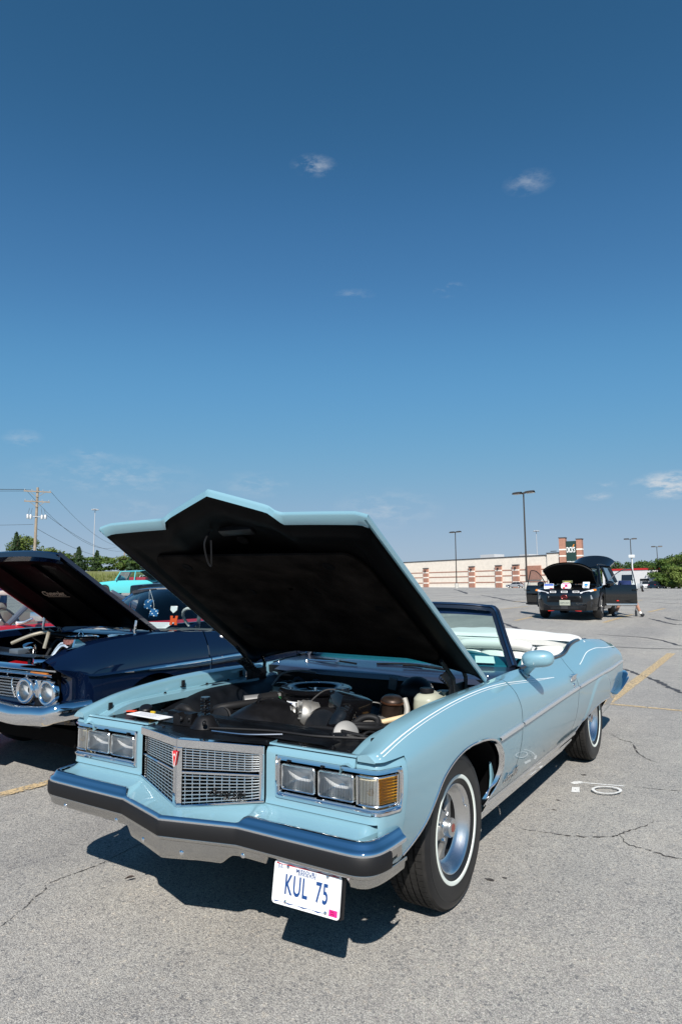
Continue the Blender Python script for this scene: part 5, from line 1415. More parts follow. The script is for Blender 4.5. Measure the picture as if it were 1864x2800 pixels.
def greenhouse(par, base, top, zb, zr, wb, wt, body_mat, roof_mat, glass=None, posts=(.5,), crown=.05, pw=.035, post_mat=None):
    """base=(y windshield foot, y backlight foot), top=(y roof front, y roof rear)"""
    glass = glass or M_CGLASS; pm = post_mat or body_mat
    A = [Vector((wb, base[0], zb)), Vector((wt, top[0], zr)), Vector((wt, top[1], zr)), Vector((wb, base[1], zb))]
    mir = lambda v: Vector((-v.x, v.y, v.z))
    rf = MB(); rf.grid(lambda u, v: (lerp(-wt, wt, u) * (1 + .02 * math.sin(math.pi * v)), lerp(top[0], top[1], v), zr + crown * (1 - (2*u-1)**4) * (.35 + .65 * math.sin(math.pi * clamp(v * .9 + .05)))), 14, 10)
    ed = [(lerp(-wt, wt, k / 14), top[0], zr) for k in range(15)]
    rf.rows([[(p[0], p[1], zr + crown * (1 - (2 * k / 14 - 1) ** 4) * .45) for k, p in enumerate(ed)], [(p[0], p[1] + .01, zr - .02) for p in ed]])
    for s in (1, -1): rf.rows([[(s * wt, lerp(top[0], top[1], k / 8), zr + .001) for k in range(9)], [(s * (wt + .012), lerp(top[0], top[1], k / 8), zr - .03) for k in range(9)]])
    rf.build('roof', roof_mat, par, smooth=50)
    for s in (1, -1):
        P = [Vector((s * a.x, a.y, a.z)) for a in A]
        MB().tube([P[0], P[1]], pw, 8).build('pillar', pm, par); MB().tube([P[2], P[3]], pw * 1.6, 8).build('pillar', pm, par)
        for f in posts: MB().tube([P[0].lerp(P[3], f), P[1].lerp(P[2], f)], pw * .9, 8).build('pillar', pm, par)
        MB().add([p[:] for p in P], [(0, 1, 2, 3)]).build('side_window', glass, par, smooth=0)
    MB().grid(lambda u, v: tuple(Vector((lerp(-1, 1, u) * lerp(wb, wt, v), lerp(base[0], top[0], v) - .07 * (1 - (2*u-1)**2), lerp(zb, zr, v)))), 10, 3).build('windshield', glass, par, smooth=60)
    MB().grid(lambda u, v: tuple(Vector((lerp(-1, 1, u) * lerp(wb, wt, v), lerp(base[1], top[1], v) + .05 * (1 - (2*u-1)**2), lerp(zb, zr, v)))), 10, 3).build('rear_window', glass, par, smooth=60)

# ================================================================== dark blue sixties coupe, hood up
M_DBLUE = car_paint('midnight_blue_paint', (.0020, .0065, .024), rough=.25)
imp = empty('hardtop_coupe', (-3.0, .73, .10), label='midnight blue vintage coupe with quad round headlights and raised hood beside the convertible', cat='car')
def I(mb, name, mat, par=None, **k): return mb.build(name, mat, par or imp, **k)
_ay = [-.90, -.80, -.65, -.45, -.275, .06, .58, .96, 1.6, 2.6, 3.6, 4.35]
_az = [.880, .925, .975, 1.008, 1.022, 1.033, 1.022, .992, .975, .985, .97, .93]      # fender crest height
_kz = [.842, .825, .775, .770, .775, .782, .788, .795, .805, .82, .83, .84]             # body crease / spear height
def iX(y, z):
    c = spl(_ay, _kz, y); t = spl(_ay, _az, y)
    if z < c: x = spl([.20, .32, .48, .64, c], [.90, .955, .985, .99, .985], z)
    else: x = .975 - .085 * ((z - c) / (t - c)) ** 1.6
    return x - .05 * sstep(-.55, -.9, y) - .06 * sstep(3.6, 4.4, y)
def isec(y):
    c = spl(_ay, _kz, y); t = spl(_ay, _az, y)
    zs = [lerp(.22, c - .002, k / 8) for k in range(9)] + [lerp(c + .008, t, k / 8) for k in range(9)]
    z0 = .22 if y > -.38 else .45
    if abs(y) < .40: z0 = .36 + math.sqrt(max(0, .16 - y * y)) * .9
    if abs(y - 3.02) < .40: z0 = .34 + math.sqrt(max(0, .16 - (y - 3.02) ** 2)) * .62
    pts = [(iX(y, max(z, z0)), y + .14 * sstep(.83, .77, max(z, z0)) * sstep(-.62, -.88, y), max(z, z0)) for z in zs]
    inn = interp([-.9, -.7, .9, 1.1, 4.4], [.78, .76, .76, .80, .80], y)
    pts += [(lerp(pts[-1][0], inn, f), y, t + .012 * math.sin(f * 2.6)) for f in (.35, .7, 1.0)]
    pts += [(inn - .006, y, t - .05)]
    return pts
IY = [-.90, -.87, -.84, -.80, -.74, -.68, -.6, -.5, -.42] + [k * .02 - .40 for k in range(41)] + [.45, .55, .62]
for nm, yy in (('front_fender', IY), ('door', [.632, .7, .8, .96, 1.1, 1.3, 1.5, 1.8, 1.94]), ('quarter_panel', [1.95, 2.1, 2.3, 2.5] + [2.62 + k * .04 for k in range(21)] + [3.6, 3.8, 4.1, 4.35])):
    for s in (1, -1):
        mb = MB(); mb.rows([isec(y) for y in yy])
        I(mb if s > 0 else mb.mirror(), nm, M_DBLUE, smooth=32)
for s in (1, -1):
    for y0 in (0, 3.02): simple_wheel(imp, (s * .76, y0, .33), .345, .20, M_CHROME2, .58, 0, False, s)
I(MB().box((0, 1.8, .30), (1.7, 4.9, .12)), 'floor_pan', M_BLKM)
# side spear: tapered bright moulding with a seam at the door
def spear(y0, y1):
    rows = []
    for k in range(31):
        y = lerp(y0, y1, k / 30); c = spl(_ay, _kz, y) - .004; w = lerp(.004, .058, sstep(-.66, .5, y))
        rows.append([(iX(y, c - w) + .001, y, c - w), (iX(y, c - w) + .012, y, c - w + .004), (iX(y, c) + .016, y, c - w * .45), (iX(y, c) + .010, y, c - .003), (iX(y, c) + .001, y, c + .002)])
    return MB().rows(rows)
for a, b in ((-.655, .625), (.637, 1.94), (1.955, 4.2)):
    sp_ = spear(a, b); I(sp_, 'side_spear', M_CHROME); I(sp_.mirror(), 'side_spear', M_CHROME)
# fender-top ornament
I(MB().prism([(-.76, .985), (-.58, 1.005), (-.66, 1.055), (-.685, 1.055), (-.70, 1.0)], lambda a, b: (.835, a, b - .02), lambda a, b: (.855, a, b - .02)), 'fender_ornament', M_CHROME)
# brow, grille and lamps
br = MB(); br.rows([[(x, -.885 + .03 * abs(x) ** 3 + o, z) for x in [k / 20 * .90 for k in range(-20, 21)]] for o, z in ((.06, .845), (.0, .838), (-.012, .828), (-.004, .815), (.03, .812))]); I(br, 'upper_grille_bar', M_CHROME, smooth=50)
for z, h in ((.775, .022), (.745, .010)):
    q = MB(); q.rows([[(x, -.890 + .03 * abs(x) ** 3 + o, z + dz) for x in [k / 20 * .86 for k in range(-20, 21)]] for o, dz in ((.03, h), (0, h), (-.010, h * .5), (0, 0), (.03, 0))]); I(q, 'grille_bar', M_CHROME, smooth=50)
for k in range(7):
    z = .735 - .022 * k
    q = MB(); q.rows([[(x, -.868 + .02 * abs(x) ** 3 + o, z + dz) for x in [j / 16 * (.50) for j in range(-16, 17)]] for o, dz in ((.02, .005), (0, .005), (-.006, 0), (0, -.005), (.02, -.005))]); I(q, 'grille_bar', M_CHROME2, smooth=50)
for x in [-.36, -.12, .12, .36]:
    I(MB().tube(smooth_path([(x, -.866, .745), (x + .010, -.878, .70), (x + .030, -.878, .65), (x + .045, -.866, .60)], 4), .006, 6), 'grille_upright', M_CHROME2)
for x in (-.30, 0, .30, .55): I(MB().tube([(x, -.87, .80), (x + .01, -.88, .765)], .006, 6), 'slot_post', M_CHROME2)
for s in (1, -1): I(MB().box((s * .70, -.868, .790), (.20, .02, .030), bev=.004), 'parking_lamp', pbr('amber_dull', (.42, .14, .02), .3))
I(MB().box((0, -.80, .66), (1.70, .02, .30)), 'grille_backing', M_BLKM)
fc = MB(); fc.rows([[(x, -.855 + .09 * abs(x / .93) ** 4 + o, z) for x in [k / 20 * .935 for k in range(-20, 21)]] for o, z in ((.0, .60), (-.015, .58), (-.01, .54), (.02, .48), (.05, .42))]); I(fc, 'lower_front_panel', M_DBLUE, smooth=50)
for s in (1, -1):
    pn = MB(); pn.rows([[(s * x, -.846 + .09 * (x / .93) ** 4, z) for x in [lerp(.47, .935, k / 10) for k in range(11)]] for z in (.59, .68, .77)]); I(pn, 'lamp_panel', M_DBLUE, smooth=50)
    for x in (.80, .555):
        hm = frame_to((s * x, -.885 + .05 * (x / .93) ** 4, .663), (s * .06, -1, .02)); h = empty('headlight', parent=imp)
        MB().lathe([(.064, .010), (.070, .020), (.078, .024), (.092, .018), (.098, .002), (.099, -.02)], 36, hm).build('headlight_ring', M_CHROME, h, smooth=60)
        MB().lathe([(.066, .008), (.055, -.010), (.035, -.025), (.012, -.032), (0, -.033)], 28, hm).build('headlight_reflector', M_REFL, h, smooth=60)
        MB().lathe([(.068, .010), (.05, .018), (.03, .022), (0, .024)], 28, hm).build('headlight_lens', M_LENS, h, smooth=60)
    I(MB().prism([(.64, .74), (.715, .74), (.70, .62), (.655, .62)], lambda a, b: (s * a, -.845, b), lambda a, b: (s * a, -.862, b)), 'lamp_divider', M_CHROME)
# bumper: deep chrome bar, dipping towards the middle
BI = [(0, -1.00), (.25, -1.0), (.55, -.985), (.80, -.965), (.93, -.93), (.99, -.85), (1.0, -.72), (.995, -.62)]
pb = smooth_path([(a, b, 0) for a, b in BI], 8); rows = []
for i, p in enumerate(pb):
    t = (pb[min(i+1, len(pb)-1)] - pb[max(i-1, 0)]).normalized(); n = Vector((t.y, -t.x, 0)); x = p.x
    dz = -.015 * math.exp(-((x - .55) / .16) ** 2) + .03 * sstep(.85, 1.0, x) + .02 * sstep(.35, 0, x)
    rows.append([p + n * a + Vector((0, 0, z + dz)) for a, z in ((-.10, .568), (-.05, .578), (-.02, .572), (-.005, .555), (.006, .535), (.008, .51), (0, .48), (-.012, .455), (-.03, .44), (-.07, .435))])
I(sym(MB().rows(rows)), 'front_bumper', M_CHROME, smooth=50)
I(MB().lathe([(0, .006), (.007, .004), (.010, 0)], 10, frame_to((.90, -.945, .50), (.4, -1, 0))), 'bumper_bolt', M_CHROME)
I(MB().lathe([(0, .006), (.007, .004), (.010, 0)], 10, frame_to((.42, -.995, .525), (0, -1, 0))), 'bumper_bolt', M_CHROME)
pl = MB(); plM = frame_to((.02, -1.01, .44), (.1, -1, .1), (1, .1, 0)); pl.box((0, 0, 0), (.32, .16, .01), m=plM, bev=.004); I(pl, 'licence_plate', pbr('old_plate', (.35, .40, .42), .4))
# hood
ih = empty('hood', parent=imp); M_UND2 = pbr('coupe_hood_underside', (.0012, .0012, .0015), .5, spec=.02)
def ih_pt(u, v, o=0.0):
    p = Vector((.72 * u, lerp(.29, -.76, v), lerp(1.025, 1.705, v))); n = Vector((0, .55, .835)); return p + n * (o + .03 * (1 - u * u) - .02 * sstep(.85, 1, v) * 0)
def iv0(u): return .10 * (1 - u * u)
us = [k / 16 for k in range(-16, 17)]
sk = MB(); sk.rows([[ih_pt(u, lerp(iv0(u), 1.0 - .03 * abs(u) ** 4, k / 14)) for k in range(15)] for u in us])
fe_ = [(u, 1.0 - .03 * abs(u) ** 4) for u in us]
sk.rows([[ih_pt(u, v) for u, v in fe_], [ih_pt(u, v + .01, -.02) for u, v in fe_], [ih_pt(u, v - .005, -.055) for u, v in fe_], [ih_pt(u, v - .05, -.06) for u, v in fe_]])
for s in (1, -1): sk.rows([[ih_pt(s, k / 12) for k in range(13)], [ih_pt(s, k / 12, -.03) for k in range(13)], [ih_pt(s * .97, k / 12, -.035) for k in range(13)]])
sk.build('hood_skin', M_DBLUE, ih, smooth=45)
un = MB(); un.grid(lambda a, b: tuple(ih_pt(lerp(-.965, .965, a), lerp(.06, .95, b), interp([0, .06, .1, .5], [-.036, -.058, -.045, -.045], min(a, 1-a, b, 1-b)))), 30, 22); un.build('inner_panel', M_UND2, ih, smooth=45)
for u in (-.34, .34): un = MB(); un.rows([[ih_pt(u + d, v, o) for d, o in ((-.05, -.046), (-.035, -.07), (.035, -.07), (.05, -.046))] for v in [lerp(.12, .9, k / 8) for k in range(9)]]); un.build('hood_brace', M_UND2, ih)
t = text_mesh('Chevrolet', .085, .001, .35, 1.0, .9, bold=.001); t.v = [tuple(ih_pt((-.03 + p[0]) / .72, .545 + p[1] * .95, -.056 - p[2])) for p in t.v]; t.build('hood_script', pbr('gold_script', (.50, .36, .26), .5), ih, smooth=0)
mb = MB(); mb.rows([[ih_pt((-.16 + .32 * k / 20) / .72, .505 + dz, -.0565) for dz in (0, .006)] for k in range(21)]); mb.build('hood_script', MATS['gold_script'], ih, smooth=0)
for s in (1, -1):
    hh = empty('hood_hinge', parent=imp); x = s * .66
    for y0, y1, z1 in ((.02, .05, 1.16), (.20, .20, 1.09)):
        MB().tube([(x, y0 + .03, .98), (x, lerp(y0, y1, .5), 1.05), (x, y1, z1)], .013, 8).build('hinge_arm', M_CHROME if s > 0 else M_CHROME2, hh)
    MB().box((x, .12, .965), (.03, .22, .07), bev=.006).build('hinge_base', M_BLKS, hh)
    if s < 0: MB().tube([(x, -.06, .98), (x + .05, .10, .86)], .03, 8).build('hinge_link', M_BLKS, hh); MB().tube([(x, -.02, 1.0), (x + .30, .20, .95)], .026, 8).build('hinge_link', M_BLKS, hh)
# engine bay
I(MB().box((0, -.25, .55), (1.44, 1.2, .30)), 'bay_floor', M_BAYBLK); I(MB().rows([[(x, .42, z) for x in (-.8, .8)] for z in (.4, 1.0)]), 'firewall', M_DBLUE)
cwl = MB(); cwl.rows([[(x, y + .10 * (x / .8) ** 2 - .10, z) for x in [k / 12 * .80 for k in range(-12, 13)]] for y, z in ((.38, .985), (.42, 1.0), (.60, 1.018), (.66, 1.015))]); I(cwl, 'cowl', M_DBLUE, smooth=50)
for x in (-.25, .25): I(MB().tube(smooth_path([(x - .14, .48, 1.03), (x, .53, 1.045), (x + .18, .50, 1.03)], 5), .009, 6), 'wiper', M_CHROME)
for x in (.62, .42): I(MB().lathe([(0, .014), (.012, .012), (.02, 0)], 10, Matrix.Translation((x, .42, 1.01))), 'washer_nozzle', M_CHROME)
ca = empty('air_cleaner', parent=imp); cM2 = Matrix.Translation((-.68 + 3.0 - 3.0 + .0, 0, 0))
cM2 = Matrix.Translation((-.05, .02, 0))
MB().lathe([(0, .905), (.155, .905), (.158, .91), (.150, .918)], 36, cM2).build('filter_base', M_CHROME, ca); MB().lathe([(.150, .918)] + [(.150 + .004 * (k % 2), .918 + .0) for k in range(1)] + [(.150, .972)], 48, cM2).build('filter_element', pbr('filter_red', (.20, .085, .075), .8, var=.4, vscale=60), ca)
MB().lathe([(.158, .970), (.160, .976), (.150, .984), (.11, .988), (.10, .984), (.05, .992), (0, .994)], 36, cM2).build('filter_lid', M_CHROME, ca); MB().tube(smooth_path([(-.09, .02, .99), (-.05, .02, 1.03), (-.01, .02, .99)], 6), .005, 6).build('lid_ring', M_CHROME, ca)
I(MB().box((.32, .16, .97), (.18, .16, .07), bev=.03), 'master_cylinder', M_CHROME)
I(MB().tube(smooth_path([(-.62, -.30, .92), (-.48, -.20, .99), (-.36, -.12, 1.02), (-.28, -.16, 1.0), (-.27, -.20, .88)], 6), .017, 8), 'chrome_pipe', pbr('tan_hose', (.42, .38, .30), .35, .5))
I(MB().lathe([(0, .09), (.05, .085), (.065, .06), (.065, 0)], 20, frame_to((-.36, -.28, .84), (.2, -.3, 1))), 'chrome_housing', M_CHROME)
for k in range(4): I(MB().tube([(-.72 + .09 * k, -.28, .86), (-.70 + .09 * k, -.34, .80)], .022, 8), 'header_tube', M_CHROME2)
I(MB().tube(smooth_path([(-.7, -.42, .87), (-.3, -.44, .86), (.0, -.50, .84), (.2, -.60, .80), (.45, -.66, .78)], 6), .035, 8), 'radiator_shroud', M_BAYBLK)
rp_ = MB(); rp_.rows([[(x, y + .10 * (x / .7) ** 2, z) for x in [k / 10 * .74 for k in range(-10, 11)]] for y, z in ((-.60, .86), (-.58, .875), (-.50, .87), (-.48, .80))]); I(rp_, 'radiator_support', pbr('support_sheen', (.02, .03, .045), .25, .3), smooth=50)
I(MB().box((-.14, -.52, .885), (.13, .10, .05), bev=.008), 'overflow_box', pbr('steel_box', (.20, .24, .28), .3, .6))
I(MB().lathe([(0, .05), (.045, .045), (.052, .02), (.052, -.04), (0, -.04)], 22, frame_to((.40, -.69, .835), (-.3, -1, .1))), 'chrome_horn', M_CHROME, smooth=40)
for k in range(9):
    r_ = random.Random(k + 9); x0 = -.6 + 1.0 * r_.random(); y0 = -.45 + .6 * r_.random()
    I(MB().tube(smooth_path([(x0, y0, .78), (x0 + .05, y0 + .08, .90 + .05 * r_.random()), (x0 + .15, y0 + .12, .86)], 5), .008 + .012 * r_.random(), 6), 'bay_pipe', random.Random(k).choice((M_BAYBLK, M_CHROME2, M_BAYBLK)))
# cabin: wrap windshield, thin pillars, bubble roof
wsb = lambda a: Vector((.80 * a, .64 + .22 * a * a - .12 * (1 - a * a), 1.02))
wst = lambda a: Vector((.70 * a, 1.12 + .10 * a * a - .07 * (1 - a * a), 1.385 + .03 * (1 - a * a)))
wpt = lambda a, t: wsb(a).lerp(wst(a), t) + Vector((0, -.05, .03)) * math.sin(math.pi * t)
M_IGL = glassy('clear_windshield', (.80, .87, .87), 1.1)
I(MB().rows([[wpt(a, .02 + .95 * k / 10) for k in range(11)] for a in [j / 14 for j in range(-14, 15)]]), 'windshield', M_IGL, smooth=60)
edge = [wpt(1, k / 8) for k in range(9)] + [wpt(.96 - 1.92 * k / 20, 1.0) for k in range(21)] + [wpt(-1, 1 - k / 8) for k in range(9)]
I(MB().tube(edge, .018, 8), 'windshield_trim', M_CHROME)
for s in (1, -1):
    I(MB().tube([wpt(s, 0) + Vector((s * .01, .05, -.02)), wpt(s, .5) + Vector((s * .008, .045, 0)), wpt(s, 1.0) + Vector((0, .05, .0))], .034, 8), 'front_pillar', M_DBLUE)
    vw = [(s * .835, .96, 1.03), (s * .80, 1.07, 1.20), (s * .775, 1.14, 1.30), (s * .80, 1.20, 1.20), (s * .835, 1.22, 1.03)]
    I(MB().tube(smooth_path(vw, 4, True), .016, 6, closed=True), 'vent_frame', M_CHROME)
    I(MB().add([p for p in vw], [tuple(range(5))]), 'vent_glass', M_CGLASS, smooth=0)
    I(MB().add([(s * .835, 1.24, 1.03), (s * .75, 1.30, 1.36), (s * .75, 2.15, 1.36), (s * .83, 2.55, 1.03)], [(0, 1, 2, 3)]), 'side_window', M_CGLASS, smooth=0)
    I(MB().tube([(s * .70, 2.15, 1.38), (s * .80, 2.95, .99)], .05, 8), 'rear_pillar', M_DBLUE)
rf = MB(); rf.grid(lambda u, v: (lerp(-.71, .71, u), lerp(1.14 - .10 * (1 - (2*u-1)**2), 2.18 + .06 * (1 - (2*u-1)**2), v), 1.395 + .055 * (1 - (2*u-1)**4) * (.5 + .5 * math.sin(math.pi * v)) - .01), 18, 10); rf.solid(.03); I(rf, 'roof', M_DBLUE, smooth=50)
I(MB().grid(lambda u, v: (lerp(-1, 1, u) * lerp(.78, .69, v), lerp(2.95, 2.18, v) + .10 * (1 - (2*u-1)**2), lerp(1.0, 1.385, v)), 12, 5), 'rear_window', M_CGLASS, smooth=60)
dk2 = MB(); dk2.rows([[(x, y, z + .015 * (1 - (x / .8) ** 2)) for x in [k / 8 * .80 for k in range(-8, 9)]] for y, z in ((2.7, .98), (3.2, .985), (4.0, .96), (4.35, .92), (4.38, .5))]); I(dk2, 'trunk_deck', M_DBLUE, smooth=50)
I(MB().rows([[(x, y - .05 * (1 - (x / .8) ** 2), z) for x in (-.80, -.4, 0, .4, .80)] for y, z in ((.72, 1.012), (.95, 1.022), (1.02, 1.0), (1.04, .85))]), 'dashboard', pbr('imp_dash', (.10, .12, .13), .5), smooth=50)
for y0 in (1.55, 2.45): I(MB().box((0, y0, .78), (1.45, .18, .36), rot=(R(-12), 0, 0), bev=.06), 'bench_seat', pbr('imp_seat', (.05, .06, .08), .7))
stI = empty('steering_wheel', parent=imp); SI = frame_to((.40, 1.06, 1.075), (0, .75, .66))
pts = [tuple(SI @ Vector((.185 * math.cos(a), .185 * math.sin(a), 0))) for a in [k * math.pi / 24 for k in range(48)]]
MB().tube(pts, [.013 + .004 * (k % 2) for k in range(48)], 8, closed=True).build('wheel_rim', pbr('white_rim', (.75, .76, .74), .3), stI); MB().box((0, 0, 0), (.34, .04, .015), m=SI, bev=.005).build('wheel_spoke', MATS['white_rim'], stI)
I(MB().tube([(.38, 1.05, 1.05), (.36, .86, .96)], .025, 8), 'steering_column', M_DBLUE)
I(MB().tube([(.90, 1.02, 1.0), (.93, 1.02, 1.03), (.96, 1.0, 1.045)], .010, 6), 'mirror_arm', M_CHROME); I(MB().lathe([(0, .02), (.04, .018), (.05, 0), (.045, -.004)], 18, frame_to((.965, 1.0, 1.05), (0, -1, .1))), 'door_mirror', M_CHROME)
t = text_mesh('V8', .05, .002, .2, 1.2); t.v = [(iX(.28 + p[0], .98) - .03 , .30 + p[0], 1.005 + p[1] * .7) for p in t.v]; I(t, 'fender_emblem', M_CHROME, smooth=0)
# things in the cabin
def W2(p): return (p[0] - 3.0, p[1] + .73, p[2] + .10)
M_DICE = pbr('blue_plush', (.012, .11, .30), .9); M_PIP = pbr('white_pip', (.80, .82, .84), .7)
for k, (c, rz, rx, lab) in enumerate((((-.36, 1.08, 1.245), .5, .25, 'upper blue fuzzy die hanging behind the coupe windshield'), ((-.31, 1.10, 1.140), .9, -.45, 'lower blue fuzzy die with its six facing up, behind the coupe windshield'))):
    c = W2(c); MD = Matrix.Translation(c) @ Euler((rx, .2, rz)).to_matrix().to_4x4(); d = empty('fuzzy_die', (0, 0, 0), label=lab, cat='dice', group='dice hanging in the coupe')
    MB().box((0, 0, 0), (.085, .085, .085), bev=.014, m=MD).build('plush_cube', M_DICE, d, smooth=60)
    f = .0425
    faces = [((0, -1, 0), [(-.5, -.5), (.5, .5), (-.5, .5), (.5, -.5)] if k == 0 else [(-.5, -.6), (-.5, .0), (-.5, .6), (.5, -.6), (.5, 0), (.5, .6)]), ((1, 0, 0), [(-.5, -.5), (.5, .5)] if k == 0 else [(-.5, -.5), (0, 0), (.5, .5)]), ((0, 0, 1), [(-.5, -.5), (.5, .5), (0, 0)] if k == 0 else [(-.5, -.6), (-.5, 0), (-.5, .6), (.5, -.6), (.5, 0), (.5, .6)]), ((-1, 0, 0), [(0, 0)])]
    for n_, pp in faces:
        fm = frame_to(Vector(n_) * f, n_)
        for a, b in pp: MB().lathe([(0, .0022), (.006, .002), (.0075, 0)], 10, MD @ fm @ Matrix.Translation((a * .05, b * .05, 0))).build('pip', M_PIP, d)
    MB().tube(smooth_path([(c[0], c[1], c[2] + .04), (c[0] + .02, c[1] - .02, c[2] + .12), W2((-.33, 1.06, 1.40))], 5), .0025, 5).build('string', M_PIP, d)
for (c, sz, rz, lab) in (((.06, .80, 1.045), (.34, .16), .25, 'white printed show sheet lying on the coupe dashboard'),):
    cM3 = Matrix.Translation(W2(c)) @ Euler((R(18), 0, rz)).to_matrix().to_4x4(); o = tag(MB().box((0, 0, 0), (sz[0], sz[1], .003), m=cM3).build('show_sheet', M_PAPER), lab, 'card')
    for k in range(6): MB().box((0, .055 - .022 * k, .002), (.28 - .04 * (k % 2), .006, .0005), m=cM3).build('printed_line', pbr('grey_print', (.35, .36, .40), .7), o)
hm = Matrix.Translation(W2((.34, .78, 1.10))) @ Euler((R(80), 0, .15)).to_matrix().to_4x4()
o = MB(); o.prism([(-.045, -.045), (-.015, -.045), (-.015, -.02), (.015, -.02), (.015, -.045), (.045, -.045), (.04, 0), (.045, .045), (.015, .045), (.015, .02), (-.015, .02), (-.015, .045), (-.045, .045), (-.04, 0)], lambda a, b: tuple(hm @ Vector((a, b, -.004))), lambda a, b: tuple(hm @ Vector((a, b, .004)))); tag(o.build('orange_letter', pbr('orange_letter', (.72, .09, .015), .45)), 'orange letter H plaque standing on the coupe dashboard', 'plaque')
o = MB(); o.prism([(-.04, .03), (.04, .03), (.04, -.01), (0, -.04), (-.04, -.01)], lambda a, b: tuple(Matrix.Translation((0, 0, .11)) @ hm @ Vector((a, b, -.003))), lambda a, b: tuple(Matrix.Translation((0, 0, .11)) @ hm @ Vector((a, b, .003)))); tag(o.build('white_shield_plaque', M_PAPER), 'small white shield shaped plaque hanging by the coupe steering wheel', 'plaque')

# ================================================================== red car with the white top, beyond the coupe
M_REDP = car_paint('red_paint', (.48, .006, .012), rough=.3); M_WTOP = pbr('white_vinyl_top', (.62, .58, .52), .6)
rc = empty('vinyl_top_coupe', (-6.0, .35, .12), label='bright red vintage coupe with a white vinyl roof behind the midnight blue coupe', cat='car')
shell(rc, 1.0, [-.9, -.7, -.42] + [k * .05 - .40 for k in range(17)] + [.6, .9, 1.2, 1.6, 2.0, 2.4] + [2.7 + k * .05 for k in range(17)] + [3.7, 4.0, 4.4], lambda y: interp([-.9, -.5, .8, 1.0, 2.9, 3.3, 4.4], [.90, .97, .985, .95, .95, .97, .90], y), lambda y: interp([-.9, .5, 2.0, 2.8, 3.4, 4.4], [.90, .98, .985, 1.01, 1.0, .90], y), .22, M_REDP, lambda y: 1 - .05 * sstep(-.5, -.9, y) - .06 * sstep(3.4, 4.4, y), arches=((0, .40), (3.1, .40)), arch_z=.33)
greenhouse(rc, (.92, 3.12), (1.42, 2.48), .985, 1.34, .88, .70, M_REDP, M_WTOP, posts=(.62,), pw=.03, crown=.06, post_mat=pbr('grey_pillar', (.16, .18, .22), .3, .5))
for s in (1, -1):
    for y0 in (0, 3.1): simple_wheel(rc, (s * .84, y0, .34), .345, .2, M_CHROME2, .6, 0, False, s)
    MB().add([(s * .89, 2.25, 1.0), (s * .715, 2.15, 1.35), (s * .70, 2.55, 1.36), (s * .82, 3.20, 1.0)], [(0, 1, 2, 3)]).build('vinyl_sail', M_WTOP, rc, smooth=0)
    for yy in (1.55, 2.5): MB().box((s * .40, yy, .98), (.46, .14, .26), bev=.05).build('seat_back', pbr('tan_seat', (.22, .21, .18), .7), rc); MB().box((s * .40, yy, 1.16), (.26, .09, .12), bev=.04).build('headrest', MATS['tan_seat'], rc)
MB().box((0, 2.0, .90), (1.6, 2.2, .1)).build('cabin_floor', M_INT, rc)
MB().tube([tuple(frame_to((.42, 1.22, 1.03), (0, .8, .6)) @ Vector((.17 * math.cos(a), .17 * math.sin(a), 0))) for a in [k * math.pi / 16 for k in range(32)]], .012, 6, closed=True).build('steering_wheel', M_INT, rc)
MB().tube(smooth_path([(.91, 1.02, 1.00), (.98, 1.06, 1.01), (1.05, 1.12, 1.05)], 5), [.03, .028, .026, .024, .022, .02, .02, .02, .02, .02, .02], 8).build('mirror_arm', M_CHROME2, rc)
MB().box((1.08, 1.16, 1.075), (.15, .06, .11), rot=(0, 0, .5), bev=.02).build('door_mirror', M_CHROME, rc)
MB().box((.60, .96, 1.03), (.10, .004, .035), rot=(R(-40), 0, .3)).build('windshield_sticker', M_PAPER, rc)
MB().tube([(.62, .30, .98), (.62, .32, 1.55)], .004, 5).build('antenna', M_CHROME, rc)
# a bystander half hidden beyond the red car
def person(name, loc, rz, label, joints, radii, edges, mats, feet=()):
    me = bpy.data.meshes.new('body'); me.from_pydata(joints, edges, [])
    o = bpy.data.objects.new('body', me); COL.objects.link(o)
    sm = o.modifiers.new('skin', 'SKIN'); me.skin_vertices[0].data[0].use_root = True
    for i, r in enumerate(radii): me.skin_vertices[0].data[i].radius = (r, r)
    o.modifiers.new('sub', 'SUBSURF').levels = 2
    dg = bpy.context.evaluated_depsgraph_get(); dg.update(); m2 = bpy.data.meshes.new_from_object(o.evaluated_get(dg))
    bpy.data.objects.remove(o)
    return m2
BJ = [(0, 0, .95), (0, 0, 1.15), (0, .0, 1.40), (0, -.01, 1.50), (0, -.02, 1.62), (0, -.02, 1.72), (.18, 0, 1.42), (.24, .02, 1.15), (.25, -.06, .90), (-.18, 0, 1.42), (-.24, .02, 1.15), (-.25, -.06, .90), (.10, 0, .88), (.11, 0, .50), (.12, .02, .10), (.13, -.12, .04), (-.10, 0, .88), (-.11, 0, .50), (-.12, .02, .10), (-.13, -.12, .04)]
BR = [.15, .15, .16, .06, .095, .08, .07, .05, .035, .07, .05, .035, .10, .065, .045, .04, .10, .065, .045, .04]
BE = [(0, 1), (1, 2), (2, 3), (3, 4), (4, 5), (2, 6), (6, 7), (7, 8), (2, 9), (9, 10), (10, 11), (0, 12), (12, 13), (13, 14), (14, 15), (0, 16), (16, 17), (17, 18), (18, 19)]
M_SKIN = pbr('skin', (.50, .27, .19), .55); M_SHIRT = pbr('navy_shirt', (.012, .022, .10), .8); M_SHORT = pbr('dark_shorts', (.015, .016, .02), .85); M_SHOE = pbr('dark_shoe', (.02, .02, .022), .6); M_SOCK = pbr('white_sock', (.78, .78, .76), .8)
def dress(m2, bands):
    """bands: function of a face centre -> material index"""
    m2.polygons.foreach_set('use_smooth', [True] * len(m2.polygons))
    for p in m2.polygons: p.material_index = bands(p.center)
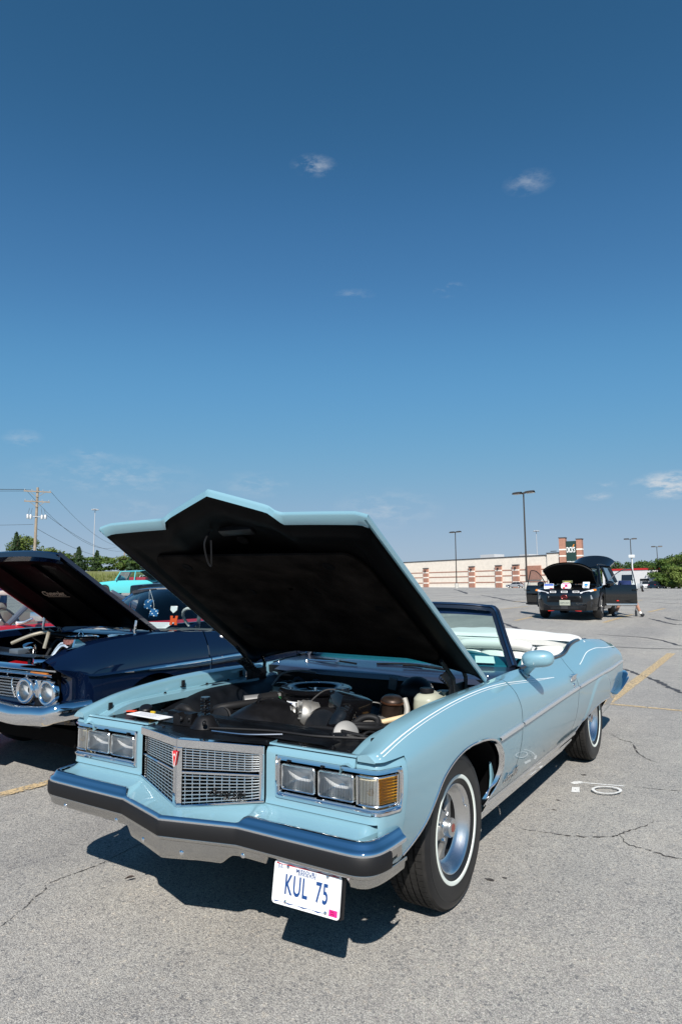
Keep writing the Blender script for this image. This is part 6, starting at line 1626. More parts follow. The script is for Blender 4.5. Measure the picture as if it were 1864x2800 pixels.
def standing_person(loc, rz, label):
    m2 = person('person', loc, rz, label, BJ, BR, BE, None)
    for m in (M_SKIN, M_SHIRT, M_SHORT, M_SHOE, M_HAIR): m2.materials.append(m)
    dress(m2, lambda c: 3 if c.z < .085 else (0 if c.z < .48 else (2 if c.z < .98 and abs(c.x) < .21 else (0 if (c.z < 1.18 and abs(c.x) > .19) else (1 if c.z < 1.47 else (4 if (c.z > 1.69 or (c.z > 1.60 and c.y > .02)) else 0))))))
    r = empty('person', loc, rz, label, 'person'); o = bpy.data.objects.new('figure', m2); COL.objects.link(o); o.parent = r
    for s in (1, -1): MB().sphere((s * .033, -.105, 1.655), .011, 8, 6).build('eye', M_BLKM, r)
    MB().prism([(-.012, 0), (.012, 0), (0, .04)], lambda a, b: (a, -.10, 1.62 + b), lambda a, b: (a * .5, -.13, 1.62 + b * .6)).build('nose', M_SKIN, r)
    return r
M_HAIR = pbr('brown_hair', (.05, .03, .02), .7)

# ================================================================== black crossover with everything open
M_BLKP = car_paint('black_paint', (.0045, .0048, .0055), rough=.25)
M_REDT = pbr('red_trim', (.75, .03, .015), .4)
SX, SY = -2.78, 18.15
suv = empty('crossover', (SX, SY, Gz(SX, SY + 1.2) - .01), R(1.5), label='black crossover with hood, tailgate and front doors open, facing the camera', cat='car')
ys = [-.90, -.86, -.78, -.66, -.5, -.42] + [k * .06 - .36 for k in range(13)] + [.5, .7, 1.0, 1.5, 2.0, 2.26] + [2.35 + k * .06 for k in range(13)] + [3.2, 3.5, 3.68, 3.72]
shell(suv, .92, ys, lambda y: interp([-.9, -.86, -.7, .4, .7, 3.0, 3.72], [.72, .80, .92, 1.02, .80, .80, .80], y), lambda y: interp([-.9, -.86, -.7, .3, 1.0, 3.2, 3.72], [.70, .80, .90, .98, 1.02, 1.08, 1.06], y), .26, M_BLKP, lambda y: interp([-.9, -.8, -.6, -.3, 3.0, 3.72], [.70, .84, .95, 1, 1, .93], y), arches=((0, .40), (2.705, .40)), arch_z=.35)
gl = M_DGLASS
rfm = MB(); rfm.grid(lambda u, v: (lerp(-.62, .62, u), lerp(1.25, 3.45, v), 1.56 + .09 * (1 - (2*u-1)**4) * math.sin(math.pi * clamp(.15 + v * .7))), 12, 10); rfm.solid(.03); rfm.build('roof', M_BLKP, suv, smooth=50)
for s in (1, -1):
    MB().tube([(s * .80, .62, 1.0), (s * .64, 1.25, 1.60)], .040, 8).build('front_pillar', M_BLKP, suv)
    MB().tube([(s * .86, 1.75, 1.03), (s * .66, 1.85, 1.60)], .040, 8).build('centre_pillar', M_BLKP, suv)
    MB().add([(s * .85, 1.82, 1.05), (s * .66, 1.92, 1.60), (s * .65, 3.3, 1.60), (s * .83, 3.45, 1.12)], [(0, 1, 2, 3)]).build('rear_side_window', gl, suv, smooth=0)
    MB().tube([(s * .84, 3.5, 1.10), (s * .64, 3.42, 1.62)], .06, 8).build('rear_pillar', M_BLKP, suv)
    MB().tube(smooth_path([(s * .58, 1.45, 1.65), (s * .585, 1.6, 1.70), (s * .585, 3.0, 1.70), (s * .58, 3.2, 1.65)], 5), .018, 6).build('roof_rail', M_BLKS, suv)
MB().grid(lambda u, v: (lerp(-1, 1, u) * lerp(.78, .62, v), lerp(.60, 1.24, v) - .10 * (1 - (2*u-1)**2), lerp(1.0, 1.60, v)), 10, 5).build('windshield', glassy('suv_windshield', (.30, .38, .38), 1.3), suv, smooth=60)
MB().box((0, 2.0, .72), (1.6, 2.6, .25)).build('cabin', M_INT, suv)
for s in (1, -1): MB().box((s * .38, 1.45, 1.05), (.46, .14, .55), bev=.05).build('seat_back', M_INT, suv); MB().box((s * .38, 1.48, 1.40), (.24, .09, .14), bev=.04).build('headrest', M_INT, suv)
# nose: grille, lamps, lower bumper, plate
nose = MB(); nose.box((0, -.885, .60), (1.05, .04, .20), bev=.02); nose.build('grille', M_BLKS, suv)
for k in range(4): MB().box((0, -.91, .53 + .045 * k), (.92 - .05 * k, .02, .014), bev=.004).build('grille_slat', M_BLK, suv)
mb = MB(); mb.tube([(.085 * math.cos(a), -.925, .655 + .062 * math.sin(a)) for a in [k * math.pi / 14 for k in range(28)]], .009, 6, closed=True); mb.box((0, -.925, .655), (.21, .012, .028), bev=.003); mb.build('grille_emblem', pbr('dark_red_emblem', (.18, .02, .02), .3, .3), suv)
for s in (1, -1):
    MB().prism([(.46, .80), (.80, .885), (.86, .85), (.60, .765), (.46, .765)], lambda a, b: (s * a, -.80 + .30 * max(0, a - .4), b), lambda a, b: (s * a, -.915 + .36 * max(0, a - .4), b)).build('running_lamp', pbr('drl_white', (.72, .74, .78), .2), suv)
    MB().prism([(.80, .89), (.875, .90), (.89, .85), (.84, .84)], lambda a, b: (s * a, -.62, b), lambda a, b: (s * a, -.765, b)).build('marker_lamp', pbr('amber_bright', (.80, .26, .02), .3), suv)
    MB().prism([(.44, .68), (.76, .715), (.80, .60), (.50, .575)], lambda a, b: (s * a, -.80 + .25 * max(0, a - .4), b), lambda a, b: (s * a, -.93 + .34 * max(0, a - .4), b)).build('headlight', pbr('suv_lamp', (.40, .43, .46), .12, .6), suv)
    MB().prism([(.30, .285), (.47, .285), (.49, .235), (.30, .25)], lambda a, b: (s * a, -.90, b), lambda a, b: (s * a, -.935, b)).build('red_bumper_accent', M_REDT, suv)
    MB().tube([(s * .62, -.90, .46), (s * .44, -.925, .38), (s * .30, -.925, .36)], .02, 6).build('bumper_brace', M_BLKS, suv)
    for y0 in (0, 2.705): simple_wheel(suv, (s * .80, y0, .35), .36, .23, M_BLKS, .66, 5, False, s)
for s in (1, -1):
    MB().prism([(.50, .55), (.70, .585), (.80, .50), (.74, .36), (.60, .33)], lambda a, b: (s * a, -.80 + .25 * max(0, a - .4), b), lambda a, b: (s * a, -.935 + .36 * max(0, a - .4), b)).build('air_curtain', pbr('gloss_cladding', (.010, .012, .016), .1, 0, 1, .02), suv)
    MB().tube(smooth_path([(s * .90, -.42, .36), (s * .935, -.28, .66), (s * .945, 0, .76), (s * .935, .28, .66), (s * .90, .42, .36)], 5), .035, 6).build('arch_cladding', pbr('cladding', (.018, .018, .02), .5), suv)
for k in range(3): MB().box((0, -.945, .31 + .04 * k), (.80, .02, .016), bev=.004).build('lower_slat', pbr('slat_grey', (.03, .032, .035), .35), suv)
MB().box((0, -.90, .33), (1.25, .08, .16), bev=.03).build('lower_bumper', M_BLKS, suv); MB().box((0, -.935, .36), (.20, .03, .12), bev=.01).build('bumper_intake', pbr('dark_grey_plastic', (.04, .04, .045), .6), suv)
o = MB().box((.02, -.955, .49), (.31, .012, .155), bev=.003).build('licence_plate', pbr('suv_plate', (.36, .38, .32), .5), suv)
t = text_mesh('G4M-3GX', .07, .001, 0, .9); t.v = [(p[0] + .02, -.963, .485 + p[1]) for p in t.v]; t.build('plate_lettering', pbr('plate_dark', (.03, .05, .06), .6), o, smooth=0)
for s, th in ((-1, 57), (1, 64)):
    dM = Matrix.Translation((s * .91, .72, 0)) @ Matrix.Rotation(-s * R(th), 4, 'Z')
    d = empty('front_door', parent=suv)
    q = MB(); q.rows([[(s * x, y, z) for z, x in ((.36, -.03), (.45, .0), (.70, .02), (.92, .01), (1.02, -.03))] for y in (0, .15, .55, .96)]); q.solid(.07); q.v = [tuple(dM @ Vector(p)) for p in q.v]; q.build('door_panel', M_BLKP, d, smooth=40)
    fr_ = [(s * -.03, .03, 1.02), (s * -.10, .34, 1.33), (s * -.17, .66, 1.50), (s * -.18, .91, 1.52), (s * -.05, .95, 1.02)]
    MB().tube([tuple(dM @ Vector(p)) for p in smooth_path(fr_[:4], 4)] + [tuple(dM @ Vector(fr_[4]))], .015, 8).build('window_frame', pbr('frame_grey', (.12, .12, .13), .2, .9) if s > 0 else M_BLKS, d)
    MB().add([tuple(dM @ Vector(p)) for p in fr_], [tuple(range(5))]).build('door_glass', glassy('door_glass_clear', (.82, .86, .86), 1.0), d, smooth=0)
    MB().box((0, .48, .40), (.10, .95, .05), m=dM, bev=.01).build('sill_strip', M_CHROME2 if s > 0 else M_BLKS, d)
    MB().box((s * .05, .90, .86), (.04, .16, .03), m=dM, bev=.008).build('door_handle', M_BLK, d)
    if s > 0: MB().box((s * .045, .35, .52), (.03, .07, .025), m=dM, bev=.005).build('door_reflector', M_REDT, d)
    MB().sphere(tuple(dM @ Vector((s * .12, .12, 1.06))), (.12, .07, .085), 16, 10).build('door_mirror', M_BLKP, d)
# raised hood, domed
hd = MB()
def shp(u, v, o=0.0):
    a = lerp(-1, 1, u); y = lerp(.42, -.42, v) ; z = lerp(1.08, 1.56, v) + .13 * (1 - a * a) * sstep(0, .4, v) - .10 * abs(a) ** 4 * v
    return (a * (.70 + .04 * v), y + .03 * a * a, z + o)
hd.grid(lambda u, v: shp(u, v), 20, 12); hd.solid(.03); hd.build('hood', pbr('suv_hood_under', (.006, .006, .006), .6, spec=.2), suv, smooth=50)
MB().grid(lambda u, v: shp(u, v, .034), 20, 12).build('hood_skin', M_BLKP, suv, smooth=50)
# tailgate lifted behind the roof
tg = MB(); tg.grid(lambda u, v: (lerp(-.68, .68, u) * (1 - .12 * v * 0), lerp(3.42, 4.30, v), 1.62 + .30 * v + .12 * (1 - (2*u-1)**2) * v - .10 * abs(2*u-1) ** 5 * v), 16, 8); tg.solid(.07); tg.build('tailgate', M_BLKP, suv, smooth=50)
for s in (1, -1): MB().tube([(s * .60, 3.55, 1.35), (s * .62, 4.0, 1.76)], .014, 6).build('tailgate_strut', M_BLKS, suv); MB().box((s * .63, 4.28, 1.87), (.14, .05, .06), bev=.015).build('tail_lamp', pbr('tail_red', (.35, .01, .012), .25), suv)
MB().box((0, 4.30, 2.00), (.9, .05, .015)).build('tailgate_edge', pbr('red_edge', (.30, .015, .02), .4), suv)
# engine cover behind the open hood, red strut brace
MB().box((0, -.18, .88), (1.1, .7, .12), bev=.03).build('engine_cover', M_BAYBLK, suv); MB().tube([(.22, -.62, .90), (.60, -.50, .93)], .025, 6).build('red_hose', pbr('red_hose', (.35, .02, .03), .4), suv)
# show boards and plaques propped along the nose
def board(name, c, w, h, tilt, rz, base, marks, label, cat, hexa=False):
    M_ = suv.matrix_basis if False else Matrix.Translation((SX, SY, suv.location.z)) @ Matrix.Rotation(R(1.5), 4, 'Z') @ Matrix.Translation(c) @ Euler((R(90) - tilt, 0, rz)).to_matrix().to_4x4()
    poly = rrect(w, h, min(w, h) * (.45 if hexa else .03), 3)
    o = MB(); o.prism(poly, lambda a, b: tuple(M_ @ Vector((a, b, -.006))), lambda a, b: tuple(M_ @ Vector((a, b, 0)))); o = tag(o.build(name, base, smooth=0), label, cat)
    for k, (x0, y0, x1, y1, mt) in enumerate(marks):
        MB().add([tuple(M_ @ Vector((a * w / 2, b * h / 2, .002 + .0008 * k))) for a, b in ((x0, y0), (x1, y0), (x1, y1), (x0, y1))], [(0, 1, 2, 3)]).build('print', mt, o, smooth=0)
    return o
M_BB = pbr('board_blue', (.03, .10, .40), .5); M_BPK = pbr('board_pink', (.75, .08, .25), .5); M_BRD = pbr('board_red', (.60, .03, .05), .5); M_BCY = pbr('board_cyan', (.02, .25, .55), .5)
board('show_board', (-.50, -.66, .98), .29, .18, .35, .0, M_PAPER, [(-.95, .2, .95, .9, M_BB), (-.9, -.8, .0, .05, M_STRIPE), (.2, -.7, .8, -.5, M_BRD)], 'white and blue show board propped at the crossover nose under the hood', 'sign')
board('show_board', (.02, -.68, .99), .30, .22, .35, .0, M_PAPER, [(-.7, .5, .7, .8, M_BPK), (-.3, -.4, .3, .4, M_BPK), (-.65, -.7, -.2, -.3, M_BRD), (-.1, -.1, .15, .2, M_BLKM)], 'rounded white and pink show board at the centre of the crossover nose', 'sign', True)
board('show_board', (.58, -.58, 1.00), .21, .23, .35, -.25, M_PAPER, [(-.75, -.8, .75, .8, M_STRIPE), (-.5, -.1, .5, .5, M_BCY), (-.4, -.45, .4, -.25, M_BLKM)], 'white board with a blue drawing propped above the crossover headlight', 'sign')
board('flag_card', (.03, -.50, 1.12), .30, .08, .2, 0, pbr('olive_card', (.10, .11, .05), .6), [(-.6, -.3, .6, .3, pbr('gold_print', (.40, .36, .06), .5))], 'olive and gold card standing behind the pink show board', 'sign')
for k, (x, w_) in enumerate(((-.33, .18), (.0, .19), (.34, .19))):
    board('name_plaque', (x, -.885, .815), w_, .055, .15, 0, M_PAPER, [(-.8, -.5, .8, .5, M_BLKM)], ('small white bordered plaque on the crossover bumper, under the blue board', 'small white bordered plaque on the crossover bumper, above the round emblem', 'small white bordered plaque on the crossover bumper, under the red hose')[k], 'plaque')
o = MB().sphere((SX + .22, SY + .70, suv.location.z + 1.24), (.06, .06, .075), 14, 10); o.sphere((SX + .22, SY + .70, suv.location.z + 1.34), .035, 12, 8); tag(o.build('yellow_plush_toy', pbr('yellow_plush', (.70, .52, .05), .9), smooth=60), 'small yellow plush toy hanging behind the crossover windshield', 'toy')
# the owner, bent low behind the open door; only the legs show under it
gz = Gz(-1.4, 20.2)
J = [(-1.45, 20.35, .80), (-1.52, 20.55, 1.0), (-1.60, 20.78, 1.12), (-1.64, 20.90, 1.10), (-1.66, 20.98, 1.06), (-1.68, 21.06, 1.02),
     (-1.45, 20.72, 1.12), (-1.42, 20.66, .86), (-1.55, 20.70, .66), (-1.76, 20.80, 1.12), (-1.80, 20.72, .86), (-1.76, 20.78, .66),
     (-1.34, 20.33, .76), (-1.20, 20.10, .46), (-1.10, 20.24, .10), (-1.02, 20.12, .04), (-1.56, 20.30, .74), (-1.66, 20.02, .46), (-1.80, 20.02, .10), (-1.86, 19.90, .04)]
J = [(x, y, z + gz) for x, y, z in J]
m2 = person('person', None, 0, None, J, [.15, .15, .15, .06, .09, .08, .07, .05, .035, .07, .05, .035, .10, .062, .042, .040, .10, .062, .042, .040], BE, None)
for m in (M_SKIN, M_SHIRT, M_SHORT, M_SHOE, M_SOCK, M_HAIR): m2.materials.append(m)
dress(m2, lambda c: 3 if c.z - gz < .075 else (4 if c.z - gz < .16 else (0 if c.z - gz < .44 else (2 if (c.z - gz < .85 and c.y < 20.5) else (1 if c.y < 20.86 else 5)))))
pr_ = empty('person', (-1.45, 20.2, gz), label='person in dark shorts and white socks bending behind the open crossover door', cat='person'); o = bpy.data.objects.new('figure', m2); COL.objects.link(o); o.parent = pr_; o.matrix_parent_inverse = Matrix.Translation((1.45, -20.2, -gz))
for x, y, dx, dy in ((-1.06, 20.18, .08, -.12), (-1.83, 19.96, -.06, -.12)):
    q = MB(); q.sphere((x + dx * .5 + 1.45, y + dy * .5 - 20.2, .05), (.06, .14, .05), 14, 8); q.build('shoe', M_SHOE, pr_, smooth=60)
q = MB(); bx_, by_ = -1.22, 20.2; bz_ = Gz(bx_, by_); q.lathe([(0, 0), (.035, 0), (.037, .02), (.037, .17), (.03, .20), (.014, .22), (.014, .25), (0, .25)], 16, Matrix.Translation((bx_, by_, bz_))); q = q.build('spray_bottle', pbr('bottle_dark', (.03, .035, .04), .3), smooth=40); tag(q, 'dark bottle standing on the asphalt between the crouching legs', 'bottle')
MB().lathe([(.015, .25), (.017, .27), (0, .285)], 10, Matrix.Translation((bx_, by_, bz_))).build('bottle_cap', M_PAPER, q)

# ================================================================== cars far behind
def far_car(name, x, y, rz, L, W, H, mat, kind, label, roof=None, group=None, glass=None, detail=True):
    c = empty(name, (x, y, Gz(x, y)), rz, label, 'car', group); wb = L * .58; fo = L * .19
    b = H * (.62 if kind != 'suv' else .60); hoodz = H * (.60 if kind == 'sedan' else .58)
    ys_ = [-fo, -fo + .05, -fo * .6, -.40] + [k * .08 - .36 for k in range(10)] + [.5, wb * .5, wb - .42] + [wb - .36 + k * .08 for k in range(10)] + [wb + .45, L - fo - .06, L - fo]
    tr = .60 if kind == 'sedan' else .62
    shell(c, W / 2, ys_, lambda yy: interp([-fo, -fo + .06, .5, .8, wb + .2, L - fo - .1, L - fo], [hoodz * .72, hoodz * .88, hoodz * 1.02, b, b, b * (1.0 if kind == 'sedan' else 1.02), b * .8], yy), lambda yy: interp([-fo, -fo + .06, .6, L - fo - .05, L - fo], [hoodz * .70, hoodz * .86, b * .97, b, b * .8], yy), .22, mat, lambda yy: 1 - .12 * sstep(-fo * .5, -fo, yy) - .08 * sstep(wb + .3, L - fo, yy), arches=((0, .36), (wb, .36)), arch_z=.32)
    if kind == 'sedan': greenhouse(c, (.45, wb + .55), (1.15, wb - .05), b - .02, H - .06, W * .44, W * .34, mat, roof or mat, glass, (.5,), .05, .03)
    elif kind == 'fifties': greenhouse(c, (.62, wb + .30), (.92, wb - .02), b - .02, H - .07, W * .45, W * .40, mat, roof or mat, glass, (.45,), .06, .035)
    else: greenhouse(c, (.45, L - fo - .1), (1.05, L - fo - .4), b - .02, H - .06, W * .45, W * .37, mat, roof or mat, glass, (.35, .68), .05, .035)
    for s in (1, -1):
        for y0 in (0, wb): simple_wheel(c, (s * (W / 2 - .12), y0, .33), .335, .2, M_CHROME2, .62, 0, False, s)
        MB().box((s * W * .34, -fo - .005, hoodz * .76), (W * .2, .03, .10), bev=.02).build('headlight', pbr('far_lamp', (.75, .77, .80), .15), c); MB().box((s * W * .38, L - fo + .005, b * .86), (W * .16, .03, .12), bev=.02).build('tail_lamp', pbr('tail_red', (.35, .01, .012), .25), c)
        MB().box((s * (W / 2 + .04), .75, b + .05), (.16, .08, .11), bev=.03).build('door_mirror', mat, c)
    MB().box((0, -fo - .01, hoodz * .52), (W * .5, .03, .14), bev=.02).build('grille', M_BLKS, c)
    return c
M_SILV = car_paint('silver_paint', (.30, .31, .33)); M_WHP = car_paint('white_paint', (.72, .73, .74)); M_TURQ = car_paint('turquoise_paint', (.09, .52, .55), rough=.3); M_BLK2 = car_paint('dark_blue_black_paint', (.006, .012, .022))
far_car('parked_sedan', -48.9, 153.9, R(-100), 4.6, 1.8, 1.45, M_SILV, 'sedan', 'silver sedan parked alone by the striped beige building', glass=M_DGLASS)
far_car('parked_crossover', -19.3, 158.5, R(14), 4.6, 1.85, 1.72, M_WHP, 'suv', 'white crossover parked before the far trees, left of the dark crossover', glass=M_DGLASS)
far_car('parked_crossover', -16.6, 160.2, R(160), 4.6, 1.85, 1.66, M_BLK2, 'suv', 'dark crossover with red tail lamps parked before the far trees', glass=M_DGLASS)

def along(l, s): return (CX + s * DX + l * DY, CY + s * DY - l * DX)

# ================================================================== lamps, poles, building, trees
M_POLE = pbr('dark_pole', (.060, .052, .045), .5, .4); M_GALV = pbr('galvanised', (.50, .52, .54), .5, .5); M_CONC = pbr('concrete', (.50, .48, .44), .9, var=.1)
M_WOODP = pbr('weathered_pole', (.30, .245, .19), .9, var=.2, vscale=3); M_WIRE = pbr('cable', (.05, .055, .06), .6)
def lamp_post(x, y, h, heads, rz, label):
    z = Gz(x, y); o = empty('lamp_post', (x, y, z - .1), rz, label, 'lamp post', 'parking lot lamp posts')
    MB().lathe([(.0, .0), (.32, .0), (.32, .95), (.28, .98), (0, .98)], 16).build('concrete_base', M_CONC, o)
    MB().tube([(0, 0, .9), (0, 0, h)], [.105, .075], 8).build('pole', M_POLE, o); MB().box((0, 0, 1.0), (.4, .4, .04)).build('base_plate', M_POLE, o)
    for s in heads:
        MB().tube([(0, 0, h - .15), (s * .30, 0, h - .12)], .035, 6).build('arm', M_POLE, o)
        hd_ = MB(); hd_.rows([[(s * (.25 + 1.0 * t), yy * (1 - .25 * t), h + .04 + dz + .10 * t * (1 - t)) for yy, dz in ((-.34, -.20), (-.28, -.04), (0, .05), (.28, -.04), (.34, -.20))] for t in (0, .15, .5, .85, 1.0)]); hd_.solid(.03); hd_.build('lamp_head', M_POLE, o, smooth=40)
        MB().box((s * .78, 0, h - .15), (.78, .50, .04)).build('lamp_lens', pbr('lamp_lens_pale', (.55, .53, .48), .3), o)
    return o
lamp_post(-18.66, 66.58, 10.7, (1, -1), R(-12), 'tallest dark twin-headed lamp post, behind the black crossover')
lamp_post(-45.2, 111.3, 10.6, (1, -1), R(-15), 'dark twin-headed lamp post before the plain end of the beige wall')
lamp_post(-20.2, 146.2, 10.6, (1, -1), R(0), 'dark lamp post before the far trees, nearest the white crossover')
lamp_post(-18.5, 174.4, 10.4, (1, -1), R(5), 'most distant dark lamp post, before the trees at the edge of the picture')
def mast(x, y, h, label):
    o = empty('high_mast_light', (x, y, Gz(x, y) - .2), 0, label, 'light mast', 'high mast highway lights')
    MB().tube([(0, 0, 0), (0, 0, h)], [.30, .14], 10).build('mast', M_GALV, o)
    MB().lathe([(.1, h - .3), (.9, h - .25), (.9, h), (.1, h + .1)], 12).build('lamp_ring', M_GALV, o)
    for k in range(6):
        a = k * math.pi / 3; MB().sphere((1.1 * math.cos(a), 1.1 * math.sin(a), h - .25), (.35, .35, .25), 10, 6).build('luminaire', M_GALV, o)
    return o
mast(-79.2, 285.2, 25.2, 'slim pale high mast light rising behind the beige store roof'); mast(-218.0, 161.4, 30.5, 'slim pale high mast light above the shrubs, beside the convertible hood')
# utility poles and their lines
up = empty('utility_pole', (-75.2, 46.0, 1.6), R(58), 'weathered wooden utility pole with two crossarms and transformers', 'utility pole')
MB().tube([(0, 0, 0), (0, 0, 12.9)], [.21, .15], 10).build('pole', M_WOODP, up)
ARM = []
for z, w in ((12.35, 3.2), (11.05, 3.0)):
    MB().box((0, -.16, z), (w, .12, .15)).build('crossarm', M_WOODP, up)
    for s in (1, -1): MB().tube([(s * w * .28, -.2, z - .05), (0, -.18, z - .75)], .03, 5).build('arm_brace', M_WOODP, up)
    for k in (-.46, -.2, .2, .46): MB().lathe([(0, .22), (.05, .2), (.06, .1), (.03, .04), (.03, 0)], 8, Matrix.Translation((k * w, -.16, z + .07))).build('insulator', M_GALV, up)
for s, x in ((1, .65), (1, 1.05), (-1, -.65), (-1, -1.0)):
    MB().lathe([(0, 0), (.17, .02), (.18, .5), (.12, .58), (0, .6)], 12, Matrix.Translation((x, -.25, 8.7 + .1 * abs(x)))).build('transformer', M_GALV, up); MB().tube([(x, -.2, 9.4), (x * .8, -.16, 10.2)], .02, 5).build('lead', M_WIRE, up)
MB().box((0, -.2, 9.1), (2.3, .08, .10)).build('transformer_bracket', M_GALV, up)
up2 = empty('utility_pole', (-144.8, 116.7, 2.2), R(58), 'distant wooden utility pole half hidden by the convertible hood', 'utility pole')
MB().tube([(0, 0, 0), (0, 0, 11.5)], [.22, .16], 8).build('pole', M_WOODP, up2); MB().box((0, -.16, 10.9), (2.6, .12, .15)).build('crossarm', M_WOODP, up2)
for z in (8.2, 9.4): MB().box((.2, 0, z), (.4, .1, .12)).build('bracket', M_WOODP, up2)
def sag(a, b, d, n=24):
    a, b = Vector(a), Vector(b); return [a.lerp(b, k / n) - Vector((0, 0, d * 4 * (k / n) * (1 - k / n))) for k in range(n + 1)]
upM = Matrix.Translation((-75.2, 46.0, 1.6)) @ Matrix.Rotation(R(58), 4, 'Z'); up2M = Matrix.Translation((-144.8, 116.7, 2.2)) @ Matrix.Rotation(R(58), 4, 'Z')
wl_ = [((1.45, -.16, 12.55), (1.2, -.16, 11.1), 2.5, 'uppermost'), ((-1.4, -.16, 12.55), (-1.2, -.16, 11.1), 3.4, 'second'), ((1.0, -.16, 9.5), (.0, -.16, 9.6), 1.6, 'third'), ((.1, -.1, 7.6), (.1, -.1, 8.0), 1.6, 'fourth'), ((.1, -.1, 4.3), (.1, -.1, 5.4), 1.2, 'lowest thick')]
for a, b, d, lab in wl_:
    q = MB(); q.tube(sag(upM @ Vector(a), up2M @ Vector(b), d), .026 if 'thick' not in lab else .045, 4, cap=False); tag(q.build('power_line', M_WIRE), lab + ' sagging line running from the near utility pole towards the convertible hood', 'power line')
for k, (a, dz, lab) in enumerate((((-1.45, -.16, 12.55), 2.2, 'topmost'), ((-.6, -.16, 12.55), 1.6, 'second'), ((.3, -.16, 12.45), .9, 'third'), ((-.3, -.16, 8.1), .5, 'fourth'), ((-.1, -.16, 4.5), .0, 'lowest thick'))):
    p = upM @ Vector(a); q = MB(); q.tube(sag(p, (p.x - 38, p.y - 44 + k * .6, p.z + 1.0 + dz * .5), 1.0), .02 if k < 4 else .035, 4, cap=False); tag(q.build('power_line', M_WIRE), lab + ' line leaving the near utility pole for the edge of the picture', 'power line')
# store: long beige block with brick-red bands, pilasters and a sign tower
M_BEIGE = pbr('beige_block', (.78, .70, .60), .9, var=.06, vscale=1.2, bump=.3, bscale=3, bdist=.03); M_BRICK = pbr('red_brick', (.38, .19, .135), .9, var=.12, vscale=2); M_PALE = pbr('pale_band', (.80, .74, .66), .85)
store = empty('store_building', (0, 0, 0), label='long low beige store with brick red bands and a brick sign tower', cat='building')
A = Vector((-40.2, 155.99, 0)); Bv = Vector((-106.4, 182.6, 0)); ad = (Bv - A).normalized(); an = Vector((ad.y, -ad.x, 0)); an = an if an.y < 0 else -an; LEN = 74.0; Z0 = .6
def sw(s, o, z): q = A + ad * s + an * o; return (q.x, q.y, z)
def wall_box(name, mat, s0, s1, o0, o1, z0, z1, par=store):
    q = MB(); q.add([sw(s0, o0, z0), sw(s1, o0, z0), sw(s1, o1, z0), sw(s0, o1, z0), sw(s0, o0, z1), sw(s1, o0, z1), sw(s1, o1, z1), sw(s0, o1, z1)], [(0, 1, 2, 3), (4, 5, 6, 7), (0, 1, 5, 4), (1, 2, 6, 5), (2, 3, 7, 6), (3, 0, 4, 7)]); return q.build(name, mat, par, smooth=0)
wall_box('long_wall', M_BEIGE, 0, LEN, -5, 0, Z0, 8.75); wall_box('coping', pbr('dark_coping', (.06, .06, .065), .6), -.1, LEN, -5.1, .15, 8.75, 8.95)
wall_box('end_bay', M_BEIGE, -3.4, .02, -5, .35, Z0, 9.15); wall_box('coping', MATS['dark_coping'], -3.5, .1, -5, .5, 9.15, 9.35)
for z in (2.35, 3.95, 5.35): wall_box('brick_band', M_BRICK, 0, LEN, 0, .05, z, z + .26)
for z in (1.6,): wall_box('pale_plinth', M_PALE, 0, LEN, 0, .04, z - 1.0, z)
for s in (8.6, 14.2, 23.5, 41.5, 60.0):
    p_ = wall_box('pilaster', M_BRICK, s, s + 1.9, 0, .45, Z0, 6.6)
    for z in (2.3, 3.9, 5.3): wall_box('pale_course', M_PALE, s - .02, s + 1.92, 0, .47, z, z + .34, p_)
    wall_box('pilaster_cap', MATS['dark_coping'], s - .08, s + 1.98, 0, .55, 6.6, 6.85, p_)
    wall_box('wall_lamp', M_POLE, s + .75, s + 1.15, .45, .75, 5.75, 6.2, p_)
wall_box('brick_infill', M_BRICK, 2.0, 6.5, 0, .3, 3.0, 6.4)
for s0, s1, z1 in ((21.0, 26.0, 10.1), (9.5, 12.5, 9.6)): wall_box('rooftop_unit', pbr('roof_unit', (.55, .56, .57), .6), s0, s1, -9, -5, 8.8, z1)
wall_box('roof_light', M_POLE, -2.2, -.8, -.5, .0, 9.6, 9.75)
TX = Vector((-36.3, 154.9, 0)); TE = Vector((-32.7, 154.84, 0))
def tower(cx, cy, w, z1):
    t_ = MB().box((cx, cy, (Z0 + z1) / 2), (w, 1.5, z1 - Z0)).build('sign_tower_column', M_BRICK, store, smooth=0)
    for z in (5.5, 8.4, 9.9): MB().box((cx, cy, z), (w + .06, 1.56, .32)).build('pale_course', M_PALE, t_, smooth=0)
    MB().box((cx, cy, z1 + .1), (w + .2, 1.7, .2)).build('column_cap', MATS['dark_coping'], t_, smooth=0)
tower(-36.2, 154.6, 1.45, 12.6); tower(-32.55, 155.3, 1.25, 12.2)
sg = MB().box((-34.4, 154.7, 8.9), (2.3, .6, 5.9)).build('store_sign', pbr('sign_green', (.012, .040, .036), .5), store, smooth=0)
t = text_mesh("DICK'S", 1.75, .05, 0, .40, .92, bold=.03); t.v = [(-34.4 + p[0], 154.36 - p[2], 9.75 + p[1]) for p in t.v]; t.build('sign_lettering', pbr('sign_white', (.85, .85, .83), .5), sg, smooth=0)
t = text_mesh("SPORTING GOODS", .42, .05, 0, .55, 1.0, bold=.008); t.v = [(-34.4 + p[0], 154.36 - p[2], 7.0 + p[1]) for p in t.v]; t.build('sign_lettering', MATS['sign_white'], sg, smooth=0)
MB().box((-33.75, 154.33, 10.75), (.22, .05, .7), rot=(0, R(25), 0)).build('sign_flame', pbr('sign_orange', (.70, .25, .03), .5), sg, smooth=0)
MB().box((-34.6, 156.6, 3.2), (3.6, 2.0, 5.2)).build('entrance_block', M_BRICK, store, smooth=0)
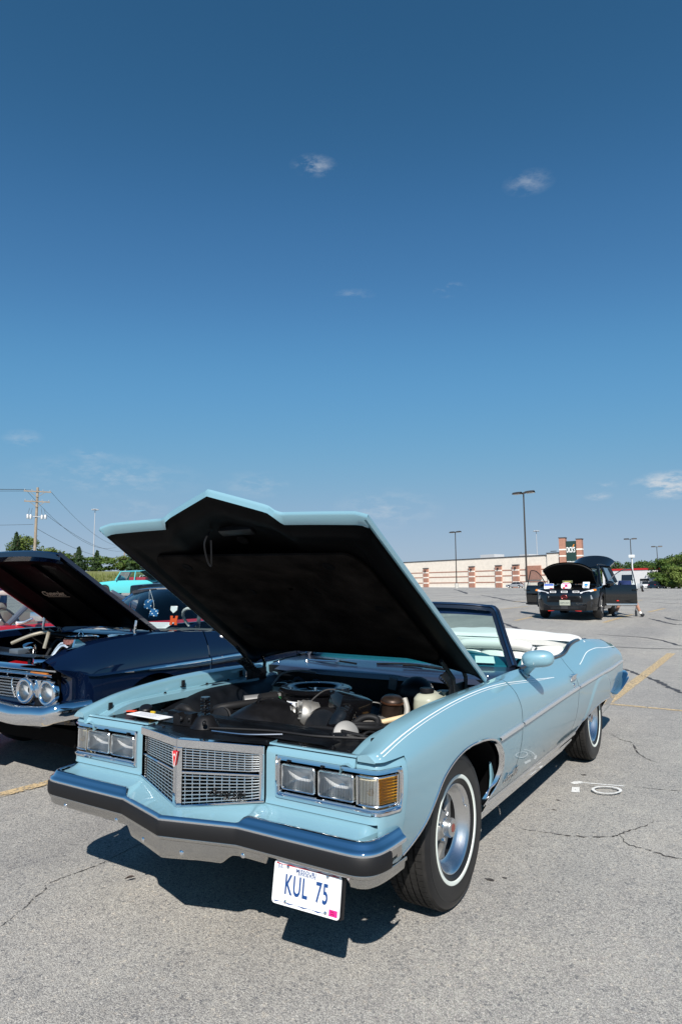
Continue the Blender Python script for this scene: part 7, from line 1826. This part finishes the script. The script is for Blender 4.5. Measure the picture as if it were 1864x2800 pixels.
# white and red store beyond the trees
_w = along(76.5, 172)
ws_ = empty('store_building', (_w[0], _w[1], Gz(*_w)), R(-24), label='distant low white store with a red roof band among the trees', cat='building')
MB().box((0, 0, 2.3), (14, 6, 4.6)).build('wall', pbr('white_wall', (.74, .74, .74), .8), ws_, smooth=0); MB().box((0, 0, 4.85), (14.2, 6.2, .5)).build('roof_band', pbr('red_band', (.55, .03, .03), .5), ws_, smooth=0)
for x in (-5, 0, 5): MB().box((x, -3.02, 1.2), (2.4, .1, 2.4)).build('shop_window', M_DGLASS, ws_, smooth=0)
# mobile camera mast with its solar panel
_t = along(28.0, 63.0)
tm = empty('camera_trailer', (_t[0], _t[1], Gz(*_t)), 0, 'white camera mast on a trailer with a solar panel, seen past the open door', 'trailer')
MB().tube([(0, 0, .5), (0, 0, 3.3)], .06, 8).build('mast', pbr('mast_white', (.6, .62, .62), .5), tm); MB().box((0, 0, 3.4), (.55, .35, .30), bev=.06).build('camera_head', MATS['mast_white'], tm)
MB().box((-.5, .1, 1.35), (1.1, .06, .62), rot=(R(-30), 0, 0)).build('solar_panel', M_DGLASS, tm); MB().box((-.3, .3, .55), (1.4, 2.0, .5), bev=.05).build('trailer_box', MATS['mast_white'], tm)
for s in (1, -1): simple_wheel(tm, (s * .75, .3, .3), .3, .18, M_GALV, .6, 0, False, s)
# ---- vegetation
def leaf_mat(name, col):
    m = pbr(name, col, .6, spec=.3); n, l = nt(m); p = n['Principled BSDF']
    g = n.new('ShaderNodeNewGeometry'); mr = n.new('ShaderNodeMapRange'); mr.inputs[3].default_value = .55; mr.inputs[4].default_value = 1.5
    l.new(g.outputs['Random Per Island'], mr.inputs[0]); v = n.new('ShaderNodeVectorMath'); v.operation = 'SCALE'; v.inputs[0].default_value = col; l.new(mr.outputs[0], v.inputs['Scale']); l.new(v.outputs[0], p.inputs['Base Color'])
    tr = n.new('ShaderNodeBsdfTranslucent'); tr.inputs['Color'].default_value = (col[0] * 1.3, col[1] * 1.4, col[2] * .6, 1); mx = n.new('ShaderNodeMixShader'); mx.inputs[0].default_value = .25
    l.new(p.outputs[0], mx.inputs[1]); l.new(tr.outputs[0], mx.inputs[2]); l.new(mx.outputs[0], n['Material Output'].inputs['Surface']); return m
LEAF = [leaf_mat('leaf_dark', (.042, .085, .020)), leaf_mat('leaf_mid', (.075, .125, .026)), leaf_mat('leaf_light', (.115, .155, .035)), leaf_mat('leaf_cedar', (.040, .072, .030))]
M_BARK = pbr('bark', (.10, .075, .055), .95, var=.2)
def tree(x, y, h, w, seed, mat, label, group, conifer=False, name='tree', trunk=.30, n=1700, leaf=.22):
    r_ = random.Random(seed); z0 = Gz(x, y) - .1; o = empty(name, (x, y, z0), r_.random() * 6, label, 'tree' if name != 'shrub' else 'shrub', group)
    tk = MB(); tp = [(0, 0, 0), (.05 * h * (r_.random() - .5), .04 * h * (r_.random() - .5), h * .4), (0, 0, h * .85)]; tk.tube(smooth_path(tp, 5), [lerp(h * .032, h * .008, k / 10) for k in range(11)], 7)
    for k in range(6):
        a = r_.random() * 6.28; zz_ = h * (.28 + .5 * r_.random()); tk.tube([(0, 0, zz_), (w * .28 * math.cos(a), w * .28 * math.sin(a), zz_ + h * .12), (w * .42 * math.cos(a), w * .42 * math.sin(a), zz_ + h * .2)], [h * .012, h * .008, h * .003], 5)
    tk.build('trunk', M_BARK, o)
    cl = []
    for k in range(16 if not conifer else 26):
        if conifer: f = (k + .5) / 26; cl.append((r_.gauss(0, .12) * w * (1 - f), r_.gauss(0, .12) * w * (1 - f), h * (.08 + .92 * f), w * .5 * (1 - f) + .08 * w, h * .07))
        else:
            a = r_.random() * 6.28; f = r_.random(); rad = math.sqrt(r_.random()) * w * .38; zc_ = h * (trunk + (1 - trunk) * (.12 + .75 * f)); k_ = math.sqrt(max(.1, 1 - ((f - .4) / .65) ** 2))
            cl.append((rad * k_ * math.cos(a), rad * k_ * math.sin(a), zc_, w * (.14 + .12 * r_.random()), h * (.08 + .07 * r_.random())))
    mb = MB()
    for k in range(n):
        c = cl[r_.randrange(len(cl))]; d = Vector((r_.gauss(0, 1), r_.gauss(0, 1), r_.gauss(0, 1))); d = d.normalized() if d.length > 1e-4 else Vector((0, 0, 1)); q = r_.random() ** .4
        p = Vector((c[0] + d.x * c[3] * q, c[1] + d.y * c[3] * q, c[2] + d.z * c[4] * q)); nn = (d + Vector((r_.gauss(0, .6), r_.gauss(0, .6), r_.gauss(0, .6) + .3))).normalized(); u = nn.orthogonal().normalized(); v = nn.cross(u); s_ = leaf * (.6 + .8 * r_.random())
        a = r_.random() * 6.28; u, v = u * math.cos(a) + v * math.sin(a), v * math.cos(a) - u * math.sin(a)
        mb.add([p - u * s_, p + v * s_ * .55, p + u * s_, p - v * s_ * .55], [(0, 1, 2, 3)])
    ob = mb.build('crown', mat, o, smooth=0, weld=False, recalc=False); return o
rt = random.Random(3)
# right-hand trees (px position along the picture, depth, height)
RT = [(1638, 205, 7.4, 9), (1668, 198, 7.6, 9), (1692, 190, 8.6, 9), (1716, 202, 7.8, 10), (1738, 192, 8.3, 9), (1756, 196, 8.6, 10), (1776, 192, 8.0, 9), (1796, 184, 8.6, 9), (1812, 160, 7.6, 8), (1832, 172, 9.0, 9), (1846, 152, 8.0, 8), (1862, 160, 8.8, 9), (1880, 148, 8.6, 9), (1898, 156, 9.0, 9), (1826, 146, 5.4, 6), (1850, 140, 5.0, 6)]
for k, (px_, s, h, w) in enumerate(RT):
    x, y = along((px_ - 932) / 1781.74 * s, s); tree(x, y, h, w, 100 + k, LEAF[(0, 1, 0, 1, 0, 1, 1, 0, 1, 0, 2, 1, 1, 0, 1, 2)[k]], 'leafy green tree in the belt of trees along the far edge of the lot', 'trees beyond the lot', n=3000, leaf=.27, trunk=.05)
# left: scrubby bank of shrubs and cedars, with a grass verge
bank = MB(); rows = []
for k in range(41):
    l = lerp(-72, -14, k / 40)
    rows.append([(lambda q: (q[0], q[1], Gz(*q) + z))(along(l, s)) for s, z in ((62, -.05), (70, .35), (78, 1.2), (88, 2.2), (110, 2.6), (150, 2.6))])
bank.rows(rows); tag(bank.build('grass_bank', pbr('dry_grass', (.16, .17, .055), .95, var=.3, vscale=1.2, bump=.5, bscale=4, bdist=.1), smooth=60), kind='structure')
gr_ = MB()
for k in range(9000):
    l = -72 + 58 * rt.random(); s = 66 + 16 * rt.random(); q = along(l, s); z = Gz(*q) + interp([62, 70, 78, 88], [-.05, .35, 1.2, 2.2], s); a = rt.random() * 6.28; w_ = .05; h_ = .25 + .3 * rt.random()
    gr_.add([(q[0] - w_ * math.cos(a), q[1] - w_ * math.sin(a), z - .02), (q[0] + w_ * math.cos(a), q[1] + w_ * math.sin(a), z - .02), (q[0] + .1 * rt.gauss(0, 1), q[1] + .1 * rt.gauss(0, 1), z + h_)], [(0, 1, 2)])
tag(gr_.build('verge_grass', leaf_mat('grass_blades', (.15, .17, .05)), smooth=0, weld=False, recalc=False), 'tall dry grass covering the verge below the shrubs', 'grass', kind='stuff')
LT = [(-54.5, 94, 5.6, 6, 0, 0), (-51.5, 92, 5.2, 5.6, 1, 0), (-47.5, 95, 4.8, 6, 1, 0), (-44.5, 92, 5.3, 5.4, 2, 0), (-41.0, 92, 3.8, 5.4, 2, 0), (-37.6, 90, 2.6, 4, 1, 0), (-34.6, 93, 2.4, 6, 1, 0), (-32.0, 96, 2.7, 6.5, 2, 0), (-29.6, 94, 2.4, 6, 1, 0), (-27.0, 97, 2.8, 6.5, 2, 0), (-24.6, 95, 2.7, 6, 1, 0), (-22.0, 98, 3.1, 6.5, 2, 0), (-19.4, 97, 3.2, 6, 1, 0), (-16.6, 100, 3.6, 6.5, 0, 0), (-13.6, 102, 3.8, 7, 1, 0),
      (-49.6, 89, 4.7, 2.6, 3, 1), (-43.4, 87, 5.0, 2.0, 3, 1), (-36.2, 90, 3.3, 1.8, 3, 1), (-34.4, 92, 2.9, 1.6, 3, 1), (-29.6, 92, 3.2, 1.2, 3, 1), (-26.0, 94, 3.4, 1.3, 3, 1)]
for k, (l, s, h, w, m_, con) in enumerate(LT):
    x, y = along(l, s); o = tree(x, y, h, w, 300 + k, LEAF[m_], (('leftmost', 'second', 'third', 'fourth', 'fifth', 'rightmost')[max(0, k - 15)] + ' slim dark cedar standing up among the shrubs on the bank' if con else 'leafy green shrub on the grass bank beyond the parked cars'), 'cedars on the bank' if con else 'shrubs on the bank', bool(con), 'cedar_tree' if con else 'shrub', n=1900, leaf=.17, trunk=.02)
    o.location.z += 2.25
    if con: o['category'] = 'tree'
# little clipped bushes by the store wall
for k, (px_, lab) in enumerate(((33.6, 'small clipped bush at the foot of the store wall, farther from the lamp post'), (34.8, 'small clipped bush at the foot of the store wall, nearer the lamp post'))):
    x, y = along(px_, 200 if k == 0 else 199); tree(x, y, .9, 1.7, 500 + k, LEAF[0], lab, None, False, 'shrub', n=300, leaf=.12, trunk=.0)
# ---- cars in the far left rows
def P2(px, s, extra=0): return along((px - 932) / 1781.74 * s, s)
x, y = P2(318, 40); far_car('sedan_car', x, y - .3, R(-62), 5.0, 1.9, 1.58, M_TURQ, 'fifties', 'turquoise fifties sedan with a red interior parked behind the blue coupe')
c_ = [o for o in COL.objects if o.get('label', '').startswith('turquoise')][0]
MB().box((0, 1.9, 1.0), (1.4, 1.0, .30), bev=.05).build('red_seat', pbr('red_seat', (.42, .02, .04), .6), c_)
MB().box((.25, .75, 1.12), (.30, .02, .22), rot=(R(-30), 0, .4)).build('windshield_card', M_PAPER, c_)
x, y = P2(428, 55); far_car('sedan_car', x, y, R(40), 4.7, 1.85, 1.45, M_WHP, 'sedan', 'white sedan in the far row, partly behind the convertible hood edge')
x, y = P2(395, 62); far_car('hatchback_car', x, y, R(30), 4.4, 1.8, 1.46, M_WHP, 'suv', 'white hatchback in the far row, seen past the black hood')
x, y = P2(446, 34); bc = far_car('sedan_car', x - .5, y + .6, R(20), 4.9, 1.9, 1.36, M_BLK2, 'sedan', 'dark blue car with yellow details behind the roof of the blue coupe')
MB().box((.3, -.9, .72), (.5, .04, .14), bev=.02).build('yellow_lamp', pbr('yellow_lamp', (.72, .55, .10), .4), bc)
# a dark car with its hood up, whose raised panel shows over the coupe roof
x, y = P2(402, 38); hc = far_car('hood_up_car', x + .2, y + .5, R(-4), 4.9, 1.9, 1.30, M_BLK2, 'sedan', 'black car with a raised hood whose panel rises above the coupe roof')
hq = MB(); hq.grid(lambda u, v: (lerp(-.72, .72, u), lerp(.55, -.55, v), lerp(.92, 1.52, v) + .05 * (1 - (2*u-1)**2)), 12, 8); hq.solid(.03); hq.build('hood', M_UNDER, hc, smooth=50)
# black pre-war style tourer with wire wheels seen through the coupe windshield
x, y = P2(425, 27); tr_ = empty('vintage_tourer', (x, y, Gz(x, y)), R(-62), 'black vintage tourer with wire wheels, seen through the coupe windshield', 'car')
shell(tr_, .82, [-.7, -.5, -.40] + [k * .08 - .36 for k in range(10)] + [.6, 1.2, 1.8, 2.2] + [2.34 + k * .08 for k in range(10)] + [3.2, 3.5], lambda y: interp([-.7, .8, 1.0, 3.5], [.95, 1.05, .9, .9], y), lambda y: interp([-.7, .8, 3.5], [.92, 1.02, 1.0], y), .35, M_BLKP, arches=((0, .42), (2.7, .42)), arch_z=.36)
for s in (1, -1):
    for y0 in (0, 2.7):
        wq = simple_wheel(tr_, (s * .76, y0, .38), .38, .16, M_BLKS, .66, 0, False, s)
        wr = MB(); wr.tube([(s * .845, y0 + .235 * math.cos(a), .38 + .235 * math.sin(a)) for a in [k * math.pi / 12 for k in range(24)]], .012, 5, closed=True)
        for k in range(20):
            a = k * math.pi / 10; wr.tube([(s * .865, y0 + .04 * math.cos(a + .5), .38 + .04 * math.sin(a + .5)), (s * .845, y0 + .23 * math.cos(a), .38 + .23 * math.sin(a))], .004, 4)
        wr.lathe([(0, .03), (.03, .03), (.04, .01), (.045, -.02)], 14, frame_to((s * .865, y0, .38), (s, 0, 0))); wr.build('wire_wheel', M_CHROME, wq)
    MB().tube(smooth_path([(s * .70, -.55, .62), (s * .82, -.2, .86), (s * .84, .15, .84), (s * .82, .5, .5), (s * .80, .8, .42)], 5), .07, 8).build('running_fender', M_BLKP, tr_)
standing_person((-10.45, 4.25, Gz(-10.45, 4.25)), R(-40), 'person in a navy shirt standing beyond the red coupe at the picture edge')
